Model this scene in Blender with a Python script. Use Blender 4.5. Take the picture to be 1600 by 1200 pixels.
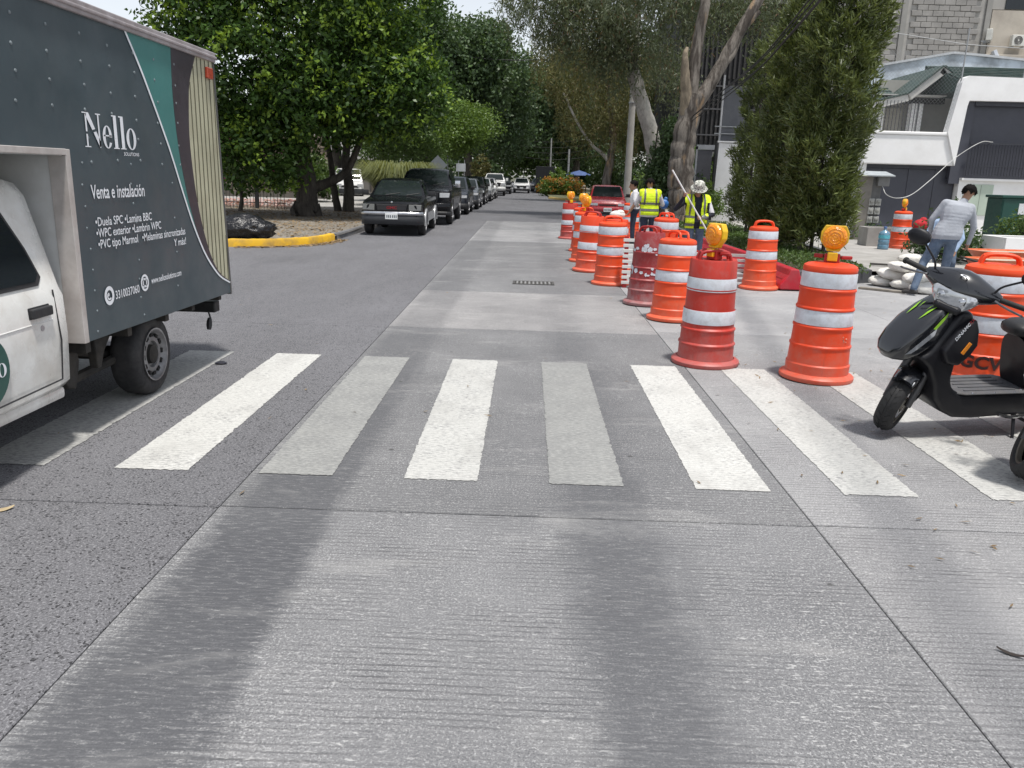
import bpy, bmesh, math, random
import numpy as np
from mathutils import Vector, Matrix, Quaternion
from mathutils.bvhtree import BVHTree
R = math.radians
rnd = random.Random(7)
rng = np.random.default_rng(11)
for o in list(bpy.data.objects):
    bpy.data.objects.remove(o)
scene = bpy.context.scene
COL = scene.collection

# ------------------------------------------------------------------ camera
cam_d = bpy.data.cameras.new('camera')
cam_d.sensor_fit = 'HORIZONTAL'; cam_d.sensor_width = 36.0; cam_d.lens = 28.31
cam_d.clip_start = 0.05; cam_d.clip_end = 3000
cam = bpy.data.objects.new('camera', cam_d); COL.objects.link(cam)
_f = Vector((-0.01265, 0.96802, -0.25057)); _r = Vector((0.99938, 0.02045, 0.02854)); _u = Vector((-0.03275, 0.25005, 0.96768))
cam.matrix_world = Matrix(((_r.x, _u.x, -_f.x, 0.0), (_r.y, _u.y, -_f.y, 0.0), (_r.z, _u.z, -_f.z, 1.72), (0, 0, 0, 1)))
scene.camera = cam

# ------------------------------------------------------------------ sky and sun (thin bright cloud, sun high to the right)
SUN_EL, SUN_AZ = R(75), R(146)          # azimuth clockwise from +Y
world = bpy.data.worlds.new('World'); scene.world = world; world.use_nodes = True
wt = world.node_tree; wt.nodes.clear()
sky = wt.nodes.new('ShaderNodeTexSky'); sky.sky_type = 'NISHITA'; sky.sun_disc = False
sky.sun_elevation = SUN_EL; sky.sun_rotation = SUN_AZ
sky.air_density = 1.0; sky.dust_density = 1.0; sky.ozone_density = 1.0
hs = wt.nodes.new('ShaderNodeHueSaturation'); hs.inputs['Saturation'].default_value = 0.30
bg = wt.nodes.new('ShaderNodeBackground'); bg.inputs['Strength'].default_value = 0.14
wo = wt.nodes.new('ShaderNodeOutputWorld')
wt.links.new(sky.outputs[0], hs.inputs['Color']); wt.links.new(hs.outputs[0], bg.inputs['Color']); wt.links.new(bg.outputs[0], wo.inputs[0])
sun_d = bpy.data.lights.new('sun', 'SUN'); sun_d.energy = 3.4; sun_d.angle = R(4.5); sun_d.color = (1.0, 0.96, 0.9)
sun = bpy.data.objects.new('sun', sun_d); COL.objects.link(sun)
_tosun = Vector((math.sin(SUN_AZ) * math.cos(SUN_EL), math.cos(SUN_AZ) * math.cos(SUN_EL), math.sin(SUN_EL)))
sun.rotation_euler = _tosun.to_track_quat('Z', 'Y').to_euler()
sun.location = (0, 0, 40)
scene.view_settings.view_transform = 'Standard'; scene.view_settings.look = 'None'
scene.view_settings.gamma = 1.0; scene.view_settings.use_curve_mapping = False
scene.view_settings.exposure = 0.38
scene.render.engine = 'CYCLES'
scene.cycles.max_bounces = 6; scene.cycles.transparent_max_bounces = 8

# ------------------------------------------------------------------ materials
MATS = {}
class NT:
    def __init__(s, m): s.t = m.node_tree; s.n = s.t.nodes; s.l = s.t.links
    def new(s, typ, **kw):
        n = s.n.new(typ)
        for k, v in kw.items(): setattr(n, k, v)
        return n
    def link(s, a, b): s.l.new(a, b)
    def val(s, n, **kw):
        for k, v in kw.items(): n.inputs[k.replace('_', ' ')].default_value = v
        return n
    def math(s, op, a, b=None, clamp=False):
        n = s.new('ShaderNodeMath', operation=op); n.use_clamp = clamp
        for i, v in enumerate((a, b)):
            if v is None: continue
            if isinstance(v, (int, float)): n.inputs[i].default_value = v
            else: s.link(v, n.inputs[i])
        return n.outputs[0]
    def mix(s, fac, a, b, typ='MIX'):
        n = s.new('ShaderNodeMix', data_type='RGBA', blend_type=typ)
        for sock, v in ((n.inputs['Factor'], fac), (n.inputs[6], a), (n.inputs[7], b)):
            if isinstance(v, (int, float)): sock.default_value = v
            elif isinstance(v, (tuple, list)): sock.default_value = (v[0], v[1], v[2], 1)
            else: s.link(v, sock)
        return n.outputs[2]
    def noise(s, vec, scale, detail=3, rough=0.55, dist=0.0):
        n = s.new('ShaderNodeTexNoise'); n.inputs['Scale'].default_value = scale; n.inputs['Detail'].default_value = detail
        n.inputs['Roughness'].default_value = rough; n.inputs['Distortion'].default_value = dist
        if vec is not None: s.link(vec, n.inputs['Vector'])
        return n.outputs['Fac']
    def ramp(s, fac, lo, hi, a=0.0, b=1.0):
        n = s.new('ShaderNodeMapRange'); n.inputs['From Min'].default_value = lo; n.inputs['From Max'].default_value = hi
        n.inputs['To Min'].default_value = a; n.inputs['To Max'].default_value = b; s.link(fac, n.inputs['Value'])
        return n.outputs[0]
    def scaled(s, vec, sc):
        n = s.new('ShaderNodeMapping'); n.inputs['Scale'].default_value = sc; s.link(vec, n.inputs['Vector']); return n.outputs[0]
    def bump(s, h, strength=0.3, dist=0.01):
        n = s.new('ShaderNodeBump'); n.inputs['Strength'].default_value = strength; n.inputs['Distance'].default_value = dist
        s.link(h, n.inputs['Height']); return n.outputs[0]

def newmat(name):
    m = bpy.data.materials.new(name); m.use_nodes = True
    nt = NT(m); b = nt.n['Principled BSDF']
    return m, nt, b

def mat(name, col, rough=0.6, var=0.15, scale=4.0, metal=0.0, bump=0.0, bscale=60.0, spec=0.5, dirt=None, dirt_amt=0.0, dirt_scale=3.0, coat=0.0, trans=0.0, bdist=0.004, rvar=0.1):
    if name in MATS: return MATS[name]
    m, nt, b = newmat(name)
    pos = nt.new('ShaderNodeNewGeometry').outputs['Position']
    n1 = nt.noise(pos, scale, 4)
    f = nt.ramp(n1, 0.3, 0.7)
    lo = tuple(c * (1 - var) for c in col); hi = tuple(min(1, c * (1 + var)) for c in col)
    c = nt.mix(f, lo, hi)
    if dirt:
        nd = nt.noise(pos, dirt_scale, 6, 0.65)
        c = nt.mix(nt.math('MULTIPLY', nt.ramp(nd, 0.42, 0.68), dirt_amt), c, dirt)
    nt.link(c, b.inputs['Base Color'])
    b.inputs['Metallic'].default_value = metal
    b.inputs['Specular IOR Level'].default_value = spec
    nr = nt.noise(pos, scale * 3, 3)
    nt.link(nt.ramp(nr, 0.3, 0.7, max(0.02, rough - rvar), min(1, rough + rvar)), b.inputs['Roughness'])
    if coat: b.inputs['Coat Weight'].default_value = coat; b.inputs['Coat Roughness'].default_value = 0.06
    if trans: b.inputs['Transmission Weight'].default_value = trans
    if bump:
        nt.link(nt.bump(nt.noise(pos, bscale, 4), bump, bdist), b.inputs['Normal'])
    MATS[name] = m
    return m

def leafmat(name, lo, hi, rough=0.45, trans=0.35, spec=0.5, dead=None):
    if name in MATS: return MATS[name]
    m, nt, b = newmat(name)
    g = nt.new('ShaderNodeNewGeometry')
    r = g.outputs['Random Per Island']
    c = nt.mix(r, lo, hi)
    big = nt.noise(g.outputs['Position'], 0.55, 2)
    c = nt.mix(nt.ramp(big, 0.35, 0.7, 0, 0.55), c, tuple(min(1, x * 1.35) for x in hi))
    if dead:
        c = nt.mix(nt.ramp(r, 0.93, 0.95), c, dead)
    nt.link(c, b.inputs['Base Color'])
    b.inputs['Roughness'].default_value = rough; b.inputs['Specular IOR Level'].default_value = spec
    tr = nt.new('ShaderNodeBsdfTranslucent')
    nt.link(nt.mix(0.5, c, (hi[0] * 1.6, hi[1] * 1.5, hi[2] * 0.6)), tr.inputs['Color'])
    ms = nt.new('ShaderNodeMixShader'); ms.inputs[0].default_value = trans
    out = nt.n['Material Output']
    nt.link(b.outputs[0], ms.inputs[1]); nt.link(tr.outputs[0], ms.inputs[2]); nt.link(ms.outputs[0], out.inputs['Surface'])
    MATS[name] = m
    return m

def glassmat(name, tint=(0.012, 0.015, 0.018), rough=0.04, spec=.4):
    if name in MATS: return MATS[name]
    m, nt, b = newmat(name)
    pos = nt.new('ShaderNodeNewGeometry').outputs['Position']
    nt.link(nt.mix(nt.noise(pos, 2.0), tint, tuple(c * 1.6 for c in tint)), b.inputs['Base Color'])
    b.inputs['Roughness'].default_value = rough; b.inputs['Specular IOR Level'].default_value = spec
    MATS[name] = m
    return m

# ------------------------------------------------------------------ mesh helpers
def props(o, label=None, cat=None, group=None, kind=None):
    if label: o['label'] = label
    if cat: o['category'] = cat
    if group: o['group'] = group
    if kind: o['kind'] = kind
    return o

def thing(name, label, cat, loc=(0, 0, 0), rz=0.0, group=None):
    o = bpy.data.objects.new(name, None); COL.objects.link(o)
    o.empty_display_size = 0.2; o.location = loc; o.rotation_euler = (0, 0, rz)
    return props(o, label, cat, group)

def struct(name, loc=(0, 0, 0)):
    o = bpy.data.objects.new(name, None); COL.objects.link(o); o.location = loc; o.empty_display_size = 0.2
    return props(o, kind='structure')

def link_mesh(name, me, m=None, parent=None, smooth=None):
    if m is not None and not me.materials:
        for x in (m if isinstance(m, (list, tuple)) else [m]): me.materials.append(x)
    o = bpy.data.objects.new(name, me); COL.objects.link(o)
    if parent is not None: o.parent = parent
    return o

def copy_tree(o, parent=None):
    c = o.copy(); COL.objects.link(c)
    if parent is not None: c.parent = parent
    for ch in o.children: copy_tree(ch, c)
    return c

class MB:
    """collects shapes; build() links them as one mesh object"""
    def __init__(s): s.v = []; s.f = []; s.mi = []
    def add(s, vs, fs, mi=0, M=None):
        n = len(s.v)
        if M is not None: vs = [M @ Vector(p) for p in vs]
        s.v += [tuple(p) for p in vs]; s.f += [tuple(i + n for i in f) for f in fs]; s.mi += [mi] * len(fs)
        return s
    def box(s, c, d, rz=0.0, mi=0, M=None, rot=None, taper=1.0):
        hx, hy, hz = d[0] / 2, d[1] / 2, d[2] / 2
        t = taper
        vs = [(-hx, -hy, -hz), (hx, -hy, -hz), (hx, hy, -hz), (-hx, hy, -hz), (-hx * t, -hy * t, hz), (hx * t, -hy * t, hz), (hx * t, hy * t, hz), (-hx * t, hy * t, hz)]
        T = Matrix.Translation(c) @ (rot.to_4x4() if rot is not None else Matrix.Rotation(rz, 4, 'Z'))
        if M is not None: T = M @ T
        return s.add(vs, [(0, 3, 2, 1), (4, 5, 6, 7), (0, 1, 5, 4), (1, 2, 6, 5), (2, 3, 7, 6), (3, 0, 4, 7)], mi, T)
    def span(s, a, b, mi=0, M=None):
        return s.box([(a[i] + b[i]) / 2 for i in range(3)], [abs(b[i] - a[i]) for i in range(3)], mi=mi, M=M)
    def tube(s, pts, rad, n=8, caps=True, mi=0, M=None):
        P = [Vector(p) for p in pts]
        rr = rad if isinstance(rad, (list, tuple)) else [rad] * len(P)
        vs, fs = [], []
        up = None
        for i, p in enumerate(P):
            t = (P[min(i + 1, len(P) - 1)] - P[max(i - 1, 0)]).normalized()
            if up is None:
                up = Vector((0, 0, 1)) if abs(t.z) < 0.9 else Vector((0, 1, 0))
            a = t.cross(up)
            if a.length < 1e-5: a = t.cross(Vector((1, 0, 0)))
            a.normalize(); b = a.cross(t).normalized(); up = b
            for k in range(n):
                an = 2 * math.pi * k / n
                vs.append(p + (a * math.cos(an) + b * math.sin(an)) * rr[i])
        for i in range(len(P) - 1):
            for k in range(n):
                k2 = (k + 1) % n
                fs.append((i * n + k, i * n + k2, (i + 1) * n + k2, (i + 1) * n + k))
        if caps:
            fs.append(tuple(range(n - 1, -1, -1))); fs.append(tuple((len(P) - 1) * n + k for k in range(n)))
        return s.add(vs, fs, mi, M)
    def lathe(s, prof, n=24, axis='Z', mi=0, M=None, cap=True, c=(0, 0, 0)):
        vs, fs = [], []
        for (r_, z) in prof:
            for k in range(n):
                a = 2 * math.pi * k / n
                x, y = r_ * math.cos(a), r_ * math.sin(a)
                p = (x, y, z) if axis == 'Z' else ((x, z, y) if axis == 'Y' else (z, x, y))
                vs.append((p[0] + c[0], p[1] + c[1], p[2] + c[2]))
        for i in range(len(prof) - 1):
            for k in range(n):
                k2 = (k + 1) % n
                q = (i * n + k, i * n + k2, (i + 1) * n + k2, (i + 1) * n + k)
                fs.append(q if axis != 'Y' else q[::-1])
        if cap:
            if prof[0][0] > 1e-4: fs.append(tuple(range(n - 1, -1, -1)) if axis != 'Y' else tuple(range(n)))
            if prof[-1][0] > 1e-4:
                q = tuple((len(prof) - 1) * n + k for k in range(n)); fs.append(q if axis != 'Y' else q[::-1])
        return s.add(vs, fs, mi, M)
    def prism(s, poly, a, b, plane='XZ', mi=0, M=None):
        """polygon in a plane, extruded from a to b along the third axis"""
        n = len(poly)
        def pt(p, w):
            return {'XZ': (p[0], w, p[1]), 'YZ': (w, p[0], p[1]), 'XY': (p[0], p[1], w)}[plane]
        vs = [pt(p, a) for p in poly] + [pt(p, b) for p in poly]
        fs = [tuple(range(n)), tuple(range(2 * n - 1, n - 1, -1))]
        for i in range(n):
            j = (i + 1) % n
            fs.append((i, i + n, j + n, j))
        return s.add(vs, fs, mi, M)
    def loft(s, rings, mi=0, M=None, cap=True, closed=True):
        n = len(rings[0]); vs = [p for r_ in rings for p in r_]; fs = []
        for i in range(len(rings) - 1):
            for k in range(n if closed else n - 1):
                k2 = (k + 1) % n
                fs.append((i * n + k, i * n + k2, (i + 1) * n + k2, (i + 1) * n + k))
        if cap and closed:
            fs.append(tuple(range(n - 1, -1, -1))); fs.append(tuple((len(rings) - 1) * n + k for k in range(n)))
        return s.add(vs, fs, mi, M)
    def ball(s, c, r_, nu=12, nv=8, mi=0, M=None):
        rx, ry, rz = r_ if isinstance(r_, (list, tuple)) else (r_, r_, r_)
        rings = []
        for i in range(1, nv):
            ph = math.pi * i / nv
            rings.append([(c[0] + rx * math.sin(ph) * math.cos(2 * math.pi * k / nu), c[1] + ry * math.sin(ph) * math.sin(2 * math.pi * k / nu), c[2] - rz * math.cos(ph)) for k in range(nu)])
        n0 = len(s.v)
        vs = [p for r2 in rings for p in r2] + [(c[0], c[1], c[2] - rz), (c[0], c[1], c[2] + rz)]
        fs = []
        for i in range(nv - 2):
            for k in range(nu):
                k2 = (k + 1) % nu
                fs.append((i * nu + k, i * nu + k2, (i + 1) * nu + k2, (i + 1) * nu + k))
        b_, t_ = len(vs) - 2, len(vs) - 1
        for k in range(nu):
            k2 = (k + 1) % nu
            fs.append((b_, k2, k)); fs.append((t_, (nv - 2) * nu + k, (nv - 2) * nu + k2))
        return s.add(vs, fs, mi, M)
    def mesh(s, name, smooth=None, bevel=0.0, seg=2, fix=True, subsurf=0):
        me = bpy.data.meshes.new(name)
        me.from_pydata(s.v, [], s.f)
        if any(s.mi): me.polygons.foreach_set('material_index', s.mi)
        if fix or bevel:
            bm = bmesh.new(); bm.from_mesh(me)
            if fix: bmesh.ops.recalc_face_normals(bm, faces=bm.faces)
            if bevel:
                es = [e for e in bm.edges if len(e.link_faces) == 2 and e.calc_face_angle(0) > R(28)]
                bmesh.ops.bevel(bm, geom=es, offset=bevel, segments=seg, profile=0.5, affect='EDGES', clamp_overlap=True)
            bm.to_mesh(me); bm.free()
        if smooth is not None:
            me.polygons.foreach_set('use_smooth', [True] * len(me.polygons))
            me.set_sharp_from_angle(angle=R(smooth))
        return me
    def build(s, name, m, parent=None, smooth=35, bevel=0.0, seg=2, fix=True):
        return link_mesh(name, s.mesh(name, smooth, bevel, seg, fix), m, parent)

def modified(me, mods, name):
    """mesh with modifiers applied: mods = [(type, {settings})]"""
    o = bpy.data.objects.new('tmp', me); COL.objects.link(o)
    for typ, kw in mods:
        md = o.modifiers.new(typ, typ)
        for k, v in kw.items(): setattr(md, k, v)
    dg = bpy.context.evaluated_depsgraph_get(); dg.update()
    ev = o.evaluated_get(dg)
    out = bpy.data.meshes.new_from_object(ev); out.name = name
    bpy.data.objects.remove(o)
    return out

def text_mesh(txt, size, name='lettering', extrude=0.0, align='LEFT', offset=0.0, xscale=1.0, shear=0.0):
    cu = bpy.data.curves.new('txt', 'FONT'); cu.body = txt; cu.size = size; cu.extrude = extrude; cu.align_x = align
    cu.offset = offset; cu.resolution_u = 3; cu.shear = shear
    o = bpy.data.objects.new('txt', cu); COL.objects.link(o)
    dg = bpy.context.evaluated_depsgraph_get(); dg.update()
    me = bpy.data.meshes.new_from_object(o.evaluated_get(dg)); me.name = name
    bpy.data.objects.remove(o); bpy.data.curves.remove(cu)
    if xscale != 1.0:
        me.transform(Matrix.Diagonal((xscale, 1, 1, 1)))
    me.materials.clear()
    return me

def np_mesh(name, V, Fq, smooth=False):
    """fast mesh from arrays: V (n,3), Fq (m,k)"""
    me = bpy.data.meshes.new(name)
    n, k = Fq.shape
    me.vertices.add(len(V)); me.vertices.foreach_set('co', np.ascontiguousarray(V, dtype=np.float32).ravel())
    me.loops.add(n * k); me.loops.foreach_set('vertex_index', np.ascontiguousarray(Fq, dtype=np.int32).ravel())
    me.polygons.add(n); me.polygons.foreach_set('loop_start', np.arange(0, n * k, k, dtype=np.int32))
    me.polygons.foreach_set('loop_total', np.full(n, k, dtype=np.int32))
    if smooth: me.polygons.foreach_set('use_smooth', np.ones(n, dtype=bool))
    me.update(calc_edges=True); me.validate()
    return me

def rand_dirs(n, bias=None):
    d = rng.normal(size=(n, 3))
    if bias is not None: d = d + np.asarray(bias)
    return d / np.linalg.norm(d, axis=1, keepdims=True)

def leaves_mesh(name, P, L, W, bias=(0, 0, 0.0), droop=0.0, fold=0.25):
    """rhombic folded leaves at points P; L, W arrays or floats"""
    n = len(P)
    d = rand_dirs(n, bias)                      # leaf axis
    d[:, 2] -= droop; d /= np.linalg.norm(d, axis=1, keepdims=True)
    t = rand_dirs(n)
    s = np.cross(d, t); s /= np.linalg.norm(s, axis=1, keepdims=True) + 1e-9
    nn = np.cross(s, d)
    L = np.broadcast_to(np.asarray(L, float), (n,))[:, None] * rng.uniform(0.7, 1.25, (n, 1))
    W = np.broadcast_to(np.asarray(W, float), (n,))[:, None] * rng.uniform(0.8, 1.2, (n, 1))
    a = P - d * L * 0.5
    b = P + s * W * 0.5 + nn * W * fold - d * L * 0.05
    c = P + d * L * 0.5
    e = P - s * W * 0.5 + nn * W * fold - d * L * 0.05
    V = np.stack([a, b, c, e], 1).reshape(-1, 3)
    return np_mesh(name, V, np.arange(4 * n, dtype=np.int32).reshape(-1, 4))

def blob_points(blobs, n, clumps=0, clump_r=0.35, shell=0.55):
    """points in ellipsoids, gathered in clumps, thicker toward the outside. blobs: (cx,cy,cz,rx,ry,rz)"""
    B = np.asarray(blobs, float)
    vol = (B[:, 3] * B[:, 4] * B[:, 5]) ** 0.8; pr = vol / vol.sum()
    def samp(m):
        idx = rng.choice(len(B), m, p=pr)
        d = rand_dirs(m); r_ = rng.uniform(shell ** 3, 1.08, (m, 1)) ** (1 / 3)
        return B[idx, :3] + d * r_ * B[idx, 3:6]
    if not clumps: return samp(n)
    C = samp(clumps)
    sz = rng.uniform(0.5, 1.4, (clumps, 1)) * clump_r
    idx = rng.integers(0, clumps, n)
    off = rng.normal(size=(n, 3)) * 0.55
    off[:, 2] *= 0.75
    return C[idx] + off * sz[idx]

def taper_tube(mb, pts, r0, r1, n=10, wob=0.06):
    k = len(pts)
    rr = [r0 + (r1 - r0) * (i / (k - 1)) ** 0.8 for i in range(k)]
    P = [Vector(p) + Vector((rnd.uniform(-1, 1), rnd.uniform(-1, 1), 0)) * wob * rr[i] for i, p in enumerate(pts)]
    mb.tube(P, rr, n)

def curve_pts(pts, n):
    """Catmull-Rom through pts"""
    P = [Vector(p) for p in pts]; P = [P[0] * 2 - P[1]] + P + [P[-1] * 2 - P[-2]]
    out = []; m = len(P) - 3
    for i in range(n + 1):
        u = i / n * m; k = min(int(u), m - 1); t = u - k
        p0, p1, p2, p3 = P[k:k + 4]
        out.append(0.5 * ((2 * p1) + (p2 - p0) * t + (2 * p0 - 5 * p1 + 4 * p2 - p3) * t * t + (3 * p1 - p0 - 3 * p2 + p3) * t ** 3))
    return out
# ------------------------------------------------------------------ ground and road
def concrete_mat(name, tracks=True, tine=1.0):
    m, nt, b = newmat(name)
    pos = nt.new('ShaderNodeNewGeometry').outputs['Position']
    sep = nt.new('ShaderNodeSeparateXYZ'); nt.link(pos, sep.inputs[0])
    x, y = sep.outputs[0], sep.outputs[1]
    oi = nt.new('ShaderNodeObjectInfo')
    big = nt.noise(nt.scaled(pos, (1.0, 0.6, 1)), 0.9, 5, 0.6)
    fine = nt.noise(pos, 88, 4, 0.75)
    grit = nt.noise(pos, 130, 3, 0.7)
    c = nt.mix(nt.ramp(big, 0.3, 0.7), (0.158, 0.160, 0.167), (0.250, 0.252, 0.258))
    c = nt.mix(1.0, c, oi.outputs['Color'], 'MULTIPLY')
    rough = nt.ramp(nt.noise(pos, 1.1, 4, 0.6), 0.35, 0.65, 0.45, 1.0)
    c = nt.mix(nt.math('MULTIPLY', nt.ramp(fine, 0.52, 0.62), nt.math('MULTIPLY', rough, 0.68)), c, (0.56, 0.56, 0.56))
    c = nt.mix(nt.math('MULTIPLY', nt.ramp(grit, 0.51, 0.60), nt.math('MULTIPLY', rough, 0.74)), c, (0.050, 0.050, 0.054))
    # tined grooves across the lane
    wob = nt.noise(nt.scaled(pos, (0.5, 2.0, 1)), 2.0, 3)
    ph = nt.math('ADD', nt.math('MULTIPLY', y, 2 * math.pi / 0.036), nt.math('MULTIPLY', wob, 7.0))
    ln = nt.ramp(nt.math('SINE', ph), 0.35, 0.85)
    msk = nt.ramp(nt.noise(nt.scaled(pos, (0.8, 1.6, 1)), 1.7, 4, 0.65), 0.36, 0.60, 0.12, 0.95 * tine)
    brk = nt.ramp(nt.noise(nt.scaled(pos, (6, 60, 1)), 1.0, 3), 0.3, 0.6)
    lines = nt.math('MULTIPLY', nt.math('MULTIPLY', ln, msk), brk)
    c = nt.mix(nt.math('MULTIPLY', lines, 0.80), c, (0.070, 0.070, 0.075))
    # chipped pale flecks stretched along the grooves
    fl = nt.noise(nt.scaled(pos, (22, 75, 1)), 1.0, 3, 0.6)
    flm = nt.ramp(nt.noise(pos, 1.3, 4, 0.6), 0.38, 0.66, 0.08, 0.75)
    c = nt.mix(nt.math('MULTIPLY', nt.ramp(fl, 0.58, 0.70), flm), c, (0.60, 0.60, 0.59))
    if tracks:   # rubber laid down by tyres
        dist = nt.noise(nt.scaled(pos, (3.0, 0.5, 1)), 1.6, 5, 0.62)
        dist2 = nt.noise(nt.scaled(pos, (5, 55, 1)), 1.0, 4, 0.7)
        xx = nt.math('ADD', nt.math('ADD', x, nt.math('MULTIPLY', nt.math('SUBTRACT', dist, 0.5), 0.34)), nt.math('MULTIPLY', nt.math('SUBTRACT', dist2, 0.5), 0.42))
        def band(cx, w, soft):
            d = nt.math('ABSOLUTE', nt.math('SUBTRACT', xx, cx))
            return nt.ramp(d, w, w + soft, 1.0, 0.0)
        bl = nt.math('MULTIPLY', band(-1.22, 0.22, 0.12), 0.95)
        br = nt.math('MULTIPLY', band(0.48, 0.12, 0.26), 0.78)
        mid = nt.math('MULTIPLY', band(0.36, 0.22, 0.7), 0.20)
        tk = nt.math('MAXIMUM', nt.math('MAXIMUM', bl, br), mid)
        wear = nt.ramp(nt.noise(nt.scaled(pos, (14, 60, 1)), 1.0, 5, 0.7), 0.50, 0.62, 1.0, 0.45)
        along = nt.ramp(nt.noise(nt.scaled(pos, (0.1, 1.0, 1)), 0.55, 2), 0.3, 0.65, 0.78, 1.05)
        tk = nt.math('MULTIPLY', nt.math('MULTIPLY', tk, nt.math('MULTIPLY', wear, nt.ramp(y, 3.6, 9.5, 1.0, 0.42))), along, clamp=True)
        c = nt.mix(tk, c, nt.mix(nt.math('MULTIPLY', ln, 0.5), (0.070, 0.072, 0.080), (0.098, 0.100, 0.108)))
    # pale dusty streaks and stains
    st = nt.noise(nt.scaled(pos, (0.55, 1.6, 1)), 1.3, 6, 0.7, 0.6)
    c = nt.mix(nt.ramp(st, 0.56, 0.75, 0, 0.35), c, (0.47, 0.465, 0.45))
    sp = nt.new('ShaderNodeTexVoronoi'); sp.inputs['Scale'].default_value = 1.9; nt.link(pos, sp.inputs['Vector'])
    c = nt.mix(nt.ramp(sp.outputs['Distance'], 0.026, 0.040, 0.75, 0.0), c, (0.05, 0.05, 0.05))
    nt.link(c, b.inputs['Base Color'])
    b.inputs['Roughness'].default_value = 0.82; b.inputs['Specular IOR Level'].default_value = 0.35
    h = nt.math('SUBTRACT', nt.math('MULTIPLY', fine, 0.6), lines)
    nt.link(nt.bump(h, 0.45, 0.004), b.inputs['Normal'])
    MATS[name] = m
    return m

def asphalt_mat(name, pits=1.0, col=(0.115, 0.115, 0.124)):
    m, nt, b = newmat(name)
    pos = nt.new('ShaderNodeNewGeometry').outputs['Position']
    big = nt.noise(nt.scaled(pos, (1.2, 0.5, 1)), 0.7, 5, 0.65)
    fine = nt.noise(pos, 85, 4, 0.75)
    c = nt.mix(nt.ramp(big, 0.3, 0.72), tuple(v * 0.82 for v in col), tuple(v * 1.28 for v in col))
    c = nt.mix(nt.ramp(fine, 0.50, 0.62, 0, 0.75), c, (0.31, 0.31, 0.325))
    c = nt.mix(nt.ramp(nt.noise(pos, 140, 3, .7), 0.54, 0.64, 0, 0.6), c, (0.05, 0.05, 0.055))
    vo = nt.new('ShaderNodeTexVoronoi'); vo.inputs['Scale'].default_value = 52; vo.inputs['Randomness'].default_value = 1.0
    dv = nt.new('ShaderNodeMixRGB'); dv.inputs[0].default_value = 0.05
    nz = nt.new('ShaderNodeTexNoise'); nz.inputs['Scale'].default_value = 30; nt.link(pos, nz.inputs['Vector'])
    nt.link(pos, dv.inputs[1]); nt.link(nz.outputs['Color'], dv.inputs[2]); nt.link(dv.outputs[0], vo.inputs['Vector'])
    pm = nt.ramp(nt.noise(pos, 9.0, 4), 0.36, 0.52)
    pit = nt.math('MULTIPLY', nt.ramp(vo.outputs['Distance'], 0.25, 0.33, 1.0, 0.0), nt.math('MULTIPLY', pm, pits))
    c = nt.mix(nt.math('MULTIPLY', pit, 0.92), c, (0.022, 0.022, 0.025))
    ol = nt.noise(nt.scaled(pos, (2.2, 0.35, 1)), 0.8, 4)
    c = nt.mix(nt.ramp(ol, 0.6, 0.8, 0, 0.4), c, (0.07, 0.07, 0.075))
    nt.link(c, b.inputs['Base Color']); b.inputs['Roughness'].default_value = 0.85; b.inputs['Specular IOR Level'].default_value = 0.4
    nt.link(nt.bump(nt.math('SUBTRACT', fine, nt.math('MULTIPLY', pit, 1.5)), 0.6, 0.006), b.inputs['Normal'])
    MATS[name] = m
    return m

def paint_mat(name):
    m, nt, b = newmat(name)
    pos = nt.new('ShaderNodeNewGeometry').outputs['Position']
    oi = nt.new('ShaderNodeObjectInfo')
    worn = nt.new('ShaderNodeSeparateColor'); nt.link(oi.outputs['Color'], worn.inputs[0])
    w = worn.outputs[0]                                    # 0 fresh .. 1 worn
    n1 = nt.noise(nt.scaled(pos, (26, 70, 1)), 1.0, 5, 0.7)
    n2 = nt.noise(pos, 3.2, 5, 0.65)
    n3 = nt.noise(pos, 130, 3, 0.6)
    c = nt.mix(nt.ramp(n2, 0.3, 0.75), (0.50, 0.50, 0.48), (0.61, 0.61, 0.585))
    c = nt.mix(nt.ramp(n3, 0.5, 0.66, 0, 0.45), c, (0.30, 0.30, 0.29))
    dn = nt.noise(nt.scaled(pos, (1.2, .7, 1)), 2.0, 6, .7)
    c = nt.mix(nt.ramp(dn, 0.48, 0.72, 0, 0.5), c, (0.30, 0.295, 0.28))
    sp = nt.new('ShaderNodeSeparateXYZ'); nt.link(pos, sp.inputs[0])
    gv = nt.ramp(nt.math('SINE', nt.math('ADD', nt.math('MULTIPLY', sp.outputs[1], 2 * math.pi / .036), nt.math('MULTIPLY', n2, 6))), .4, .9)
    c = nt.mix(nt.math('MULTIPLY', gv, 0.16), c, (0.12, 0.12, 0.12))
    g = nt.math('ADD', nt.math('ADD', n1, nt.math('MULTIPLY', n2, 0.35)), nt.math('MULTIPLY', w, 0.12))
    c = nt.mix(nt.ramp(g, 0.68, 0.86, 0, 0.88), c, (0.17, 0.17, 0.175))
    c = nt.mix(nt.math('MULTIPLY', w, 0.66), c, (0.19, 0.195, 0.19))
    nt.link(c, b.inputs['Base Color']); b.inputs['Roughness'].default_value = 0.75
    nt.link(nt.bump(n1, 0.4, 0.003), b.inputs['Normal'])
    MATS[name] = m
    return m

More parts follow.
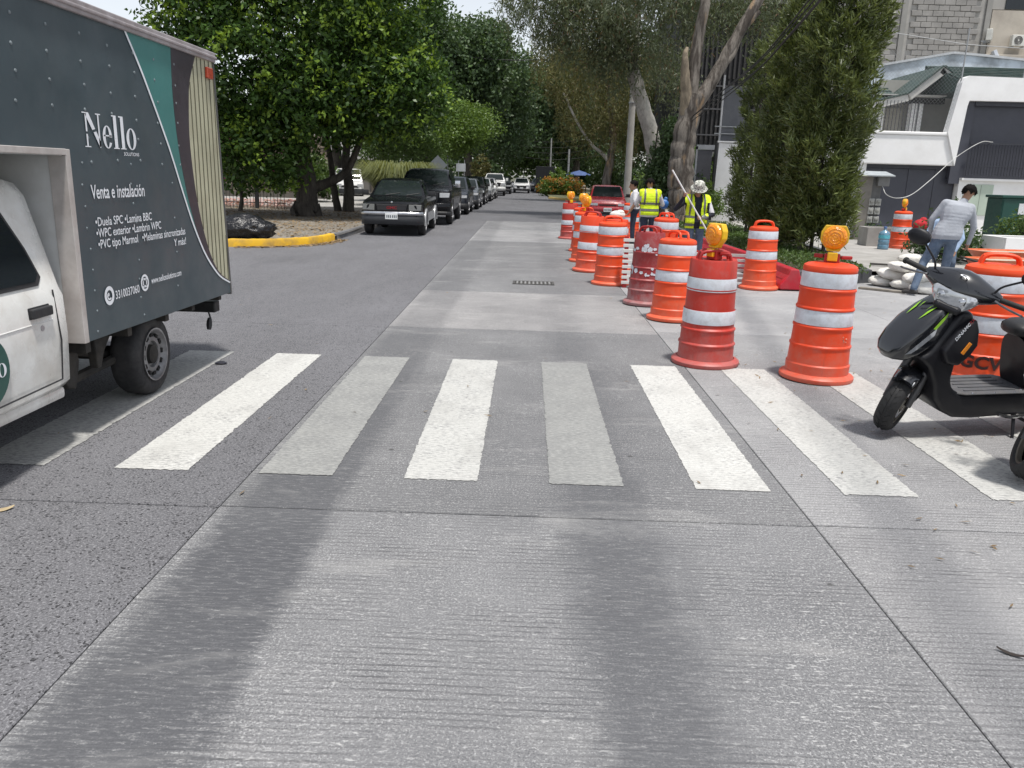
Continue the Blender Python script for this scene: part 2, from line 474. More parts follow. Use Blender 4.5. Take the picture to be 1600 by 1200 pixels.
def soil_mat(name, a, c2, scale=1.5):
    m, nt, b = newmat(name)
    pos = nt.new('ShaderNodeNewGeometry').outputs['Position']
    n1 = nt.noise(pos, scale, 6, 0.7); n2 = nt.noise(pos, 30, 4, 0.7)
    c = nt.mix(nt.ramp(n1, 0.32, 0.68), a, c2)
    c = nt.mix(nt.ramp(n2, 0.4, 0.7, 0, 0.6), c, tuple(v * 0.45 for v in a))
    nt.link(c, b.inputs['Base Color']); b.inputs['Roughness'].default_value = 0.95
    nt.link(nt.bump(n2, 0.8, 0.03), b.inputs['Normal'])
    MATS[name] = m
    return m

CONC = concrete_mat('lane_concrete'); CONC2 = concrete_mat('apron_concrete', tracks=False, tine=0.85)
ASPH = asphalt_mat('asphalt'); ASPH2 = asphalt_mat('far_asphalt', 0.35, (0.085, 0.086, 0.094))
PAINT = paint_mat('road_paint')
SOIL = soil_mat('dry_soil', (0.19, 0.17, 0.14), (0.30, 0.27, 0.23))
BEDSOIL = soil_mat('bed_soil', (0.06, 0.05, 0.035), (0.10, 0.085, 0.06))
WALKC = mat('walk_concrete', (0.35, 0.34, 0.325), 0.85, 0.18, 1.2, bump=0.3, dirt=(0.2, 0.19, 0.17), dirt_amt=0.5, dirt_scale=1.6)
DUST = soil_mat('dusty_ground', (0.07, 0.075, 0.05), (0.12, 0.115, 0.08), 0.4)
KERBG = mat('kerb_grey', (0.13, 0.13, 0.135), 0.85, 0.2, 3, bump=0.3)
KERBY = mat('kerb_yellow', (0.72, 0.42, 0.015), 0.7, 0.12, 2.0, bump=0.3, dirt=(0.22, 0.15, 0.07), dirt_amt=0.75, dirt_scale=2.5)

def sheet(name, poly, z, m, parent=None, thick=0.0):
    mb = MB()
    if thick: mb.prism(poly, z - thick, z, 'XY')
    else: mb.add([(p[0], p[1], z) for p in poly], [tuple(range(len(poly)))])
    o = mb.build(name, m, parent, smooth=None)
    return o

g = sheet('ground', [(-700, -300), (700, -300), (700, 1200), (-700, 1200)], -0.10, DUST); props(g, kind='structure')
road = struct('road')
sheet('road_bed', [(-60, -9), (60, -9), (60, 210), (-60, 210)], -0.012, KERBG, road)
GAP = 0.0035
def slab(name, x0, x1, y0, y1, m, tint=1.0, z=0.0, warm=0.0):
    mb = MB(); mb.span((x0 + GAP * .8, y0 + GAP * 1.8, -0.020), (x1 - GAP * .8, y1 - GAP * 1.8, z))
    o = mb.build(name, m, road, smooth=None, bevel=0.004, seg=1)
    o.color = (tint * (1 + warm), tint, tint * (1 - warm), 1)
    return o
L0, L1 = -1.565, 1.545
for (y0, y1, t, wm) in ((-6, 3.90, 0.94, 0), (3.90, 9.12, 0.78, 0), (9.12, 12.18, 1.26, 0.03), (12.18, 16.9, 0.80, 0), (16.9, 21.88, 0.76, 0), (21.88, 26.7, 1.25, 0.01), (26.7, 31.7, 1.0, 0)):
    slab('concrete_slab', L0, L1, y0, y1, CONC, t, warm=wm)
for (y0, y1, t) in ((-6, 3.91, 1.12), (3.91, 9.3, 1.25), (9.3, 14.2, 1.5), (14.2, 20, 1.5), (20, 26, 1.35), (26, 31.7, 1.25)):
    slab('concrete_slab', L1, 4.82, y0, y1, CONC2, t, warm=0.01)
for (x0, x1) in ((4.82, 9.2), (9.2, 14), (14, 20), (20, 34)):
    for (y0, y1, t) in ((-6, 3.91, 1.2), (3.91, 9.3, 1.3), (9.3, 16.2, 1.5)):
        slab('concrete_slab', x0, x1, y0, y1, CONC2, t, warm=0.012)
for (y0, y1) in ((-6, 3.885), (3.885, 9.05), (9.05, 31.7)):
    slab('asphalt_slab', -45, L0, y0, y1, ASPH)
slab('asphalt_slab', -45, 8.0, 31.7, 205, ASPH2)

# zebra crossing
cw = struct('crosswalk')
for k, wear in ((-2, 0.6), (-1, 0.55), (0, 0.0), (1, 0.9), (2, 0.18), (3, 0.98), (4, 0.0), (5, 0.12), (6, 0.22), (7, 0.25), (8, 0.3)):
    x0 = -2.362 + 0.846 * k; x1 = x0 + 0.429
    sk = lambda x: -0.0058 * x
    mb = MB(); n = 36
    # slightly ragged ends and sides
    pl = []
    for i in range(n + 1): pl.append((x0 + (x1 - x0) * i / n, 4.366 + sk(x0) + rnd.gauss(0, .004)))
    for i in range(1, 150): pl.append((x1 + rnd.gauss(0, .0025) - (rnd.random() < .04) * .010, 4.366 + 3.14 * i / 150))
    for i in range(n + 1): pl.append((x1 - (x1 - x0) * i / n, 7.506 + sk(x0) + rnd.gauss(0, .004)))
    for i in range(1, 150): pl.append((x0 + rnd.gauss(0, .0025) + (rnd.random() < .04) * .010, 7.506 - 3.14 * i / 150))
    o = sheet('stripe', pl, 0.004, PAINT, cw); o.color = (wear, wear, wear, 1)

# storm grate let into the lane
gr = thing('drain_grate', 'small iron drain grate with slots set into the centre lane', 'drain grate', (0.13, 13.35, 0.0))
gr.scale = (.95, .8, 1)
IRON = mat('rusty_iron', (0.10, 0.098, 0.095), 0.7, 0.3, 8, metal=0.6, bump=0.3)
PIT = mat('dark_pit', (0.012, 0.012, 0.012), 0.95, 0.1)
mb = MB(); mb.span((-0.32, -0.2, 0.003), (0.32, 0.2, 0.006)); mb.build('pit', mat('grate_hole_shade', (.045, .043, .04), .95, .2, 12), gr, smooth=None)  # flat dark plate; shade of the hole below put into its colour
mb = MB()
for (a, b_) in (((-.36, -.24), (.36, -.2)), ((-.36, .2), (.36, .24)), ((-.36, -.2), (-.32, .2)), ((.32, -.2), (.36, .2))):
    mb.span((a[0], a[1], 0.003), (b_[0], b_[1], 0.012))
mb.build('frame', IRON, gr, smooth=None)
for k in range(9):
    mb = MB(); x = -0.28 + 0.07 * k; mb.span((x - .016, -.199, 0.007), (x + .016, .199, 0.011)); mb.build('bar', mat('grate_bar', (0.20, 0.20, 0.20), 0.7, 0.2), gr, smooth=None)

# left pavement with curved kerb
arc = [(-45, 17.45), (-20, 17.6), (-9, 17.78), (-7.4, 17.88), (-6.6, 18.02), (-5.9, 18.3), (-5.4, 18.75), (-5.05, 19.35), (-4.88, 20.1), (-4.82, 21.2)]
kp = [Vector((p[0], p[1], 0)) for p in curve_pts([(a, b_, 0) for a, b_ in arc], 60)]
lp = [(p.x, p.y) for p in kp] + [(-4.82, 205), (-45, 205)]
pv = sheet('pavement', [(x - 0.0, y + 0.02) for x, y in lp], 0.115, SOIL); props(pv, kind='structure')
def kerb(name, path, w, z, m, label, cat='kerb'):
    rings = []
    for i, p in enumerate(path):
        t = (path[min(i + 1, len(path) - 1)] - path[max(i - 1, 0)]).normalized(); nn = Vector((t.y, -t.x, 0))
        j = rnd.uniform(-.006, .006)
        pr = [(0.0, -0.05), (0.0, z * 0.75), (-0.02, z + j), (-w + 0.02, z + j), (-w, z * 0.75), (-w, -0.05)]
        rings.append([tuple(p + nn * a + Vector((0, 0, c))) for a, c in pr])
    mb = MB(); mb.loft(rings); o = mb.build(name, m, None, smooth=40)
    return props(o, label, cat)
kerb('yellow_kerb', kp[:57], 0.19, 0.17, KERBY, 'yellow painted kerb curving round the left corner under the trees')
kerb('grey_kerb', [kp[57] + Vector((0, 0.05, 0)), Vector((-4.82, 24, 0)), Vector((-4.82, 60, 0)), Vector((-4.82, 205, 0))], 0.17, 0.15, KERBG, 'bare grey kerb beside the row of parked cars')
wk = sheet('footpath', [(-40, 37), (-7.5, 37), (-7.5, 60), (-40, 60)], 0.121, WALKC); props(wk, kind='structure')

# right side: raised pavement, driveway and planting bed
RP = [(4.86, 30.5), (7.2, 30.5), (7.2, 19.2), (6.6, 17.2), (40, 16.25), (40, 60), (8.02, 60), (8.02, 205), (60, 205), (60, 60), (60, 16.25)]
pv2 = sheet('pavement', [(6.75, 16.3), (40, 16.3), (40, 46), (4.9, 46), (4.9, 14.6), (6.35, 14.95)], 0.075, WALKC); props(pv2, kind='structure')
kerb('kerb', [Vector((40, 16.28, 0)), Vector((20, 16.28, 0)), Vector((7.2, 16.28, 0))][::-1], 0.15, 0.085, WALKC, 'low pale kerb along the driveway in front of the white house')
kerb('kerb', [Vector((4.88, 62, 0)), Vector((4.88, 40, 0)), Vector((4.88, 30.6, 0))][::-1], 0.16, 0.14, KERBG, 'grey kerb beside the red car and the big gum tree')
bedp = [(4.78, 14.30), (6.25, 14.95), (6.95, 18.8), (7.35, 24.0), (7.1, 30.0), (4.9, 30.3)]
bk = thing('planting_bed', 'dark edged planting bed at the foot of the tall shrubs', 'planting bed', (0, 0, 0))
sheet('soil', [(p[0], p[1]) for p in bedp], 0.20, BEDSOIL, bk)
mb = MB()
cx = sum(p[0] for p in bedp) / 6; cy = sum(p[1] for p in bedp) / 6
for i in range(6):
    a, b_ = Vector((*bedp[i], 0)), Vector((*bedp[(i + 1) % 6], 0)); d = b_ - a
    mb.box(((a.x + b_.x) / 2, (a.y + b_.y) / 2, 0.11), (d.length + 0.12, 0.14, 0.26 + 0.002 * i), rz=math.atan2(d.y, d.x))
mb.build('edging', mat('edging_dark', (0.075, 0.078, 0.085), 0.85, 0.2, 3, bump=0.3), bk, smooth=None, bevel=0.01)
# kerb of the next corner on the right, far away
kerb('far_kerb', [Vector((1.6, 66, 0)), Vector((2.4, 63.4, 0)), Vector((3.6, 62.2, 0)), Vector((8.0, 61.8, 0))], 0.25, 0.16, mat('kerb_pale_yellow', (0.5, 0.36, 0.12), 0.8, 0.2, 1), 'faded yellow kerb at the far right corner by the hedge')
gs = sheet('pavement', [(4.9, 46.01), (60, 46.01), (60, 205), (8.1, 205), (8.1, 62), (4.9, 62)], 0.075, SOIL); props(gs, kind='structure')
fc = sheet('pavement', [(1.7, 66.2), (2.5, 63.6), (3.7, 62.4), (8.05, 62.0), (8.05, 205), (3.4, 205), (1.7, 90)], 0.14, soil_mat('far_verge', (0.07, 0.085, 0.035), (0.15, 0.14, 0.085))); props(fc, kind='structure')
# ------------------------------------------------------------------ wheel builder (axis along X, outer face +X)
TYRE = mat('tyre_rubber', (0.022, 0.022, 0.024), 0.8, 0.25, 10, bump=0.25, bscale=40, dirt=(0.09, 0.085, 0.08), dirt_amt=0.35, dirt_scale=6)
STEEL = mat('steel_rim', (0.30, 0.30, 0.31), 0.5, 0.2, 6, metal=0.6, dirt=(0.08, 0.075, 0.07), dirt_amt=0.6, dirt_scale=8)
ALLOY = mat('alloy_rim', (0.48, 0.48, 0.50), 0.32, 0.1, 6, metal=0.8)
BLACK = mat('black_plastic', (0.018, 0.018, 0.02), 0.55, 0.2, 8)
DARKM = mat('dark_chassis', (0.02, 0.019, 0.018), 0.85, 0.35, 6, bump=0.3, dirt=(0.10, 0.085, 0.07), dirt_amt=0.35, dirt_scale=5)
def make_wheel(parent, c, r_, w, rim=0.64, out=1, n=28, kind='steel', name='wheel'):
    """tyre with rim as a part; c = centre of the outer face plane's hub, width runs inward"""
    root = MB(); rr = r_ * rim; s = out
    prof = [(rr * 0.96, 0.012), (rr, 0.0), (r_ * 0.80, 0.008), (r_ * 0.93, -0.006), (r_ * 0.985, -0.03), (r_, -0.055), (r_, -w + 0.055), (r_ * 0.985, -w + 0.03), (r_ * 0.92, -w), (rr, -w), (rr * 0.9, -w + 0.02)]
    root.lathe([(a, b_ * s) for a, b_ in prof], n, 'X', cap=False, c=c)
    t = root.build(name, TYRE, parent, smooth=50)
    if kind == 'alloy':
        m2 = MB(); m2.lathe([(rr * .98, 0.01 * s), (rr * .9, -0.015 * s), (rr * .86, -0.05 * s), (0.001, -0.06 * s)], n, 'X', cap=False, c=c); m2.build('rim_dish', DARKM, t, smooth=40)
        m3 = MB()
        for k in range(5):
            a = 2 * math.pi * k / 5 + .3
            M = Matrix.Translation(c) @ Matrix.Rotation(a, 4, 'X')
            m3.box((-0.012 * s, 0, rr * .5), (0.02, rr * .26, rr * .9), M=M)
        m3.lathe([(rr * .99, 0.013 * s), (rr * .99, -0.005 * s), (rr * .88, -0.012 * s), (rr * .88, 0.004 * s)], n, 'X', cap=False, c=c)
        m3.lathe([(rr * .28, 0.004 * s), (0.001, 0.012 * s)], 12, 'X', cap=False, c=c)
        m3.build('rim', ALLOY, t, smooth=40)
    else:
        m3 = MB()
        m3.lathe([(rr * 0.99, 0.014 * s), (rr * .93, 0.012 * s), (rr * .88, -0.02 * s), (rr * .80, -0.035 * s), (rr * .62, -0.012 * s), (rr * .5, -0.014 * s), (rr * .46, -0.04 * s), (rr * .36, -0.042 * s)], n, 'X', cap=False, c=c)
        m3.build('rim', STEEL, t, smooth=45)
        m4 = MB(); m4.lathe([(rr * .37, -0.042 * s), (rr * .35, -0.005 * s), (rr * .2, 0.008 * s), (0.001, 0.01 * s)], 16, 'X', cap=False, c=c); m4.build('hub', DARKM, t, smooth=40)
        m5 = MB()
        for k in range(12):
            a = 2 * math.pi * k / 12
            M = Matrix.Translation(c) @ Matrix.Rotation(a, 4, 'X')
            m5.box((-0.017 * s, 0, rr * .72), (0.02, rr * .17, rr * .12), M=M)
        m5.build('rim_slot', PIT, t, smooth=40)
    return t

# ------------------------------------------------------------------ the box truck stopped on the crossing
TX, TY = -3.66, 6.0
truck = thing('box_truck', 'small white pickup truck with a tall dark grey cargo box covered in lettering', 'truck', (TX, TY, 0))
PANEL = mat('box_panel', (0.045, 0.066, 0.078), 0.42, 0.10, 1.3, dirt=(0.075, 0.095, 0.105), dirt_amt=0.5, dirt_scale=2.2, bump=0.10, bscale=7, bdist=0.006)
TEAL = mat('teal_vinyl', (0.055, 0.19, 0.18), 0.4, 0.08, 1.5)
BROWN = mat('dark_brown_vinyl', (0.038, 0.032, 0.040), 0.42, 0.15, 2.0)
CREAM = mat('cream_vinyl', (0.47, 0.46, 0.33), 0.45, 0.10, 3.0, dirt=(0.26, 0.24, 0.17), dirt_amt=0.4, dirt_scale=4)
ALU = mat('trim_aluminium', (0.40, 0.37, 0.38), 0.5, 0.15, 5, metal=0.35, dirt=(0.18, 0.14, 0.13), dirt_amt=0.6, dirt_scale=4)
VINYLW = mat('white_vinyl', (0.74, 0.76, 0.80), 0.5, 0.06, 4)
CABW = mat('cab_white', (0.70, 0.70, 0.68), 0.28, 0.04, 2, coat=0.3, dirt=(0.36, 0.32, 0.27), dirt_amt=0.55, dirt_scale=2.6)
BULK = mat('bulkhead_white', (0.55, 0.56, 0.56), 0.6, 0.08, 2, dirt=(0.35, 0.34, 0.32), dirt_amt=0.5, dirt_scale=3)
GLASS = glassmat('dark_glass')
T = Matrix.Translation((-TX, -TY, 0))          # the truck is laid out in street coordinates
SX = -2.72                                      # plane of the visible side
mb = MB()
side = [(4.875, 0.635), (7.36, 0.60), (7.25, 2.58), (2.45, 2.58), (2.45, 1.775), (4.875, 1.775)]
mb.prism(side, SX - 1.84, SX, 'YZ', M=T)
body = mb.build('cargo_box', PANEL, truck, smooth=None, bevel=0.004, seg=1)
mb = MB()
mb.span((SX - 1.86, 2.42, 2.575), (SX + 0.022, 7.275, 2.655), M=T); mb.span((SX - 1.87, 2.41, 2.60), (SX + 0.032, 7.285, 2.625), M=T)
mb.build('roof_rail', ALU, truck, smooth=None, bevel=0.008)
mb = MB()   # corner angles round the notch and the rear edge
mb.span((SX - .004, 4.847, 0.635), (SX + .010, 4.887, 1.795), M=T); mb.span((SX - .004, 2.45, 1.760), (SX + .011, 4.846, 1.797), M=T)
mb.span((SX - .10, 4.837, .635), (SX + .009, 4.874, 1.759), M=T)
mb.build('corner_angle', mat('corner_alu', (0.52, 0.49, 0.47), 0.45, 0.15, 5, metal=0.3, dirt=(0.25, 0.2, 0.18), dirt_amt=0.5), truck, smooth=None, bevel=0.003, seg=1)
mb = MB(); mb.span((SX - 1.80, 4.843, .66), (SX - .101, 4.873, 1.765), M=T); mb.span((SX - 1.80, 2.5, 1.757), (SX - .012, 4.835, 1.773), M=T)
mb.build('bulkhead', BULK, truck, smooth=None)
mb = MB(); mb.prism([(7.362, .585), (7.386, .585), (7.277, 2.57), (7.2525, 2.57)], SX - .06, SX + .006, 'YZ', M=T)
mb.build('rear_edge_trim', mat('edge_trim_dark', (0.10, 0.10, 0.10), 0.5, 0.2, 4, metal=0.3), truck, smooth=None, bevel=0.004, seg=1)
# vinyl graphics
def curve2(pts, n=24): return [(p.x, p.y) for p in curve_pts([(a, b_, 0) for a, b_ in pts], n)]
wl = curve2([(5.70, 2.575), (5.86, 2.39), (5.99, 2.22), (6.25, 1.85), (6.44, 1.52), (6.60, 1.26), (6.78, 1.03), (6.95, .88), (7.12, .77), (7.34, .69)])
tl = curve2([(6.42, 2.575), (6.40, 2.3), (6.41, 2.05), (6.46, 1.75), (6.58, 1.40), (6.75, 1.10), (6.95, .90), (7.12, .785), (7.34, .70)])
br = curve2([(6.88, 2.575), (6.74, 2.38), (6.69, 2.2), (6.66, 1.95), (6.68, 1.70), (6.73, 1.45), (6.83, 1.18), (6.96, .96), (7.12, .81), (7.34, .715)])
def side_sheet(name, A, B, off, m):
    mb = MB(); n = len(A)
    vs = [(SX + off, a[0], a[1]) for a in A] + [(SX + off, b_[0], b_[1]) for b_ in B]
    mb.add(vs, [(i, i + 1, n + i + 1, n + i) for i in range(n - 1)], M=T)
    o = mb.build(name, m, truck, smooth=None, fix=False)
    return o
rear = [(7.238 + .105 * i / 24, 2.575 + (0.70 - 2.575) * i / 24) for i in range(25)]
side_sheet('teal_panel', wl, tl, 0.002, TEAL); side_sheet('brown_panel', tl, br, 0.003, BROWN); side_sheet('cream_panel', br, rear, 0.002, CREAM)
side_sheet('white_line', wl, [(a + .022, b_ + .008) for a, b_ in wl], 0.005, VINYLW)
def cut_z(y):      # height where the brown curve meets this upright, from above
    zs = [br[i][1] + (br[i + 1][1] - br[i][1]) * (y - br[i][0]) / (br[i + 1][0] - br[i][0]) for i in range(len(br) - 1) if (br[i][0] - y) * (br[i + 1][0] - y) <= 0 and br[i][0] != br[i + 1][0]]
    return zs
for k in range(8):
    y = 6.735 + k * 0.083
    zs = cut_z(y)
    z0 = min(zs) if zs else 0.75; z1 = max(zs) if len(zs) > 1 else 2.57
    if len(zs) == 1 and y > 6.8: z1 = 2.57
    if y > 7.23: z1 = 2.57 - (y - 7.235) / .105 * 1.87
    mb = MB(); mb.span((SX + .0022, y - .006, z0), (SX + .006, y + .006, z1), M=T)
    mb.build('slat_line', mat('slat_groove', (0.10, 0.095, 0.06), 0.7, 0.2), truck, smooth=None)
mb = MB()
for i in range(6):
    for j in range(7):
        y = 4.45 + j * 0.335 + rnd.uniform(-.02, .02); z = 2.46 - i * 0.145 + rnd.uniform(-.012, .012)
        if i > 3 and y < 4.95: continue
        mb.lathe([(.011, 0), (.009, .004), (.001, .006)], 8, 'X', c=(SX + .0005, y, z), cap=False, M=T)
for i in range(9):
    for j in range(3):
        y = 5.02 + j * 0.62 + rnd.uniform(-.02, .02); z = 1.72 - i * 0.13
        if y < 5.9 or i % 2: mb.lathe([(.009, 0), (.007, .003), (.001, .005)], 8, 'X', c=(SX + .0005, y, z), cap=False, M=T)
mb.build('rivets', mat('rivet', (0.17, 0.20, 0.215), 0.5, 0.2), truck, smooth=40)
mb = MB(); mb.span((SX, 7.06, 2.43), (SX + .03, 7.18, 2.52), M=T)
mb.build('marker_lamp', mat('red_lamp', (0.36, 0.05, 0.02), 0.3, 0.15, 20), truck, smooth=None, bevel=.008)
# lettering on the side
TXT = T @ Matrix(((0, 0, 1, SX + 0.006), (1, 0, 0, 0), (0, 1, 0, 0), (0, 0, 0, 1)))
def side_text(txt, y0, y1, z, h, bold=0.008):
    me = text_mesh(txt, 1.0, offset=bold)
    xs = [v.co.x for v in me.vertices]; ys = [v.co.y for v in me.vertices]
    cap = 0.70
    S = Matrix.Translation((y0, z, 0)) @ Matrix.Diagonal(((y1 - y0) / (max(xs) - min(xs)), h / cap, 1, 1)) @ Matrix.Translation((-min(xs), 0, 0))
    me.transform(TXT @ S)
    return link_mesh('lettering', me, VINYLW, truck)
side_text('SOLUTIONS', 5.55, 5.765, 1.775, .022)
side_text('Venta e instalación', 5.085, 5.80, 1.505, .085, 0.012)
side_text('•Duela SPC •Lamina BBC', 5.10, 5.88, 1.335, .055)
side_text('•WPC exterior •Lambrin WPC', 5.10, 6.02, 1.265, .055)
side_text('•PVC tipo Marmol   •Melaminas sincronizadas', 5.11, 6.44, 1.195, .055)
side_text('Y más!', 6.22, 6.44, 1.118, .055, 0.01)
side_text('3310037060', 5.265, 5.60, .850, .055)
side_text('www.nellosolutions.com', 5.79, 6.31, .885, .045, 0.012)
def nello(y0, z0, W, H, M, parent, m=VINYLW):
    """condensed serif word built stroke by stroke (unit box W x H at y0, z0)"""
    mb = MB()
    def q(pts): mb.add([(p[0], p[1], 0) for p in pts], [tuple(range(len(pts)))], M=M)
    X = lambda u: y0 + u * W
    Z = lambda v: z0 + v * H
    def r_(a, b_, c, d): q([(X(a), Z(c)), (X(b_), Z(c)), (X(b_), Z(d)), (X(a), Z(d))])
    # N with a slash through it
    r_(.045, .07, .45, .97); r_(.045, .07, .03, .38); r_(.01, .11, 0, .03)
    r_(.258, .283, .03, .97); r_(.225, .315, .97, 1)
    q([(X(.0), Z(1)), (X(.11), Z(1)), (X(.205), Z(.545)), (X(.155), Z(.505)), (X(.045), Z(.97)), (X(.0), Z(.97))])
    q([(X(.172), Z(.44)), (X(.222), Z(.475)), (X(.283), Z(.2)), (X(.283), Z(0)), (X(.268), Z(0))])
    def ring(cx, cz, rx, rz, tx, tz, a0=0, a1=360, n=28):
        for i in range(n):
            a = R(a0 + (a1 - a0) * i / n); b_ = R(a0 + (a1 - a0) * (i + 1) / n)
            q([(X(cx + rx * math.cos(a)), Z(cz + rz * math.sin(a))), (X(cx + rx * math.cos(b_)), Z(cz + rz * math.sin(b_))),
               (X(cx + (rx - tx) * math.cos(b_)), Z(cz + (rz - tz) * math.sin(b_))), (X(cx + (rx - tx) * math.cos(a)), Z(cz + (rz - tz) * math.sin(a)))])
    ring(.415, .34, .085, .345, .05, .03, 0, 330); r_(.35, .495, .36, .40)
    for u in (.545, .68): r_(u, u + .058, .03, 1.02); r_(u - .025, u + .083, 0, .03); r_(u - .03, u, .98, 1.02)
    ring(.88, .34, .10, .345, .055, .03)
    return mb.build('lettering', m, parent, smooth=None, fix=False)
nello(5.065, 1.815, .69, .205, TXT, truck)
def icon(y, z, r_):
    mb = MB()
    def disc(cy, cz, ro, ri, n=24, a0=0, a1=360):
        for i in range(n):
            a = R(a0 + (a1 - a0) * i / n); b_ = R(a0 + (a1 - a0) * (i + 1) / n)
            mb.add([(cy + ro * math.cos(a), cz + ro * math.sin(a), 0), (cy + ro * math.cos(b_), cz + ro * math.sin(b_), 0), (cy + ri * math.cos(b_), cz + ri * math.sin(b_), 0), (cy + ri * math.cos(a), cz + ri * math.sin(a), 0)], [(0, 1, 2, 3)], M=TXT)
    return mb, disc
mb, disc = icon(5.185, .885, .05); disc(5.185, .885, .062, .036); disc(5.185, .885, .03, .018, 12, 150, 320); disc(5.175, .893, .012, .002, 10); mb.build('icon', VINYLW, truck, smooth=None, fix=False)
mb, disc = icon(5.69, .905, .05); disc(5.69, .905, .06, .044); disc(5.69, .905, .033, .02, 16)
for a in range(4): disc(5.69 + .034 * math.cos(a * 1.571 + .8), .905 + .034 * math.sin(a * 1.571 + .8), .012, .002, 8)
mb.build('icon', VINYLW, truck, smooth=None, fix=False)
# cab (faces the camera side, -Y): lofted cross sections along the length
def cab_ring(y, zb, zbelt, zr, xs, xr, bow=0.0):
    w0, w1 = xs, xr
    half = [(w0 - .05, zb), (w0 + .0, zb + .05), (w0 + .018, (zb + zbelt) / 2), (w0 + .012, zbelt - .05), (w0 - .01, zbelt), (w1 + .02, zr - .10), (w1 - .03, zr - .03), (w1 - .14, zr)]
    P = [(a, y, z) for a, z in half] + [(-a, y, z) for a, z in half[::-1]]
    return P
mb = MB()
cx = TX
rings = []
for (y, zr, xr, xs, zb) in ((4.78, 1.50, .66, .80, .46), (4.765, 1.58, .70, .87, .42), (4.72, 1.625, .725, .895, .39), (4.6, 1.645, .735, .90, .38), (4.0, 1.655, .74, .90, .37), (3.5, 1.645, .735, .90, .37), (3.25, 1.60, .72, .90, .37)):
    rings.append([(p[0], p[1] - TY, p[2]) for p in cab_ring(y, zb, 1.0, zr, xs, xr)])
mb.loft(rings)
mb.build('cab', CABW, truck, smooth=40)
mb = MB()   # bonnet, wings and front end (behind the left edge of the photo)
rings = []
for (y, zt, w, zb) in ((3.26, 1.02, .895, .40), (2.9, 1.01, .895, .42), (2.2, .96, .88, .42), (1.75, .90, .86, .42), (1.62, .82, .80, .45)):
    rings.append([(s * a, y - TY, z) for s, a, z in ((1, w - .05, zb), (1, w, zb + .08), (1, w + .005, zt - .14), (1, w - .06, zt - .02), (1, w * .5, zt + .015), (-1, w * .5, zt + .015), (-1, w - .06, zt - .02), (-1, w + .005, zt - .14), (-1, w, zb + .08), (-1, w - .05, zb))])
mb.loft(rings); mb.build('bonnet', CABW, truck, smooth=40)
mb = MB()   # windscreen
mb.add([(-.80, 3.20 - TY, 1.03), (.80, 3.20 - TY, 1.03), (.66, 3.235 - TY, 1.58), (-.66, 3.235 - TY, 1.58)], [(0, 1, 2, 3)]); mb.build('windscreen', GLASS, truck, smooth=None)
def cab_x(z):      # outer surface of the cab side between belt and roof
    t = (z - 1.0) / (1.53 - 1.0); return (.89 + (.755 - .89) * t)
mb = MB()   # side glass and its black rubber, following the lean of the cab
wpoly = [(3.42, 1.06), (4.50, 1.06), (4.545, 1.10), (4.50, 1.25), (4.40, 1.45), (4.33, 1.52), (4.25, 1.54), (3.62, 1.53), (3.42, 1.40)]
mb.add([(cab_x(z) + .012, y - TY, z) for y, z in wpoly], [tuple(range(len(wpoly)))]); mb.build('side_window', GLASS, truck, smooth=None)
cy_, cz_ = 4.0, 1.3
big = [(cy_ + (y - cy_) * 1.05, cz_ + (z - cz_) * 1.10) for y, z in wpoly]
mb = MB(); mb.add([(cab_x(z) + .007, y - TY, z) for y, z in big], [tuple(range(len(big)))]); mb.build('window_seal', BLACK, truck, smooth=None)
mb = MB()   # door shut line, belt crease and sill
for a, b_ in (((4.60, .47), (4.635, .70)), ((4.635, .70), (4.625, 1.0)), ((3.30, .45), (4.60, .47))):
    mb.tube([(.921 if z < .9 else .905, y - TY, z) for y, z in (a, b_)], .005, 5)
mb.build('door_gap', BLACK, truck, smooth=None)
mb = MB(); mb.tube([(.9135, 3.2 - TY, .83), (.913, 4.58 - TY, .834)], .005, 6); mb.build('belt_crease', CABW, truck, smooth=40)
mb = MB(); mb.span((.80, 3.2 - TY, .335), (.885, 4.68 - TY, .405)); mb.build('sill', CABW, truck, smooth=40, bevel=.02)
mb = MB(); mb.box((.925, 4.46 - TY, .895), (.035, .19, .055)); mb.box((.905, 4.46 - TY, .895), (.02, .21, .075)); mb.build('door_handle', BLACK, truck, smooth=None, bevel=.008)
mb = MB(); mb.lathe([(.018, 0), (.016, .006), (.001, .007)], 12, 'X', c=(.913, 4.47 - TY, .80), cap=False); mb.build('door_lock', ALU, truck, smooth=40)
DX = Matrix(((0, 0, 1, .924), (1, 0, 0, -TY), (0, 1, 0, 0), (0, 0, 0, 1)))
mb = MB(); ce = [(3.905 + .225 * math.cos(2 * math.pi * k / 40), .665 + .20 * math.sin(2 * math.pi * k / 40), -.0005) for k in range(40)]
mb.add(ce, [tuple(range(40))], M=DX); mb.build('door_badge', mat('badge_green', (0.012, 0.075, 0.062), .4, .1), truck, smooth=None, fix=False)
nello(3.735, .615, .37, .11, DX @ Matrix.Translation((0, 0, .002)), truck)
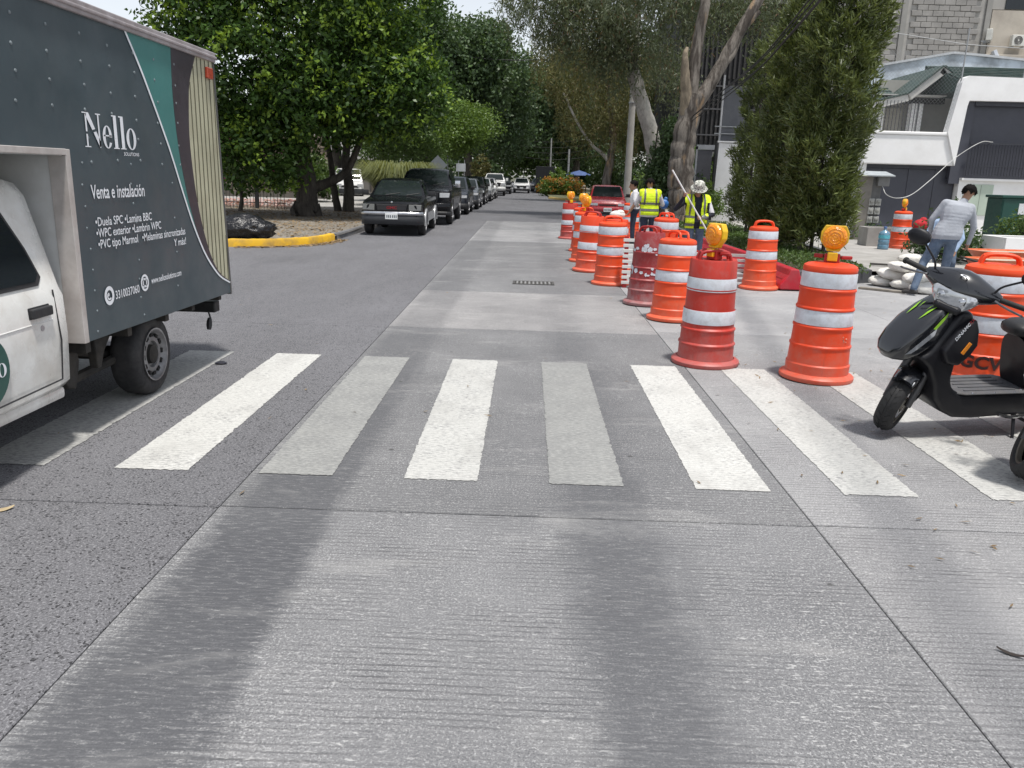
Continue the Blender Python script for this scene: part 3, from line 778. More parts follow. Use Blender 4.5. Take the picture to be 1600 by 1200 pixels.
# running gear
for sx in (1, -1):
    make_wheel(truck, (sx * .825, 0.0, .312), .312, .20, rim=.66, out=sx)
    make_wheel(truck, (sx * .825, 2.45 - TY, .312), .312, .20, rim=.66, out=sx)
mb = MB()
for sx in (.42, -.42): mb.span((sx - .04, 2.2 - TY, .46), (sx + .04, 7.3 - TY, .60))
for y in (4.95, 5.5, 6.1, 6.6, 7.2): mb.span((-.88, y - .03 - TY, .555), (.90, y + .03 - TY, .625))
mb.tube([(-.7, 0, .312), (.7, 0, .312)], .055, 10); mb.ball((0, 0, .312), (.15, .17, .16))
for sx in (.58, -.58):
    mb.tube(curve_pts([(sx, 5.35 - TY, .46), (sx, 5.7 - TY, .37), (sx, 6.0 - TY, .35), (sx, 6.35 - TY, .38), (sx, 6.7 - TY, .48)], 10), .028, 6)
mb.tube([(.45, 4.6 - TY, .36), (.62, 5.2 - TY, .30), (.66, 5.9 - TY, .34)], .035, 8); mb.tube([(.1, 3.4 - TY, .42), (.05, 5.9 - TY, .36)], .04, 8)
mb.span((-.75, 4.85 - TY, .36), (-.2, 5.6 - TY, .56))
mb.build('chassis', DARKM, truck, smooth=40)
mb = MB(); mb.prism([(4.78, .60), (5.02, .60), (5.05, .47), (4.98, .30), (4.90, .33), (4.82, .42)], .60, .78, 'YZ', M=Matrix.Translation((0, -TY, 0)))
mb.build('mudguard', DARKM, truck, smooth=None, bevel=.01)
mb = MB(); mb.prism([(5.28, .62), (5.60, .625), (5.50, .55), (5.40, .46), (5.35, .36), (5.30, .36)], .70, .76, 'YZ', M=Matrix.Translation((0, -TY, 0)))
mb.build('mudguard_bracket', DARKM, truck, smooth=None, bevel=.01)
mb = MB(); mb.span((-.84, 7.22 - TY, .43), (.84, 7.34 - TY, .53)); mb.span((.60, 6.60 - TY, .50), (.66, 7.23 - TY, .565)); mb.span((.40, 6.60 - TY, .46), (.46, 7.22 - TY, .555))
mb.build('rear_bumper', BLACK, truck, smooth=None, bevel=.012)
mb = MB(); mb.tube(curve_pts([(.80, 7.16 - TY, .45), (.81, 7.17 - TY, .40), (.815, 7.14 - TY, .38), (.82, 7.10 - TY, .30)], 8), [.008] * 4 + [.012, .02, .026, .028, .02], 6); mb.build('hanging_strap', BLACK, truck)
# ------------------------------------------------------------------ traffic drums
def drum_mat(name, col, dirt, amt, worn=0.0):
    if name in MATS: return MATS[name]
    m, nt, b = newmat(name)
    tc = nt.new('ShaderNodeTexCoord').outputs['Object']
    oi = nt.new('ShaderNodeObjectInfo')
    off = nt.new('ShaderNodeVectorMath', operation='ADD'); nt.link(tc, off.inputs[0])
    sc = nt.math('MULTIPLY', oi.outputs['Random'], 37.0); nt.link(sc, off.inputs[1])
    p = off.outputs[0]
    n1 = nt.noise(p, 3.0, 4); n2 = nt.noise(p, 9, 6, 0.7); n3 = nt.noise(nt.scaled(p, (8, 8, 1.6)), 2.0, 4)
    sep = nt.new('ShaderNodeSeparateXYZ'); nt.link(tc, sep.inputs[0])
    c = nt.mix(nt.ramp(n1, .3, .7), tuple(v * .88 for v in col), col)
    low = nt.ramp(sep.outputs[2], 0.0, 0.45, 0.36, 0.0)                       # splash dirt gathers at the foot
    g = nt.math('ADD', n2, low)
    c = nt.mix(nt.ramp(g, .52, .88, 0, amt), c, dirt)
    c = nt.mix(nt.ramp(n3, .62, .72, 0, amt * .5), c, (0.10, 0.07, 0.06))
    nt.link(c, b.inputs['Base Color']); b.inputs['Roughness'].default_value = 0.48
    nt.link(nt.bump(nt.noise(p, 14, 3), .12, .01), b.inputs['Normal'])
    MATS[name] = m; return m
ORANGE = drum_mat('drum_orange', (0.78, 0.060, 0.010), (0.42, 0.20, 0.15), .45)
ORANGE2 = drum_mat('drum_bright_orange', (0.80, 0.066, 0.007), (0.48, 0.24, 0.16), .35)
REDDR = drum_mat('drum_faded_red', (0.50, 0.034, 0.020), (0.34, 0.16, 0.15), .55)
MAROON = drum_mat('drum_maroon', (0.30, 0.028, 0.030), (0.32, 0.20, 0.20), .8)
REFL = mat('reflective_band', (0.66, 0.70, 0.76), 0.35, 0.06, 6, dirt=(0.38, 0.36, 0.36), dirt_amt=0.45, dirt_scale=14, bump=.1, bscale=30)
AMBER = None
def amber_mat():
    m, nt, b = newmat('amber_lens')
    tc = nt.new('ShaderNodeTexCoord').outputs['Object']
    v = nt.new('ShaderNodeTexVoronoi'); v.inputs['Scale'].default_value = 55; nt.link(tc, v.inputs['Vector'])
    nt.link(nt.mix(nt.ramp(v.outputs['Distance'], .1, .7), (0.95, 0.40, 0.012), (0.86, 0.26, 0.006)), b.inputs['Base Color'])
    b.inputs['Roughness'].default_value = .22; b.inputs['Specular IOR Level'].default_value = .7
    nt.link(nt.bump(v.outputs['Distance'], .6, .006), b.inputs['Normal']); return m
AMBER = amber_mat()
LAMPY = mat('lamp_yellow', (0.80, 0.50, 0.012), 0.42, 0.10, 9, dirt=(0.4, 0.25, 0.06), dirt_amt=.3)
REDPL = mat('red_bracket', (0.34, 0.02, 0.018), .5, .15, 8)
def make_drum(name, label, loc, rz=0.0, kind='new', m=ORANGE, H=1.0, RS=1.0, light=None, handle=True, lean=(0, 0), handle_rz=0.0):
    t = thing(name, label, 'traffic drum', (loc[0], loc[1], 0.003), rz, 'orange traffic drums around the roadworks')
    if lean == (0, 0): lean = (rnd.uniform(-.02, .02), rnd.uniform(-.02, .02))
    t.rotation_euler = (lean[0], lean[1], rz); H *= 1.045; RS *= .925
    if kind == 'new':     # stepped tiers: (z0, z1, r0, r1)
        tiers = [(.085, .135, .298, .292, 0), (.14, .305, .288, .280, 0), (.305, .465, .277, .270, 0), (.465, .62, .267, .260, 1), (.62, .775, .260, .254, 0), (.775, .925, .251, .246, 1)]
        prof = [(.30, .03), (.298, .085)]
        for (z0, z1, r0, r1, w) in tiers[1:]:
            prof += [(r0 + .012, z0 - .012), (r0 + .012, z0), (r0, z0 + .012), (r1, z1 - .012)]
        prof += [(.249, .922), (.251, .94), (.243, .962), (.215, .976), (.16, .987), (.001, .99)]
        bands = [(.480, .603, .2665, .2615), (.791, .913, .2507, .2475)]
    else:
        tiers = [(.135, .29), (.29, .45), (.45, .70), (.70, .985)]
        prof = [(.30, .03), (.285, .09), (.283, .19), (.292, .20), (.292, .21), (.276, .225), (.272, .33), (.281, .34), (.281, .35), (.264, .365), (.256, .50), (.262, .505), (.262, .515), (.252, .525), (.246, .70), (.252, .71), (.252, .72), (.244, .73), (.236, .97), (.228, .985), (.20, .975), (.001, .97)]
        bands = [(.40, .525, .2655, .2595), (.70, .82, .2465, .243)]
        if kind == 'old': bands = [(.43, .495, .262, .258), (.60, .69, .251, .2475), ]
    sc = lambda P: [(a * RS, b_ * H) for a, b_ in P]
    mb = MB(); mb.lathe(sc(prof), 48, cap=False); mb.build('body', m, t, smooth=30)
    mb = MB(); mb.lathe(sc([(.30, .004), (.345, .004), (.352, .018), (.350, .038), (.335, .05), (.31, .062), (.297, .066)]), 48, cap=False); mb.build('base_ring', m, t, smooth=40)
    for (z0, z1, r0, r1) in bands:
        n = 48; d = .004 / RS
        if kind == 'ragged':      # torn remains of the sheeting
            mb = MB()
            for k in range(34):
                a = rnd.uniform(0, 6.283); z = rnd.uniform(z0, z1); w_ = rnd.uniform(.015, .04); h_ = rnd.uniform(.02, .05)
                rr_ = (r0 + (r1 - r0) * (z - z0) / (z1 - z0) + .004) * RS
                pts = []
                for q_ in range(5):
                    aa = a + w_ / rr_ * math.cos(q_ * 1.2566 + k); zz = z + h_ * math.sin(q_ * 1.2566 + k) * rnd.uniform(.5, 1)
                    pts.append((rr_ * math.cos(aa), rr_ * math.sin(aa), zz * H))
                mb.add(pts, [(0, 1, 2, 3, 4)])
            o = mb.build('torn_band', REFL, t, smooth=None); o['kind'] = 'stuff'
        else:
            mb = MB(); mb.lathe(sc([(r0 + d, z0), (r0 + d + .001, z0 + .003), (r1 + d + .001, z1 - .003), (r1 + d, z1)]), n, cap=False); mb.build('reflective_band', REFL, t, smooth=40)
    if handle:
        mb = MB(); ztop = (.985 if kind == 'new' else .975) * H
        M = Matrix.Rotation(handle_rz, 4, 'Z')
        for s in (-1, 1):
            pts = [(s * .055, -.15, ztop - .02), (s * .055, -.135, ztop + .045), (s * .055, -.10, ztop + .075), (s * .055, 0, ztop + .085), (s * .055, .10, ztop + .075), (s * .055, .135, ztop + .045), (s * .055, .15, ztop - .02)]
            mb.tube(curve_pts(pts, 14), .016, 8, M=M)
        for y in (-.115, .115): mb.box((0, y, ztop + .062), (.11, .035, .022), M=M)
        mb.build('handle', m if kind == 'new' else REDPL, t, smooth=50)
    if light is not None:     # flasher on a red bracket; its lens faces angle `light`
        zt = .985 * H
        M = Matrix.Translation((.0, .0, zt)) @ Matrix.Rotation(light, 4, 'Z')   # local -Y is the lens side
        mb = MB(); mb.box((0, 0, .035), (.13, .085, .09), M=M); mb.box((.12, .02, .05), (.10, .03, .03), M=M, rz=.3); mb.box((-.11, .02, .055), (.08, .04, .035), M=M, rz=-.3)
        mb.build('bracket', REDPL, t, smooth=None, bevel=.008)
        mb = MB(); mb.box((0, -.03, .055), (.085, .075, .075), M=M); mb.prism([(-.05, .10), (.05, .10), (.065, .12), (-.065, .12)], -.035, .035, 'XZ', M=M)
        outl = [(-.055, .115), (.055, .115), (.115, .185), (.118, .26), (.085, .325), (-.085, .325), (-.118, .26), (-.115, .185)]
        mb.prism(outl, -.03, .035, 'XZ', M=M)
        lamp = mb.build('warning_lamp', LAMPY, t, smooth=None, bevel=.008)
        for s in (-1, 1):
            mb = MB(); prof2 = [(.104, .0), (.102, .012), (.085, .026), (.05, .036), (.001, .04)]
            MM = M @ Matrix.Translation((0, s * .032, .222)) @ Matrix.Rotation(R(90) * (1 if s < 0 else -1), 4, 'X')
            mb.lathe(prof2, 28, cap=False, M=MM); mb.build('lens', AMBER, lamp, smooth=50)
            if s < 0:
                mb = MB()
                for rr_ in (.075, .05, .026): mb.lathe([(rr_ + .004, .03 if rr_ > .06 else .037), (rr_, .034 if rr_ > .06 else .041), (rr_ - .004, .03 if rr_ > .06 else .037)], 24, cap=False, M=MM)
                mb.build('lens_ring', AMBER, lamp, smooth=50)
    return t
B = 'traffic_drum'
make_drum(B, 'orange striped drum with an amber lamp facing the camera, nearest in the open', (2.69, 7.24), m=ORANGE, light=-.32, H=1.02, handle=False, lean=(.004, .012))
scuff = bpy.data.objects['traffic_drum']
mb = MB()
for k in range(7):
    a = R(-62) + rnd.uniform(-.12, .12); z = .40 + rnd.uniform(-.03, .03); pts = []
    for q_ in range(5): pts.append((.2575 * math.cos(a + rnd.uniform(-.05, .05)), .2575 * math.sin(a + rnd.uniform(-.05, .05)), z + rnd.uniform(-.012, .012)))
    mb.add(pts, [(0, 1, 2, 3, 4)])
o = mb.build('scuff_marks', mat('scuff', (.62, .36, .28), .7, .1), scuff, smooth=None); o['kind'] = 'stuff'
make_drum(B, 'faded red drum with a side-turned amber lamp at the end of the left row', (1.775, 7.72), kind='flat', m=REDDR, light=-1.05, H=.985, handle_rz=1.57)
make_drum(B, 'clean bright orange drum with arched handle right behind the faded red drum', (1.88, 10.2), m=ORANGE2, handle_rz=.35, H=.99)
make_drum(B, 'scuffed maroon drum with torn reflective bands between two orange drums', (1.70, 11.42), kind='ragged', m=MAROON, H=.98, handle_rz=.8, RS=.95)
make_drum(B, 'bright orange drum with a small ring handle, fifth along the row from the crossing', (1.42, 13.55), m=ORANGE2, handle_rz=1.5)
make_drum(B, 'orange drum peeping out left of the bright orange drum with ring handle', (1.20, 15.4), kind='flat', m=ORANGE, handle_rz=1.2)
make_drum(B, 'orange drum with tall arched handle and amber lamp in mid row', (1.22, 17.2), m=ORANGE2, handle_rz=1.57, light=-.9)
make_drum(B, 'orange drum almost hidden in the row with its lamp facing the camera', (1.33, 19.6), m=ORANGE, light=.1, handle=False)
make_drum(B, 'faded drum with an amber lamp at the far end of the row on the asphalt', (1.22, 23.6), kind='flat', m=REDDR, light=.4, H=.97, handle=False)
make_drum(B, 'orange drum with arched handle standing alone beside the red barrier', (3.90, 13.55), m=ORANGE2, handle_rz=1.45)
make_drum(B, 'orange drum with a slim lamp standing between the red car and the worker from behind', (3.05, 24.4), m=ORANGE2, light=1.2, handle=False)
make_drum(B, 'orange drum with a lamp on the driveway beside the blue water jug', (10.3, 22.75), m=ORANGE2, light=1.0, H=1.05, handle=False)
make_drum(B, 'drum top showing behind the maroon drum and the clean orange drum', (2.62, 15.6), m=ORANGE, handle_rz=.5)
gcv = make_drum(B, 'wide orange drum with black sprayed letters behind the parked scooter', (4.03, 7.0), m=ORANGE2, H=1.07, RS=1.12, handle_rz=1.2)
# sprayed letters wrapped round the drum
SPRAY = mat('spray_black', (0.03, 0.012, 0.012), .8, .2)
SPRAY_SOFT = mat('spray_haze', (0.26, 0.030, 0.012), .8, .2)
def wrap_text(parent, txt, size, ang0, z, rad, H=1.0):
    for nm, boldness, m_, dr in (('sprayed_haze', .05, SPRAY_SOFT, .0035), ('sprayed_letters', .022, SPRAY, .006)):
        me = text_mesh(txt, size, offset=boldness * size, xscale=1.1)
        bm = bmesh.new(); bm.from_mesh(me)
        bmesh.ops.triangulate(bm, faces=bm.faces)
        bmesh.ops.subdivide_edges(bm, edges=bm.edges, cuts=2)
        for v in bm.verts:
            zz = z + v.co.y; rr_ = rad(zz) + dr; a = ang0 + v.co.x / rr_
            v.co = Vector((rr_ * math.cos(a), rr_ * math.sin(a), zz))
        bm.to_mesh(me); bm.free(); link_mesh(nm, me, m_, parent)
wrap_text(gcv, 'GCV', .145, R(-152), .24, lambda z: (.302 - .045 * z) * 1.036)
# ------------------------------------------------------------------ vehicles
def paint(name, col, rough=.22, coat=.8, metal=0.0):
    return mat(name, col, rough, .05, 3, coat=coat * (.22 if max(col) < .15 else 1), spec=.25 if max(col) < .15 else .5, metal=metal, dirt=tuple(min(1, c * .9 + .006) for c in col), dirt_amt=.25, dirt_scale=3)
CHROME = mat('chrome', (0.55, 0.56, 0.58), .18, .05, 5, metal=.95)
LAMPG = mat('lamp_glass', (0.35, 0.36, 0.37), .12, .15, 25, spec=.9, coat=.6)
LAMPD = mat('lamp_glass_hazy', (0.10, 0.10, 0.092), .2, .15, 25, spec=.9, coat=.6)
PLATE = mat('licence_plate', (0.72, 0.74, 0.74), .5, .06, 10)
PLATEINK = mat('plate_ink', (0.08, 0.10, 0.12), .6, .1)
WSGLASS = glassmat('windscreen_glass', (0.010, 0.014, 0.014), .03, .22)
def bool_cut(me, cyls):
    cut = MB()
    for (c, r_, w) in cyls: cut.lathe([(r_, -w / 2), (r_, w / 2)], 28, 'X', c=c)
    co = bpy.data.objects.new('cut', cut.mesh('cut')); COL.objects.link(co)
    out = modified(me, [('BOOLEAN', dict(operation='DIFFERENCE', object=co, solver='EXACT'))], me.name)
    bpy.data.objects.remove(co)
    return out
def make_vehicle(name, label, cat, loc, rz, s, pm, group='cars parked along the left kerb'):
    """front at local y=0 looking toward -Y, tail at y=L. s: measures"""
    t = thing(name, label, cat, (loc[0], loc[1], 0), rz, group)
    L, W = s['L'], s['W'] / 2; zb = s.get('zb', .28)
    top = s['top']                       # [(y, z)] upper edge of the lower body
    def topz(y):
        for i in range(len(top) - 1):
            if top[i][0] <= y <= top[i + 1][0]:
                return top[i][1] + (top[i + 1][1] - top[i][1]) * (y - top[i][0]) / (top[i + 1][0] - top[i][0])
        return top[-1][1]
    ys = sorted(set([0, .06, .16, .34, .7, 1.1, 1.6, 2.2, 3.0, L - 1.0, L - .5, L - .15, L - .03] + [p[0] for p in top]))
    ys = [y for y in ys if 0 <= y <= L]
    rings = []
    for y in ys:
        e = min(y, .36); f = .80 + .20 * (1 - (1 - e / .36) ** 2.2) if y < .36 else 1.0
        e2 = min(L - y, .3); f2 = .88 + .12 * (1 - (1 - e2 / .3) ** 2) if L - y < .3 else 1.0
        w = W * f * f2; zt = topz(y); b_ = zb + (.06 if y < .05 or L - y < .05 else 0)
        rings.append([(a * w, y, z) for a, z in ((.90, b_), (.97, b_ + .10), (1.0, b_ + (zt - b_) * .5), (.985, zt - .10), (.94, zt - .025), (.80, zt), (.30, zt + s.get('crown', .02)), (-.30, zt + s.get('crown', .02)), (-.80, zt), (-.94, zt - .025), (-.985, zt - .10), (-1.0, b_ + (zt - b_) * .5), (-.97, b_ + .10), (-.90, b_))])
    mb = MB(); mb.loft(rings); me = mb.mesh('body')
    wr = s['wr']; ax = s['axles']
    me = bool_cut(me, [((sx * W, y, wr), wr * 1.14, .52) for sx in (-1, 1) for y in ax])
    me.polygons.foreach_set('use_smooth', [True] * len(me.polygons)); me.set_sharp_from_angle(angle=R(32))
    me.materials.clear(); link_mesh('body', me, pm, t)
    if 'two_tone' in s:
        mb = MB()
        for sx in (-1, 1):
            for (a, b_) in s['two_tone']: mb.span((sx * W - .004 if sx > 0 else sx * W - .006, a, zb + .06), (sx * W + .006 if sx > 0 else sx * W + .004, b_, zb + .30))
        mb.build('side_moulding', CHROME if s.get('chrome') else mat('silver_paint', (.42, .43, .44), .35, .05, metal=.4), t, smooth=None, bevel=.01)
        for sx in (-1, 1):
            for y in ax:
                mb = MB(); mb.tube([(sx * (W + .008), y + wr * 1.17 * math.cos(R(a)), wr + wr * 1.17 * math.sin(R(a))) for a in range(-8, 189, 14)], .028, 6); mb.build('wheel_arch', MATS['silver_paint'], t, smooth=50)
    for sx in (-1, 1):
        for y in ax: make_wheel(t, (sx * (W - .015), y, wr), wr, .21, .64, sx, 22, s.get('rim', 'alloy'))
    # greenhouse
    y1, y2, y3, y4 = s['cab']; zr = s['H']; wb, wt = W * .93, W * s.get('roofw', .74)
    z1, z4 = topz(y1) - .03, topz(y4) - .03
    mb = MB()
    n = 7
    R1 = [(-wb, y1, z1), (wb, y1, z1)]
    prof = [(y1, z1, wb), (y1 + (y2 - y1) * .55, z1 + (zr - z1) * .60, wb + (wt - wb) * .55), (y2, zr - .035, wt + .01), (y2 + .22, zr, wt), ((y2 + y3) / 2, zr + .012, wt), (y3 - .2, zr, wt), (y3, zr - .04, wt + .01), (y4, z4, wb)]
    zlow = min(z1, z4) - .02
    rings = []
    for (y, z, w) in prof:
        rings.append([(-wb, y, zlow), (-wb - .003, y, z1 + .0 if z > z1 + .1 else z - .01), (-w, y, z - .03 if z > z1 + .1 else z), (-w * .86, y, z + .0), (0, y, z + .012), (w * .86, y, z + .0), (w, y, z - .03 if z > z1 + .1 else z), (wb + .003, y, z1 + .0 if z > z1 + .1 else z - .01), (wb, y, zlow)])
    mb.loft(rings); mb.build('cabin', pm, t, smooth=30)
    def lerp(a, b_, u): return a + (b_ - a) * u
    # windscreen, proud of the cabin by a few millimetres
    nx = Vector((0, -(zr - z1), (y2 - y1))).normalized() * .012
    def ws(u, v):      # u across -1..1, v up 0..1 on the two-piece slope
        if v < .57: k = v / .57; y = lerp(y1, prof[1][0], k); z = lerp(z1, prof[1][1], k); w = lerp(wb, prof[1][2], k)
        else: k = (v - .57) / .43; y = lerp(prof[1][0], y2, k); z = lerp(prof[1][1], zr - .035, k); w = lerp(prof[1][2], wt + .01, k)
        return (u * w, y + nx.y - .0 + .015 * abs(u) ** 2, z + nx.z)
    us = [-.89, -.6, -.3, 0, .3, .6, .89]; vs_ = [.10, .34, .57, .78, .95]
    mb = MB(); mb.add([ws(u, v) for v in vs_ for u in us], [(r_ * 7 + c, r_ * 7 + c + 1, r_ * 7 + c + 8, r_ * 7 + c + 7) for r_ in range(4) for c in range(6)])
    mb.build('windscreen', WSGLASS, t, smooth=60)
    # side glass
    for sx in (-1, 1):
        for (a0, a1) in s['windows']:
            zs0, zs1 = max(z1, z4) + .07, zr - .10
            def sp(y, z):
                k = (z - z1) / (zr - .03 - z1); return (sx * (lerp(wb, wt, k) + .010), y, z)
            ya = a0 + (.30 if a0 < y2 else .03) ; yb = a1 - (.12 if a1 > y3 - .05 else .03)
            mb = MB(); mb.add([sp(a0, zs0), sp(a1, zs0), sp(yb, zs1), sp(ya, zs1)], [(0, 1, 2, 3)]); mb.build('side_window', GLASS, t, smooth=None)
    # rear glass
    mb = MB(); mb.add([(-wb * .85, y4 + .02, z4 + .08), (wb * .85, y4 + .02, z4 + .08), (wt * .85, y3 + .02, zr - .09), (-wt * .85, y3 + .02, zr - .09)], [(0, 1, 2, 3)]); mb.build('rear_window', GLASS, t, smooth=None)
    # face
    gz0, gz1, gw = s['grille']
    mb = MB(); mb.prism([(-gw, gz1), (gw, gz1), (gw * .92, gz0), (-gw * .92, gz0)], -.012, .05, 'XZ'); gp = mb.build('grille', BLACK, t, smooth=None, bevel=.012)
    for k in range(s.get('bars', 3)):
        z = gz0 + (gz1 - gz0) * (k + 1) / (s.get('bars', 3) + 1)
        mb = MB(); mb.span((-gw * .9, -.018, z - .008), (gw * .9, -.0125, z + .008)); mb.build('grille_bar', CHROME if s.get('chrome') else BLACK, gp, smooth=None)
    hz0, hz1, hx0, hx1 = s['lamps']
    for sx in (-1, 1):
        mb = MB()
        P = [(hx0, -.040, hz0), (hx1, .012, hz0 + .01), (hx1 * 1.02, .045, hz1), (hx0, -.026, hz1)]
        Q = [(p[0], p[1] + .16, p[2]) for p in P]
        pts = [(sx * p[0], p[1], p[2]) for p in P + Q]
        mb.add(pts, [(0, 1, 2, 3), (7, 6, 5, 4), (0, 4, 5, 1), (1, 5, 6, 2), (2, 6, 7, 3), (3, 7, 4, 0)])
        hl = mb.build('headlight', s.get('lampm', LAMPG), t, smooth=None, bevel=.012)
    bz0, bz1 = s['bumper']
    def bump_ring(z0, z1, off, m, nm):
        path = [(-W * .99, .42), (-W * .97, .16), (-W * .86, .03), (-W * .5, -.04), (0, -.055), (W * .5, -.04), (W * .86, .03), (W * .97, .16), (W * .99, .42)]
        rg = []
        for (x, y) in path: rg.append([(x * (1 + off), y - off, z0), (x * (1 + off) * 1.012, y - off - .025, (z0 + z1) / 2), (x * (1 + off), y - off, z1), (x * .93, y + .08, z1), (x * .93, y + .08, z0)])
        mb = MB(); mb.loft(rg); return mb.build(nm, m, t, smooth=40, bevel=.006, seg=1)
    bump_ring(bz0, bz1, .012, s.get('bumpm', pm), 'front_bumper')
    if 'valance' in s: bump_ring(s['valance'][0], s['valance'][1], .006, s.get('valm', BLACK), 'front_valance')
    pz = s.get('plate', (bz0 + bz1) / 2)
    mb = MB(); mb.box((0, -.092, pz), (.34, .012, .165)); pl = mb.build('licence_plate', PLATE, t, smooth=None, bevel=.004, seg=1)
    for k in range(6):
        mb = MB(); mb.box((-.12 + .048 * k + (.0 if k < 3 else .012), -.0995, pz - .005), (.028, .003, .07)); mb.build('plate_mark', PLATEINK, pl, smooth=None)
    for sx in (-1, 1):
        mb = MB(); mb.box((sx * (W + .10), y1 + .28, z1 + .13), (.19, .09, s.get('mh', .14))); mb.tube([(sx * (W - .08), y1 + .30, z1 + .06), (sx * (W + .05), y1 + .29, z1 + .10)], .022, 6)
        mb.build('wing_mirror', s.get('mirm', BLACK), t, smooth=40, bevel=.02)
    mb = MB()
    for a, b_, c in s.get('shut', []): mb.span((-W - .002, a, b_), (W + .002, a + .008, c))
    # wipers
    mb = MB()
    for x in (-.35, .25):
        a = Vector(ws(x / wb, .10)); b_ = Vector(ws((x + .42) / wb, .22)); mb.tube([a + nx * .8, b_ + nx * .8], .008, 5)
    mb.build('wiper', BLACK, t)
    return t
P_BLACK = paint('paint_black', (0.004, 0.0045, 0.006)); P_CHAR = paint('paint_charcoal', (0.010, 0.011, 0.014)); P_GREY = paint('paint_grey', (0.10, 0.11, 0.125)); P_SLATE = paint('paint_slate', (0.030, 0.035, 0.045))
P_WHITE = paint('paint_white', (0.74, 0.74, 0.73)); P_RED = paint('paint_red', (0.42, 0.018, 0.026), .3); P_SILVER = paint('paint_silver', (0.42, 0.43, 0.44), .3, .6, .3)
BUMPD = mat('bumper_dark', (0.024, 0.026, 0.03), .5, .15, 5)
gm = dict(L=4.85, W=1.74, H=1.53, zb=.30, wr=.33, axles=(.80, 3.75), top=[(0, .86), (.10, .93), (.5, .975), (1.25, 1.04), (1.45, 1.03), (2.9, 1.03), (4.85, 1.02)], cab=(1.20, 1.98, 2.75, 2.98), roofw=.70, windows=[(1.42, 2.35), (2.4, 2.85)],
          grille=(.70, .86, .43), bars=0, lamps=(.69, .86, .47, .80), lampm=LAMPD, bumper=(.57, .665), bumpm=CHROME, valance=(.32, .565), valm=BUMPD, plate=.545, two_tone=[(1.2, 3.35)], rim='steel')
gmc = make_vehicle('pickup_truck', 'black older pickup truck with chrome bumper and red grille letters at the yellow kerb', 'pickup truck', (-3.74, 22.55), R(1.5), gm, P_BLACK)
me = text_mesh('GMC', .105, offset=.003, xscale=1.25, align='CENTER'); me.transform(Matrix.Translation((0, -.020, .735)) @ Matrix.Rotation(R(90), 4, 'X')); link_mesh('lettering', me, mat('red_letters', (.22, .006, .012), .4, .1), gmc)
mb = MB(); mb.lathe([(.03, -.02), (.026, -.03), (.001, -.035)], 12, 'Y', c=(0, .04, .915), cap=False); mb.build('bonnet_emblem', CHROME, gmc)
p2 = dict(L=5.75, W=2.0, H=1.87, zb=.42, wr=.41, axles=(.98, 4.6), top=[(0, 1.08), (.12, 1.16), (.6, 1.21), (1.5, 1.27), (1.75, 1.25), (3.9, 1.25), (5.75, 1.24)], cab=(1.42, 2.32, 3.65, 3.98), roofw=.72, windows=[(1.65, 2.65), (2.72, 3.75)],
          grille=(.78, 1.10, .58), bars=4, chrome=True, lamps=(.92, 1.08, .62, .94), bumper=(.48, .74), bumpm=P_BLACK, plate=.60, mh=.24, mirm=CHROME, valance=(.34, .47))
make_vehicle('pickup_truck', 'tall dark pickup truck with chrome mirrors parked behind the black older pickup', 'pickup truck', (-3.62, 27.9), R(.6), p2, P_CHAR)
suv = dict(L=4.5, W=1.82, H=1.60, zb=.26, wr=.345, axles=(.85, 3.55), top=[(0, .72), (.08, .86), (.35, .95), (1.2, 1.03), (1.4, 1.03), (3.9, 1.08), (4.5, 1.0)], cab=(1.12, 1.85, 3.75, 4.35), roofw=.72, windows=[(1.45, 2.45), (2.5, 3.35), (3.4, 3.85)],
           grille=(.50, .76, .50), bars=3, lamps=(.70, .82, .45, .84), bumper=(.26, .48), bumpm=BLACK, plate=.52)
make_vehicle('parked_suv', 'charcoal crossover with angular front, third in the parked row', 'car', (-3.50, 35.6), R(.4), suv, P_SLATE)
hatch = dict(suv, L=4.2, H=1.5, W=1.74)
make_vehicle('parked_car', 'grey car mostly hidden behind the charcoal crossover', 'car', (-3.36, 41.2), 0, hatch, P_GREY)
make_vehicle('parked_suv', 'dark grey car with pale windscreen, fifth in the parked row', 'car', (-3.42, 48.0), 0, suv, P_CHAR)
make_vehicle('parked_car', 'light car showing only a sliver behind the fifth parked car', 'car', (-3.30, 54.5), 0, hatch, P_SILVER)
make_vehicle('parked_car', 'second light car tucked behind in the far parked row', 'car', (-3.26, 61), 0, hatch, P_WHITE)
pw = dict(p2, H=1.85, W=1.95)
make_vehicle('pickup_truck', 'white pickup truck with black grille far down the left side', 'pickup truck', (-2.95, 70.5), R(1), dict(pw, chrome=False, mirm=P_WHITE, bumpm=P_WHITE), P_WHITE)
make_vehicle('parked_suv', 'black car behind the white pickup far down the street', 'car', (-2.55, 78), 0, suv, P_BLACK)
make_vehicle('oncoming_car', 'small white hatchback driving toward the camera far down the road', 'car', (-.72, 84), 0, dict(hatch, W=1.68, L=3.8, H=1.5, axles=(.75, 3.0), cab=(.9, 1.6, 3.1, 3.7), windows=[(1.2, 2.1), (2.15, 3.0)], top=[(0, .7), (.08, .85), (.35, .93), (1.0, 1.0), (3.5, 1.04), (3.8, .98)]), P_WHITE, None)
make_vehicle('oncoming_car', 'dark blue grey car behind the white hatchback, far down the road', 'car', (1.05, 93), R(-4), hatch, P_SLATE, None)
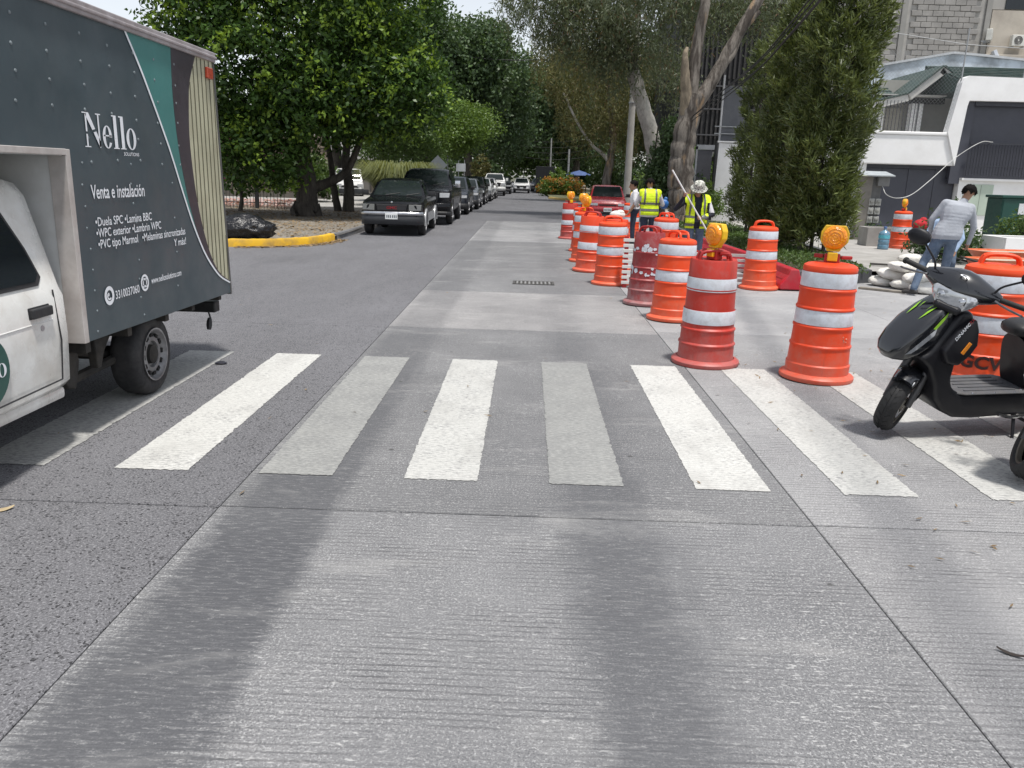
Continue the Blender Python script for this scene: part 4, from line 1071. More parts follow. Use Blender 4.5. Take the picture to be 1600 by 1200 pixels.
rc = dict(L=3.9, W=1.62, H=1.42, zb=.24, wr=.29, axles=(.72, 3.1), top=[(0, .68), (.06, .76), (.3, .82), (1.05, .92), (1.3, .93), (3.3, .95), (3.9, .90)], cab=(1.0, 1.62, 2.85, 3.5), roofw=.75, windows=[(1.25, 2.2), (2.25, 3.0)],
          grille=(.60, .66, .38), bars=0, lamps=(.60, .71, .42, .74), bumper=(.36, .56), plate=.44, valance=(.24, .37))
make_vehicle('red_car', 'small red car parked nose out beyond the row of drums', 'car', (3.34, 34.6), R(-3), rc, P_RED, None)
vn = dict(L=4.7, W=1.85, H=1.86, zb=.24, wr=.33, axles=(.85, 3.75), top=[(0, .72), (.08, .92), (.4, 1.02), (.95, 1.12), (1.2, 1.14), (4.7, 1.14)], cab=(.92, 1.55, 4.45, 4.66), roofw=.86, windows=[(1.25, 2.1)],
          grille=(.66, .80, .60), bars=1, lamps=(.72, .90, .50, .86), bumper=(.26, .60), bumpm=BUMPD, plate=.40)
make_vehicle('white_van', 'white delivery van parked on the driveway behind the tree trunks', 'van', (-11.6, 53.5), R(14), vn, P_WHITE, None)
# dark box truck far off on the right
bt = thing('parked_box_truck', 'black box truck seen from behind far down the right side', 'truck', (1.70, 86, 0))
mb = MB(); mb.span((-.98, 0, .72), (.98, 4.6, 2.72)); mb.build('cargo_box', mat('box_black', (0.008, 0.009, 0.012), .6, .2), bt, smooth=None, bevel=.02)
mb = MB(); mb.span((-.9, .1, .45), (.9, 5.0, .70)); mb.build('chassis', DARKM, bt, smooth=None)
mb = MB(); mb.span((-.9, 4.75, .55), (.9, 6.4, 2.1)); mb.build('cab', P_CHAR, bt, smooth=None, bevel=.1)
for sx in (-1, 1): make_wheel(bt, (sx * .9, .9, .4), .4, .25, .6, sx); make_wheel(bt, (sx * .9, 5.4, .4), .4, .25, .6, sx)
for sx in (-1, 1):
    mb = MB(); mb.box((sx * .8, -.02, .60), (.2, .03, .1)); mb.build('tail_lamp', mat('tail_red', (.25, .01, .01), .3, .1), bt, smooth=None)
# ------------------------------------------------------------------ trees and planting
def bark_mat(name, a, b2, scale=3.0, stretch=(1, 1, .3), contrast=(.4, .6), extra=None, bump=.6):
    m, nt, b = newmat(name)
    pos = nt.new('ShaderNodeNewGeometry').outputs['Position']
    p = nt.scaled(pos, stretch)
    n1 = nt.noise(p, scale, 5, .65, .4); n2 = nt.noise(p, scale * 7, 4, .7)
    c = nt.mix(nt.ramp(n1, contrast[0], contrast[1]), a, b2)
    if extra: c = nt.mix(nt.ramp(nt.noise(p, scale * .6, 3), .58, .66), c, extra)
    c = nt.mix(nt.ramp(n2, .45, .75, 0, .6), c, tuple(v * .4 for v in a))
    nt.link(c, b.inputs['Base Color']); b.inputs['Roughness'].default_value = .9
    nt.link(nt.bump(nt.math('ADD', n1, n2), bump, .03), b.inputs['Normal'])
    MATS[name] = m; return m
BARKD = bark_mat('bark_dark', (0.045, 0.038, 0.032), (0.10, 0.088, 0.075), 4)
BARKE = bark_mat('bark_gum', (0.058, 0.047, 0.039), (0.20, 0.178, 0.155), 2.6, (1.6, 1.6, .3), (.42, .56), (0.30, 0.21, 0.13))
BARKP = bark_mat('bark_gum_pale', (0.34, 0.32, 0.29), (0.48, 0.46, 0.42), 1.5, (1, 1, .5), (.35, .6), (0.16, 0.13, 0.11), .3)
LF = leafmat('fig_leaf', (0.012, 0.030, 0.010), (0.052, 0.104, 0.020), .42, .22, .28)
LFN = leafmat('fig_leaf_new_sunlit', (0.095, 0.175, 0.026), (0.20, 0.30, 0.045), .45, .36, .3)  # young outer leaves, colour brightened to stand for the sunlit clumps
LD = leafmat('dark_leaf', (0.026, 0.056, 0.024), (0.078, 0.128, 0.050), .5, .28)
LM = leafmat('mid_leaf', (0.030, 0.062, 0.016), (0.085, 0.14, 0.032), .5, .30)
LB = leafmat('bright_leaf', (0.050, 0.10, 0.018), (0.12, 0.19, 0.036), .5, .35)
LE = leafmat('gum_leaf', (0.048, 0.070, 0.040), (0.12, 0.145, 0.075), .5, .25, dead=(0.16, 0.09, 0.045))
LO = leafmat('olive_leaf', (0.075, 0.082, 0.030), (0.17, 0.165, 0.060), .55, .3, dead=(0.17, 0.10, 0.05))
LP = leafmat('yew_leaf', (0.034, 0.055, 0.018), (0.125, 0.155, 0.045), .42, .2)
LG = leafmat('grass_blade', (0.06, 0.085, 0.028), (0.17, 0.185, 0.07), .6, .35)
def tree(name, label, base, limbs, blobs, n, leaf, lm, clumps, clump_r, bark=BARKD, droop=.25, new=None, r0=.3, group=None, shell=.45, cat='tree'):
    """limbs: list of (points, r0, r1); blobs in street coordinates"""
    t = thing(name, label, cat, base, 0, group)
    off = -Vector(base)
    mb = MB()
    for pts, a, b_ in limbs:
        taper_tube(mb, [p + off for p in curve_pts(pts, max(8, len(pts) * 4))], a, b_, 10)
    mb.build('trunk', bark, t, smooth=60)
    P = blob_points(blobs, n, clumps, clump_r, shell) + np.array(off)
    o = link_mesh('crown', leaves_mesh('crown', P, leaf[0], leaf[1], (0, 0, .1), droop), lm, t)
    if new:
        B = [(b_[0], b_[1], b_[2], b_[3] * 1.03, b_[4] * 1.03, b_[5] * 1.03) for b_ in blobs]
        Q = blob_points(B, new[0], new[1], clump_r * .6, .95) + np.array(off)
        link_mesh('new_sunlit_leaves', leaves_mesh('new_sunlit_leaves', Q, leaf[0] * .9, leaf[1] * .95, (0, 0, .3), droop), new[2], t)
    return t
def sticks(base, top, blobs, r0=.3, k=5):
    """a plain trunk with limbs running into the crown"""
    L = [([base, ((base[0] + top[0]) / 2 + .1, (base[1] + top[1]) / 2, (base[2] + top[2]) / 2), top], r0 * 1.15, r0 * .7)]
    for b_ in blobs[:k]:
        L.append(([top, ((top[0] + b_[0]) / 2, (top[1] + b_[1]) / 2, (top[2] + b_[2]) / 2 + .2), (b_[0], b_[1], b_[2] + b_[5] * .3)], r0 * .55, r0 * .12))
    return L
# the big fig at the corner
fb = [(-8.3, 28.3, 5.6, 4.0, 3.2, 2.9), (-10.3, 27.6, 4.5, 2.4, 2.4, 2.4), (-5.6, 28.6, 5.0, 2.5, 2.6, 2.2), (-4.5, 28.2, 4.3, 1.7, 1.8, 1.5), (-9.6, 27.4, 2.3, 1.5, 1.5, 1.25), (-8.3, 27.0, 2.3, 1.1, 1.3, 1.3), (-6.2, 28.3, 7.6, 2.8, 2.8, 1.9), (-10.2, 28.2, 7.6, 2.3, 2.8, 2.0), (-6.8, 27.5, 3.6, 1.9, 2, 1.1), (-8.4, 28, 8.8, 2.4, 2.4, 1.3)]
lim = [([(-7.92, 29.3, 0.05), (-7.9, 29.3, .5), (-7.85, 29.25, 1.2), (-7.95, 29.2, 2.2), (-8.1, 28.9, 4.2)], .50, .22), ([(-7.9, 29.3, .05), (-7.9, 29.3, .35)], .70, .46),
       ([(-7.75, 29.3, 1.05), (-7.0, 29.4, 1.35), (-6.45, 29.5, 1.75), (-5.9, 29.3, 2.9), (-5.3, 28.9, 4.4)], .21, .08), ([(-7.95, 29.2, 2.0), (-9.2, 28.5, 3.2), (-10.2, 27.9, 4.6)], .2, .06), ([(-8.0, 29, 3), (-7.2, 28.4, 5), (-6.4, 28.3, 7)], .18, .05)]
tree('fig_tree', 'large leafy fig tree with thick dark trunk at the left corner', (-7.92, 29.3, .1), lim, fb, 56000, (.19, .10), LF, 1900, .46, new=(11000, 1200, LFN), shell=.55)
tb = [(-6.6, 33.6, 5.6, 3.0, 2.4, 2.4), (-4.9, 33.2, 4.6, 1.6, 1.8, 1.5), (-8.0, 33.5, 4.6, 2.0, 2.0, 1.5), (-6.0, 33.4, 8, 2.6, 2.4, 1.8)]
tree('twin_stem_tree', 'slim tree with two close dark stems right of the fig', (-7.3, 33.2, .1), [([(-7.25, 33.1, .05), (-7.2, 33.1, 1.2), (-7.3, 33.1, 2.2), (-7.0, 33.2, 4.5)], .25, .13), ([(-7.7, 33.3, .05), (-7.85, 33.3, 1.0), (-7.95, 33.3, 2.0), (-8.2, 33.4, 3.6)], .17, .09)], tb, 24000, (.18, .09), LF, 1200, .42, shell=.4)
# bougainvillea by the iron fence
bb = [(-10.7, 30.6, 2.6, 1.5, 1.1, 1.5), (-12.0, 31.2, 3.0, 1.5, 1.2, 1.7), (-9.9, 30.4, 1.6, .8, .8, .9)]
bg_ = tree('bougainvillea', 'bougainvillea bush with magenta flowers beside the cargo box', (-10.9, 31, .1), sticks((-10.9, 31, .1), (-10.9, 30.9, 1.3), bb, .08), bb, 11000, (.10, .06), LM, 500, .35, cat='bush')
Q = blob_points([(b_[0], b_[1], b_[2], b_[3] * 1.05, b_[4] * 1.05, b_[5] * 1.05) for b_ in bb], 700, 45, .13, .95) - np.array((-10.9, 31, .1))
link_mesh('flowers', leaves_mesh('flowers', Q, .09, .08), leafmat('magenta_bract', (0.35, 0.03, 0.22), (0.55, 0.10, 0.40), .6, .4), bg_)
# pampas grass tuft
def tuft(name, label, base, r_, h, n, m, w=.03, spread=1.0):
    t = thing(name, label, 'ornamental grass', base)
    V, Fc = [], []
    for i in range(n):
        a = rnd.uniform(0, 6.283); rb = r_ * .45 * math.sqrt(rnd.random()); hh = h * rnd.uniform(.7, 1.1); out = r_ * rnd.uniform(.4, 1.15) * spread
        d = Vector((math.cos(a), math.sin(a), 0)); s_ = Vector((-d.y, d.x, 0))
        p0 = d * rb; k = len(V)
        for j, (u, v) in enumerate(((0, 0), (.35, .62), (.75, .95), (1.05, .72))):
            q = p0 + d * out * u; q.z = hh * v; ww = w * (1 - .28 * j)
            V += [tuple(q - s_ * ww), tuple(q + s_ * ww)]
        for j in range(3): Fc.append((k + 2 * j, k + 2 * j + 1, k + 2 * j + 3, k + 2 * j + 2))
    link_mesh('blades', np_mesh('blades', np.array(V), np.array(Fc)), m, t)
    return t
tuft('pampas_grass', 'big pale arching grass clump behind the black pickup', (-6.4, 40.5, .12), 1.7, 2.05, 1900, LG)
# trees closing the street, left side first
def mass(name, label, base, blobs, n, leaf, lm, clumps, cr, top=None, r0=.3, **kw):
    top = top or (base[0], base[1], blobs[0][2] - blobs[0][5] * .5)
    return tree(name, label, base, sticks(base, top, blobs, r0), blobs, n, leaf, lm, clumps, cr, group='trees lining the far street', **kw)
def rb(cx, cy, cz, rx, ry, rz, k, seed):
    r2 = random.Random(seed); out = [(cx, cy, cz, rx * .75, ry * .75, rz * .75)]
    for i in range(k):
        a = r2.uniform(0, 6.283); b_ = r2.uniform(-.8, .9)
        out.append((cx + rx * .65 * math.cos(a), cy + ry * .65 * math.sin(a), cz + rz * .62 * b_, rx * r2.uniform(.3, .5), ry * r2.uniform(.3, .5), rz * r2.uniform(.25, .42)))
    return out
mass('roadside_tree', 'light green feathery small tree above the parked cars', (-5.6, 50, .12), rb(-4.4, 50, 4.3, 2.3, 2.2, 2.0, 7, 1), 15000, (.20, .08), LB, 900, .5, r0=.12)
mass('roadside_tree', 'dull green shrubby tree behind the pampas clump', (-8.3, 47, .12), rb(-7.3, 46.5, 3.9, 2.6, 2.4, 2.4, 7, 2), 15000, (.18, .08), LM, 800, .5, r0=.15)
mass('street_tree', 'tall dark green tree left of the road, reaching the sky gap', (-8.0, 62, .12), rb(-6.2, 62, 8.6, 4.4, 4.2, 5.0, 14, 3), 36000, (.30, .17), LD, 1800, .75, r0=.4)
mass('street_tree', 'dark tree overhanging the road behind the white pickup', (-6.4, 86, .12), rb(-5.0, 86, 9.0, 6.0, 5.5, 7.0, 14, 4), 30000, (.42, .22), LD, 1400, 1.0, r0=.45)
mass('street_tree', 'mid green rounded tree behind the fig crown', (-14, 60, .12), rb(-13, 60, 7.5, 5.5, 5, 5.0, 10, 5), 22000, (.32, .18), LM, 1000, .9, r0=.4)
mass('street_tree', 'deep green tree closing the left end of the street', (-6, 128, .1), rb(-5, 128, 11, 8.5, 7, 10, 12, 6), 26000, (.6, .32), LD, 1100, 1.3, r0=.5)
mass('street_tree', 'broad green tree closing the middle of the street', (3, 140, .1), rb(3, 140, 11, 9, 8, 11, 12, 7), 26000, (.6, .34), LM, 1100, 1.4, r0=.5)
mass('street_tree', 'dark tree standing behind the black box truck', (5.5, 100, .1), rb(5, 100, 9.5, 5.5, 5.5, 8.0, 12, 8), 26000, (.48, .26), LD, 1200, 1.1, r0=.45)
mass('street_tree', 'green tree at the right end behind the blue umbrella', (11, 112, .1), rb(11, 112, 10, 7.0, 6.5, 9.0, 12, 9), 24000, (.5, .28), LM, 1100, 1.2, r0=.45)
mass('street_tree', 'dark undergrowth tree left of the far road end', (-12, 105, .1), rb(-12, 105, 7, 6.5, 6, 7, 10, 10), 18000, (.5, .28), LD, 800, 1.1, r0=.4)
# gum trees on the right
def strands(blobs, n_str, per, length, leaf, name):
    """hanging leaf strands"""
    S = blob_points(blobs, n_str, 0, 0, .3)
    k = rng.uniform(0, 1, (n_str, per, 1)); Ln = rng.uniform(.5, 1.2, (n_str, 1, 1)) * length
    sway = rng.normal(size=(n_str, 1, 3)) * .18; sway[:, :, 2] = 0
    P = S[:, None, :] + np.concatenate([np.zeros((n_str, per, 2)), -k * Ln], 2) + sway * k * Ln + rng.normal(size=(n_str, per, 3)) * .11
    return P.reshape(-1, 3)
def gum(name, label, base, limbs, blobs, n_str, per, length, lm, bark, group='gum trees on the right verge', extra_limbs=()):
    t = thing(name, label, 'tree', base, 0, group); off = -Vector(base)
    mb = MB()
    for pts, a, b_ in limbs: taper_tube(mb, [p + off for p in curve_pts(pts, len(pts) * 5)], a, b_, 14, .10)
    mb.build('trunk', bark, t, smooth=60)
    for pts, a, b_, bk in extra_limbs:
        mb = MB(); taper_tube(mb, [p + off for p in curve_pts(pts, len(pts) * 5)], a, b_, 12, .06); mb.build('limb', bk, t, smooth=60)
    P = strands(blobs, n_str, per, length, None, name) + np.array(off)
    link_mesh('crown', leaves_mesh('crown', P, .24, .045, (0, 0, -.2), .9, .1), lm, t)
    return t
e1b = [(5.2, 34.5, 9.3, 2.0, 2.0, 1.2), (7.2, 35.5, 9.4, 2.4, 2.0, 1.4), (3.4, 34.0, 10.0, 2.0, 2, 1.2), (9.6, 35.5, 9.4, 2.0, 2, 1.3), (5.2, 35.2, 7.3, .7, .7, .8)]
gum('gum_tree', 'massive forked gum tree with flaking bark behind the workers', (6.35, 33, .1),
    [([(6.30, 33, .05), (6.15, 33, .9), (5.98, 33, 2.0), (6.0, 33, 3.0), (6.10, 33, 4.0), (6.35, 33, 4.9)], .58, .40), ([(6.35, 33, .0), (6.30, 33, .25), (6.2, 33, .7)], .80, .54),
     ([(6.2, 33, 4.3), (6.65, 33, 5.0), (7.1, 33.1, 5.8), (7.7, 33.2, 7.0), (8.4, 33.3, 8.3), (9.3, 33.6, 9.8)], .30, .17), ([(6.1, 33, 4.2), (6.15, 33, 5.4), (6.25, 33, 6.9), (6.4, 33, 8.3), (6.5, 33.4, 10)], .30, .16)],
    e1b, 1100, 16, 1.5, LE, BARKE, extra_limbs=[([(6.05, 32.95, 4.1), (5.92, 32.85, 5.0), (5.80, 32.8, 5.8), (5.77, 32.8, 6.35), (5.83, 32.82, 6.6)], .30, .06, bark_mat('peeled_limb', (0.14, 0.115, 0.085), (0.30, 0.245, 0.175), 2.0, (1, 1, .4))), ([(7.0, 33, 5.8), (7.6, 33.1, 6.4), (7.9, 33.2, 7.2), (8.5, 33.2, 8.0)], .14, .09, BARKE)])
e2b = [(2.2, 37.5, 8.6, 2.2, 1.8, 1.2), (4.0, 38, 7.6, 1.8, 1.6, 1.3), (.3, 37.5, 9.6, 2.0, 1.8, 1.2), (6.6, 39.5, 7.0, 1.0, 1.0, 1.2), (3.2, 38, 9.8, 2.4, 2, 1.2)]
gum('gum_tree', 'pale slanting gum tree leaning left over the road', (6.0, 38, .1),
    [([(5.95, 38, .1), (5.8, 38, 1.8), (5.55, 38, 3.2), (5.2, 38, 4.3), (4.82, 38, 5.3), (4.45, 38, 6.3)], .42, .30)],
    e2b, 1700, 16, 1.7, LE, BARKP, extra_limbs=[([(4.6, 38, 6.0), (4.3, 38, 6.8), (3.6, 38, 7.9), (2.7, 37.9, 8.8), (1.5, 37.8, 9.5), (0.2, 37.6, 10.2)], .26, .09, BARKD), ([(4.4, 38, 6.3), (4.5, 38, 7.5), (4.0, 38, 8.8), (4.2, 38, 10)], .15, .06, BARKD)])
e3b = [(4.6, 60, 7.2, 3.2, 2.5, 2.3), (2.6, 60, 9.3, 2.6, 2.4, 2.2), (6.4, 60, 8.4, 2.6, 2.5, 2.5), (3.6, 60, 5.4, 1.8, 1.6, 1.1), (4.6, 60, 11.5, 3.0, 2.5, 2), (1.4, 60, 11.2, 1.8, 1.8, 1.4), (6.6, 60, 5.0, 1.6, 1.6, 1.3)]
gum('gum_tree', 'olive brown gum tree with a bare pale branch, beyond the red car', (5.6, 60, .1),
    [([(5.55, 60, .1), (5.65, 60, 2.0), (5.9, 60, 4.4), (5.5, 60, 7.2), (5.2, 60, 10)], .38, .18)],
    e3b, 2300, 16, 1.6, LO, BARKE, extra_limbs=[([(5.7, 60, 2.9), (5.1, 60, 3.5), (4.4, 59.8, 4.0), (3.3, 59.5, 5.4), (2.2, 59.3, 7.4)], .16, .07, BARKP)])
# ivy and shrubs round the gum roots
iv = [(6.0, 37.2, 2.3, .7, .6, 1.0), (5.7, 37.0, 1.5, .5, .6, .9), (6.3, 36.8, 3.6, .5, .5, .7), (6.5, 37.2, 1.6, .8, .6, .9)]
tree('ivy_mass', 'leafy ivy curtain hanging round the slanting gum trunk', (5.5, 37, .1), [([(5.5, 37.3, .1), (5.5, 37.3, 2), (5.6, 37.2, 4)], .07, .03)], iv, 9000, (.16, .10), LD, 420, .35, cat='bush', shell=.2)
mass('street_tree', 'shaded tree behind the leaning gum, dense and dark', (10.5, 70, .1), rb(9.5, 70, 8.5, 5.2, 4.5, 6.5, 12, 21), 26000, (.36, .18), LD, 1200, .9, r0=.4)
mass('street_tree', 'grey green crown above the slatted house', (15, 66, .1), rb(15, 66, 13, 5.5, 4.5, 4.0, 9, 22), 16000, (.36, .16), LE, 800, .9, r0=.4)
# yew-like columns
def column(name, label, base, h, rx, ry, n, stems, lean=0.0, low=.25, group='tall dark evergreen columns in the bed', offs=(0, 0)):
    t = thing(name, label, 'shrub', base, 0, group)
    mb = MB()
    for (x, y) in stems: mb.tube(curve_pts([(x, y, 0), (x * 1.1, y, h * .3), (x * .9 + lean * .5, y, h * .7), (x * .5 + lean, y * .5, h * .92)], 10), [.045 - .003 * i for i in range(11)], 7)
    mb.build('stems', BARKD, t, smooth=60)
    cl = int(n / 34)
    z = rng.uniform(low ** .8, 1.0, cl) ** 1.22
    prof = np.interp(z, [0, .05, .2, .5, .8, .92, 1.0], [.72, .80, .88, 1.0, .90, .66, .18])
    a = rng.uniform(0, 6.283, cl); rr_ = np.sqrt(rng.uniform(.15, 1.1, cl)) * prof
    wob = 1 + .22 * np.sin(z * 19 + a * 2) + .12 * np.sin(z * 41 + a * 5)
    C = np.stack([rr_ * wob * rx * np.cos(a) + lean * z + offs[0] * z, rr_ * wob * ry * np.sin(a), z * h], 1)
    per = n // cl
    tilt = np.stack([np.cos(a), np.sin(a), np.full(cl, 1.1)], 1); tilt /= np.linalg.norm(tilt, axis=1, keepdims=True)
    u = rng.uniform(0, .34, (cl, per, 1))
    P = (C[:, None, :] + tilt[:, None, :] * u + rng.normal(size=(cl, per, 3)) * .035).reshape(-1, 3)
    d = (tilt[:, None, :] * .9 + rng.normal(size=(cl, per, 3)) * .55).reshape(-1, 3); d /= np.linalg.norm(d, axis=1, keepdims=True)
    s_ = np.cross(d, rand_dirs(len(d))); s_ /= np.linalg.norm(s_, axis=1, keepdims=True)
    L = rng.uniform(.11, .22, (len(d), 1)); W = .015
    V = np.stack([P, P + d * L * .5 + s_ * W, P + d * L, P + d * L * .5 - s_ * W], 1).reshape(-1, 3)
    link_mesh('foliage', np_mesh('foliage', V, np.arange(len(V), dtype=np.int32).reshape(-1, 4)), LP, t)
    return t
column('evergreen_column', 'broadest and tallest evergreen column at the front of the bed', (6.28, 18.3, .2), 6.0, .64, .75, 44000, ((-.2, 0), (.1, .1), (.3, -.1)), lean=.30, low=.03)
column('evergreen_column', 'evergreen column filling in left behind the broadest one', (6.05, 19.9, .2), 5.5, .58, .70, 34000, ((-.1, 0), (.15, .1)), lean=.22, low=.03)
column('evergreen_column', 'narrow ragged evergreen with gaps low down, leftmost by the white wall', (6.5, 24.5, .2), 5.1, .44, .55, 16000, ((0, 0), (.12, .1)), lean=.15, low=.05)
# low planting in the bed
def ground_cover(name, poly_pts, n, z, m, L, W, label, h=.18):
    P = np.array(poly_pts); P = np.column_stack([P, np.full(len(P), z)]); 
    o = link_mesh(name, leaves_mesh(name, P + np.column_stack([np.zeros((len(P), 2)), rng.uniform(0, h, len(P))]), L, W, (0, 0, .8)), m)
    return props(o, label, 'ground cover', kind='stuff')
pts = []
while len(pts) < 9000:
    y = rnd.uniform(14.6, 30); x = rnd.uniform(4.95, 6.2 + (y - 15) * .07)
    pts.append((x, y))
ground_cover('ground_cover', pts, 0, .21, LM, .09, .03, 'low green ground cover in the planting bed', .14)
# shrubs round the driveway
def shrub(name, label, base, r_, h, n, lm, leaf=(.12, .05), clumps=120):
    bl = [(base[0], base[1], base[2] + h * .55, r_, r_, h * .5), (base[0] + r_ * .4, base[1], base[2] + h * .4, r_ * .6, r_ * .6, h * .35), (base[0] - r_ * .45, base[1] + .1, base[2] + h * .45, r_ * .6, r_ * .6, h * .4)]
    return tree(name, label, base, sticks(base, (base[0], base[1], base[2] + h * .3), bl, .035), bl, n, leaf, lm, clumps, .2, droop=-.1, cat='bush', shell=.2, group='leafy shrubs in the right gardens')
shrub('leafy_shrub', 'glossy shrub growing in front of the green electrical cabinet', (12.75, 21.3, .3), .55, .85, 1300, LM)
shrub('leafy_shrub', 'thin shrub with reddish flowers left of the green cabinet', (11.3, 22.0, .3), .45, 1.1, 1100, LD)
shrub('leafy_shrub', 'dark low shrub under the grey garage door', (10.9, 25.6, .1), .5, .35, 1200, LD)
shrub('leafy_shrub', 'yellow green shrub at the foot of the white wall', (7.55, 35.0, .1), .75, 1.5, 2600, LB)
shrub('leafy_shrub', 'dark shrub behind the worker in the bucket hat', (7.1, 37.0, .1), .9, 1.9, 2600, LD)
for k, (x, y, r_, h_, lm_, lb) in enumerate(((8.6, 50, 1.5, 3.0, LD, 'dark bush in the shade beyond the red car'), (10.6, 53, 1.7, 3.6, LM, 'tall bush beside the slatted house'), (8.0, 57, 1.4, 2.6, LD, 'low dark bush left of the far slatted house'), (9.2, 66, 2.2, 4.0, LD, 'large shaded bush far beyond the red car'), (7.0, 73, 2.0, 3.6, LM, 'green bush right of the blue umbrella'), (8.6, 84, 2.6, 4.5, LD, 'deep shaded bush behind the blue umbrella'))):
    shrub('garden_bush', lb, (x, y, .08), r_, h_, 5200, lm_, (.20, .11), 260)
for k, (x, y, r_, h_, lm_, lb) in enumerate(((-15.5, 38.5, 2.0, 3.2, LD, 'dark bush behind the iron fence'), (-11.5, 42.5, 1.6, 2.4, LM, 'green bush before the stone wall'), (-9.4, 58, 1.7, 3.0, LD, 'dark bush right of the white van'), (-8.5, 72, 2.4, 4.0, LD, 'dark bush behind the parked row'), (-9.5, 92, 3.0, 5.0, LM, 'large bush far behind the parked row'))):
    shrub('garden_bush', lb, (x, y, .1), r_, h_, 5200, lm_, (.20, .11), 260)['group'] = 'bushes behind the left pavement'
shrub('leafy_shrub', 'yellow bush behind the concrete utility pole', (6.3, 47, .1), .7, 1.9, 1800, LB)
shrub('leafy_shrub', 'dense low dark shrubs behind the workman in grey', (9.6, 18.9, .1), .75, .75, 2600, LD)
# far hedge with orange tips
hb = [(2.6 + .55 * i, 75 + .3 * (i % 2), .75, .7, .7, .75) for i in range(-2, 4)]
hd = tree('flowering_hedge', 'far hedge of green and orange foliage beside the black box truck', (2.6, 75, .1), sticks((2.6, 75, .1), (2.6, 75, .5), hb, .04), hb, 5000, (.16, .10), LB, 300, .3, cat='hedge')
Q = blob_points([(b_[0], b_[1] - .1, b_[2] + .2, .72, .72, .7) for b_ in hb], 1800, 120, .22, .9) - np.array((2.6, 75, .1))
link_mesh('orange_tips', leaves_mesh('orange_tips', Q, .14, .09), leafmat('orange_leaf', (0.30, 0.10, 0.02), (0.42, 0.20, 0.03), .6, .3), hd)
shrub('leafy_shrub', 'round bright shrub rising behind the far orange hedge', (2.9, 78, .1), 1.3, 2.3, 2600, LB, (.2, .12))
shrub('leafy_shrub', 'pale flowering shrub far off beside the white pickup', (-4.8, 83, .1), 1.1, 3.4, 2600, LO, (.2, .12))
# growth closing the far end of the street
for k, (x, y, r_, h_, lm_, lb) in enumerate(((-10, 150, 6, 9, LD, 'dark thicket at the left of the far road end'), (-2, 158, 6, 8, LM, 'green thicket closing the road end'), (5, 155, 6, 9, LD, 'dark thicket right of the far road end'), (13, 150, 6, 10, LM, 'tall thicket at the right of the far road end'), (-6.4, 112, 2.2, 3.6, LD, 'shaded bush by the far left verge'), (6.2, 118, 2.6, 4.5, LD, 'shaded bush by the far right verge'))):
    shrub('thicket', lb, (x, y, .1), r_, h_, 5200, lm_, (.55, .32), 300)['group'] = 'thickets at the end of the street'
# fallen leaves
def litter(name, label, pts, m, L, W):
    n = len(pts); P = np.array(pts, float)
    a = rng.uniform(0, 6.283, n); d = np.stack([np.cos(a), np.sin(a), rng.normal(0, .12, n)], 1); s_ = np.stack([-np.sin(a), np.cos(a), rng.normal(0, .25, n)], 1)
    l = rng.uniform(.6, 1.3, (n, 1)) * L; w = rng.uniform(.6, 1.3, (n, 1)) * W
    V = np.stack([P - d * l, P + s_ * w, P + d * l, P - s_ * w], 1).reshape(-1, 3)
    o = link_mesh(name, np_mesh(name, V, np.arange(4 * n, dtype=np.int32).reshape(-1, 4)), m)
    return props(o, label, 'fallen leaves', kind='stuff')
DEAD = leafmat('dead_leaf', (0.09, 0.055, 0.028), (0.24, 0.17, 0.09), .8, .1)
pts = [(rnd.uniform(-13, -5.05), rnd.uniform(18.9, 34), .13 + rnd.uniform(0, .02)) for _ in range(6500)]
pts = [p for p in pts if not (p[0] > -6.2 and p[1] < 19.6)]
pts += [(q.x + rnd.gauss(.1, .09) * (1 if q.x > -5.6 else .3), q.y - abs(rnd.gauss(0, .12)), .012) for q in [kp[rnd.randrange(28, 59)] for _ in range(600)]]
litter('leaf_litter', 'dry brown leaf litter under the corner trees and along the yellow kerb', pts, DEAD, .05, .028)
pts = [(rnd.uniform(1.6, 4.6), rnd.uniform(1.2, 9), .012) for _ in range(190)] + [(rnd.uniform(-4, 1.5), rnd.uniform(2, 14), .012) for _ in range(30)] + [(rnd.uniform(1.6, 9), rnd.uniform(9, 14), .012) for _ in range(60)]
litter('fallen_leaves', 'scattered dry leaf bits on the concrete', pts, DEAD, .028, .006)
def one_leaf(label, loc, rz, l, w, m):
    mb = MB(); n = 9
    rg = [(-l + 2 * l * i / n, w * math.sin(math.pi * i / n) ** .7) for i in range(n + 1)]
    mb.loft([[(x, y + .001, .003 + .008 * (x / l) ** 2), (x, 0, .009 + .008 * (x / l) ** 2), (x, -y - .001, .003 + .008 * (x / l) ** 2), (x, 0, .001 + .008 * (x / l) ** 2)] for x, y in rg])
    o = mb.build('fallen_leaf', m, None, smooth=50); o.location = loc; o.rotation_euler = (0, 0, rz); return props(o, label, 'leaf')
one_leaf('dark curled leaf lying alone on the concrete at the lower right', (1.90, 2.76, .003), R(-38), .05, .010, mat('leaf_dark', (0.03, 0.022, 0.018), .8, .2))
one_leaf('pale dry leaf on the asphalt at the left edge', (-2.62, 3.74, .003), R(40), .06, .022, mat('leaf_pale', (0.35, 0.28, 0.17), .8, .2))
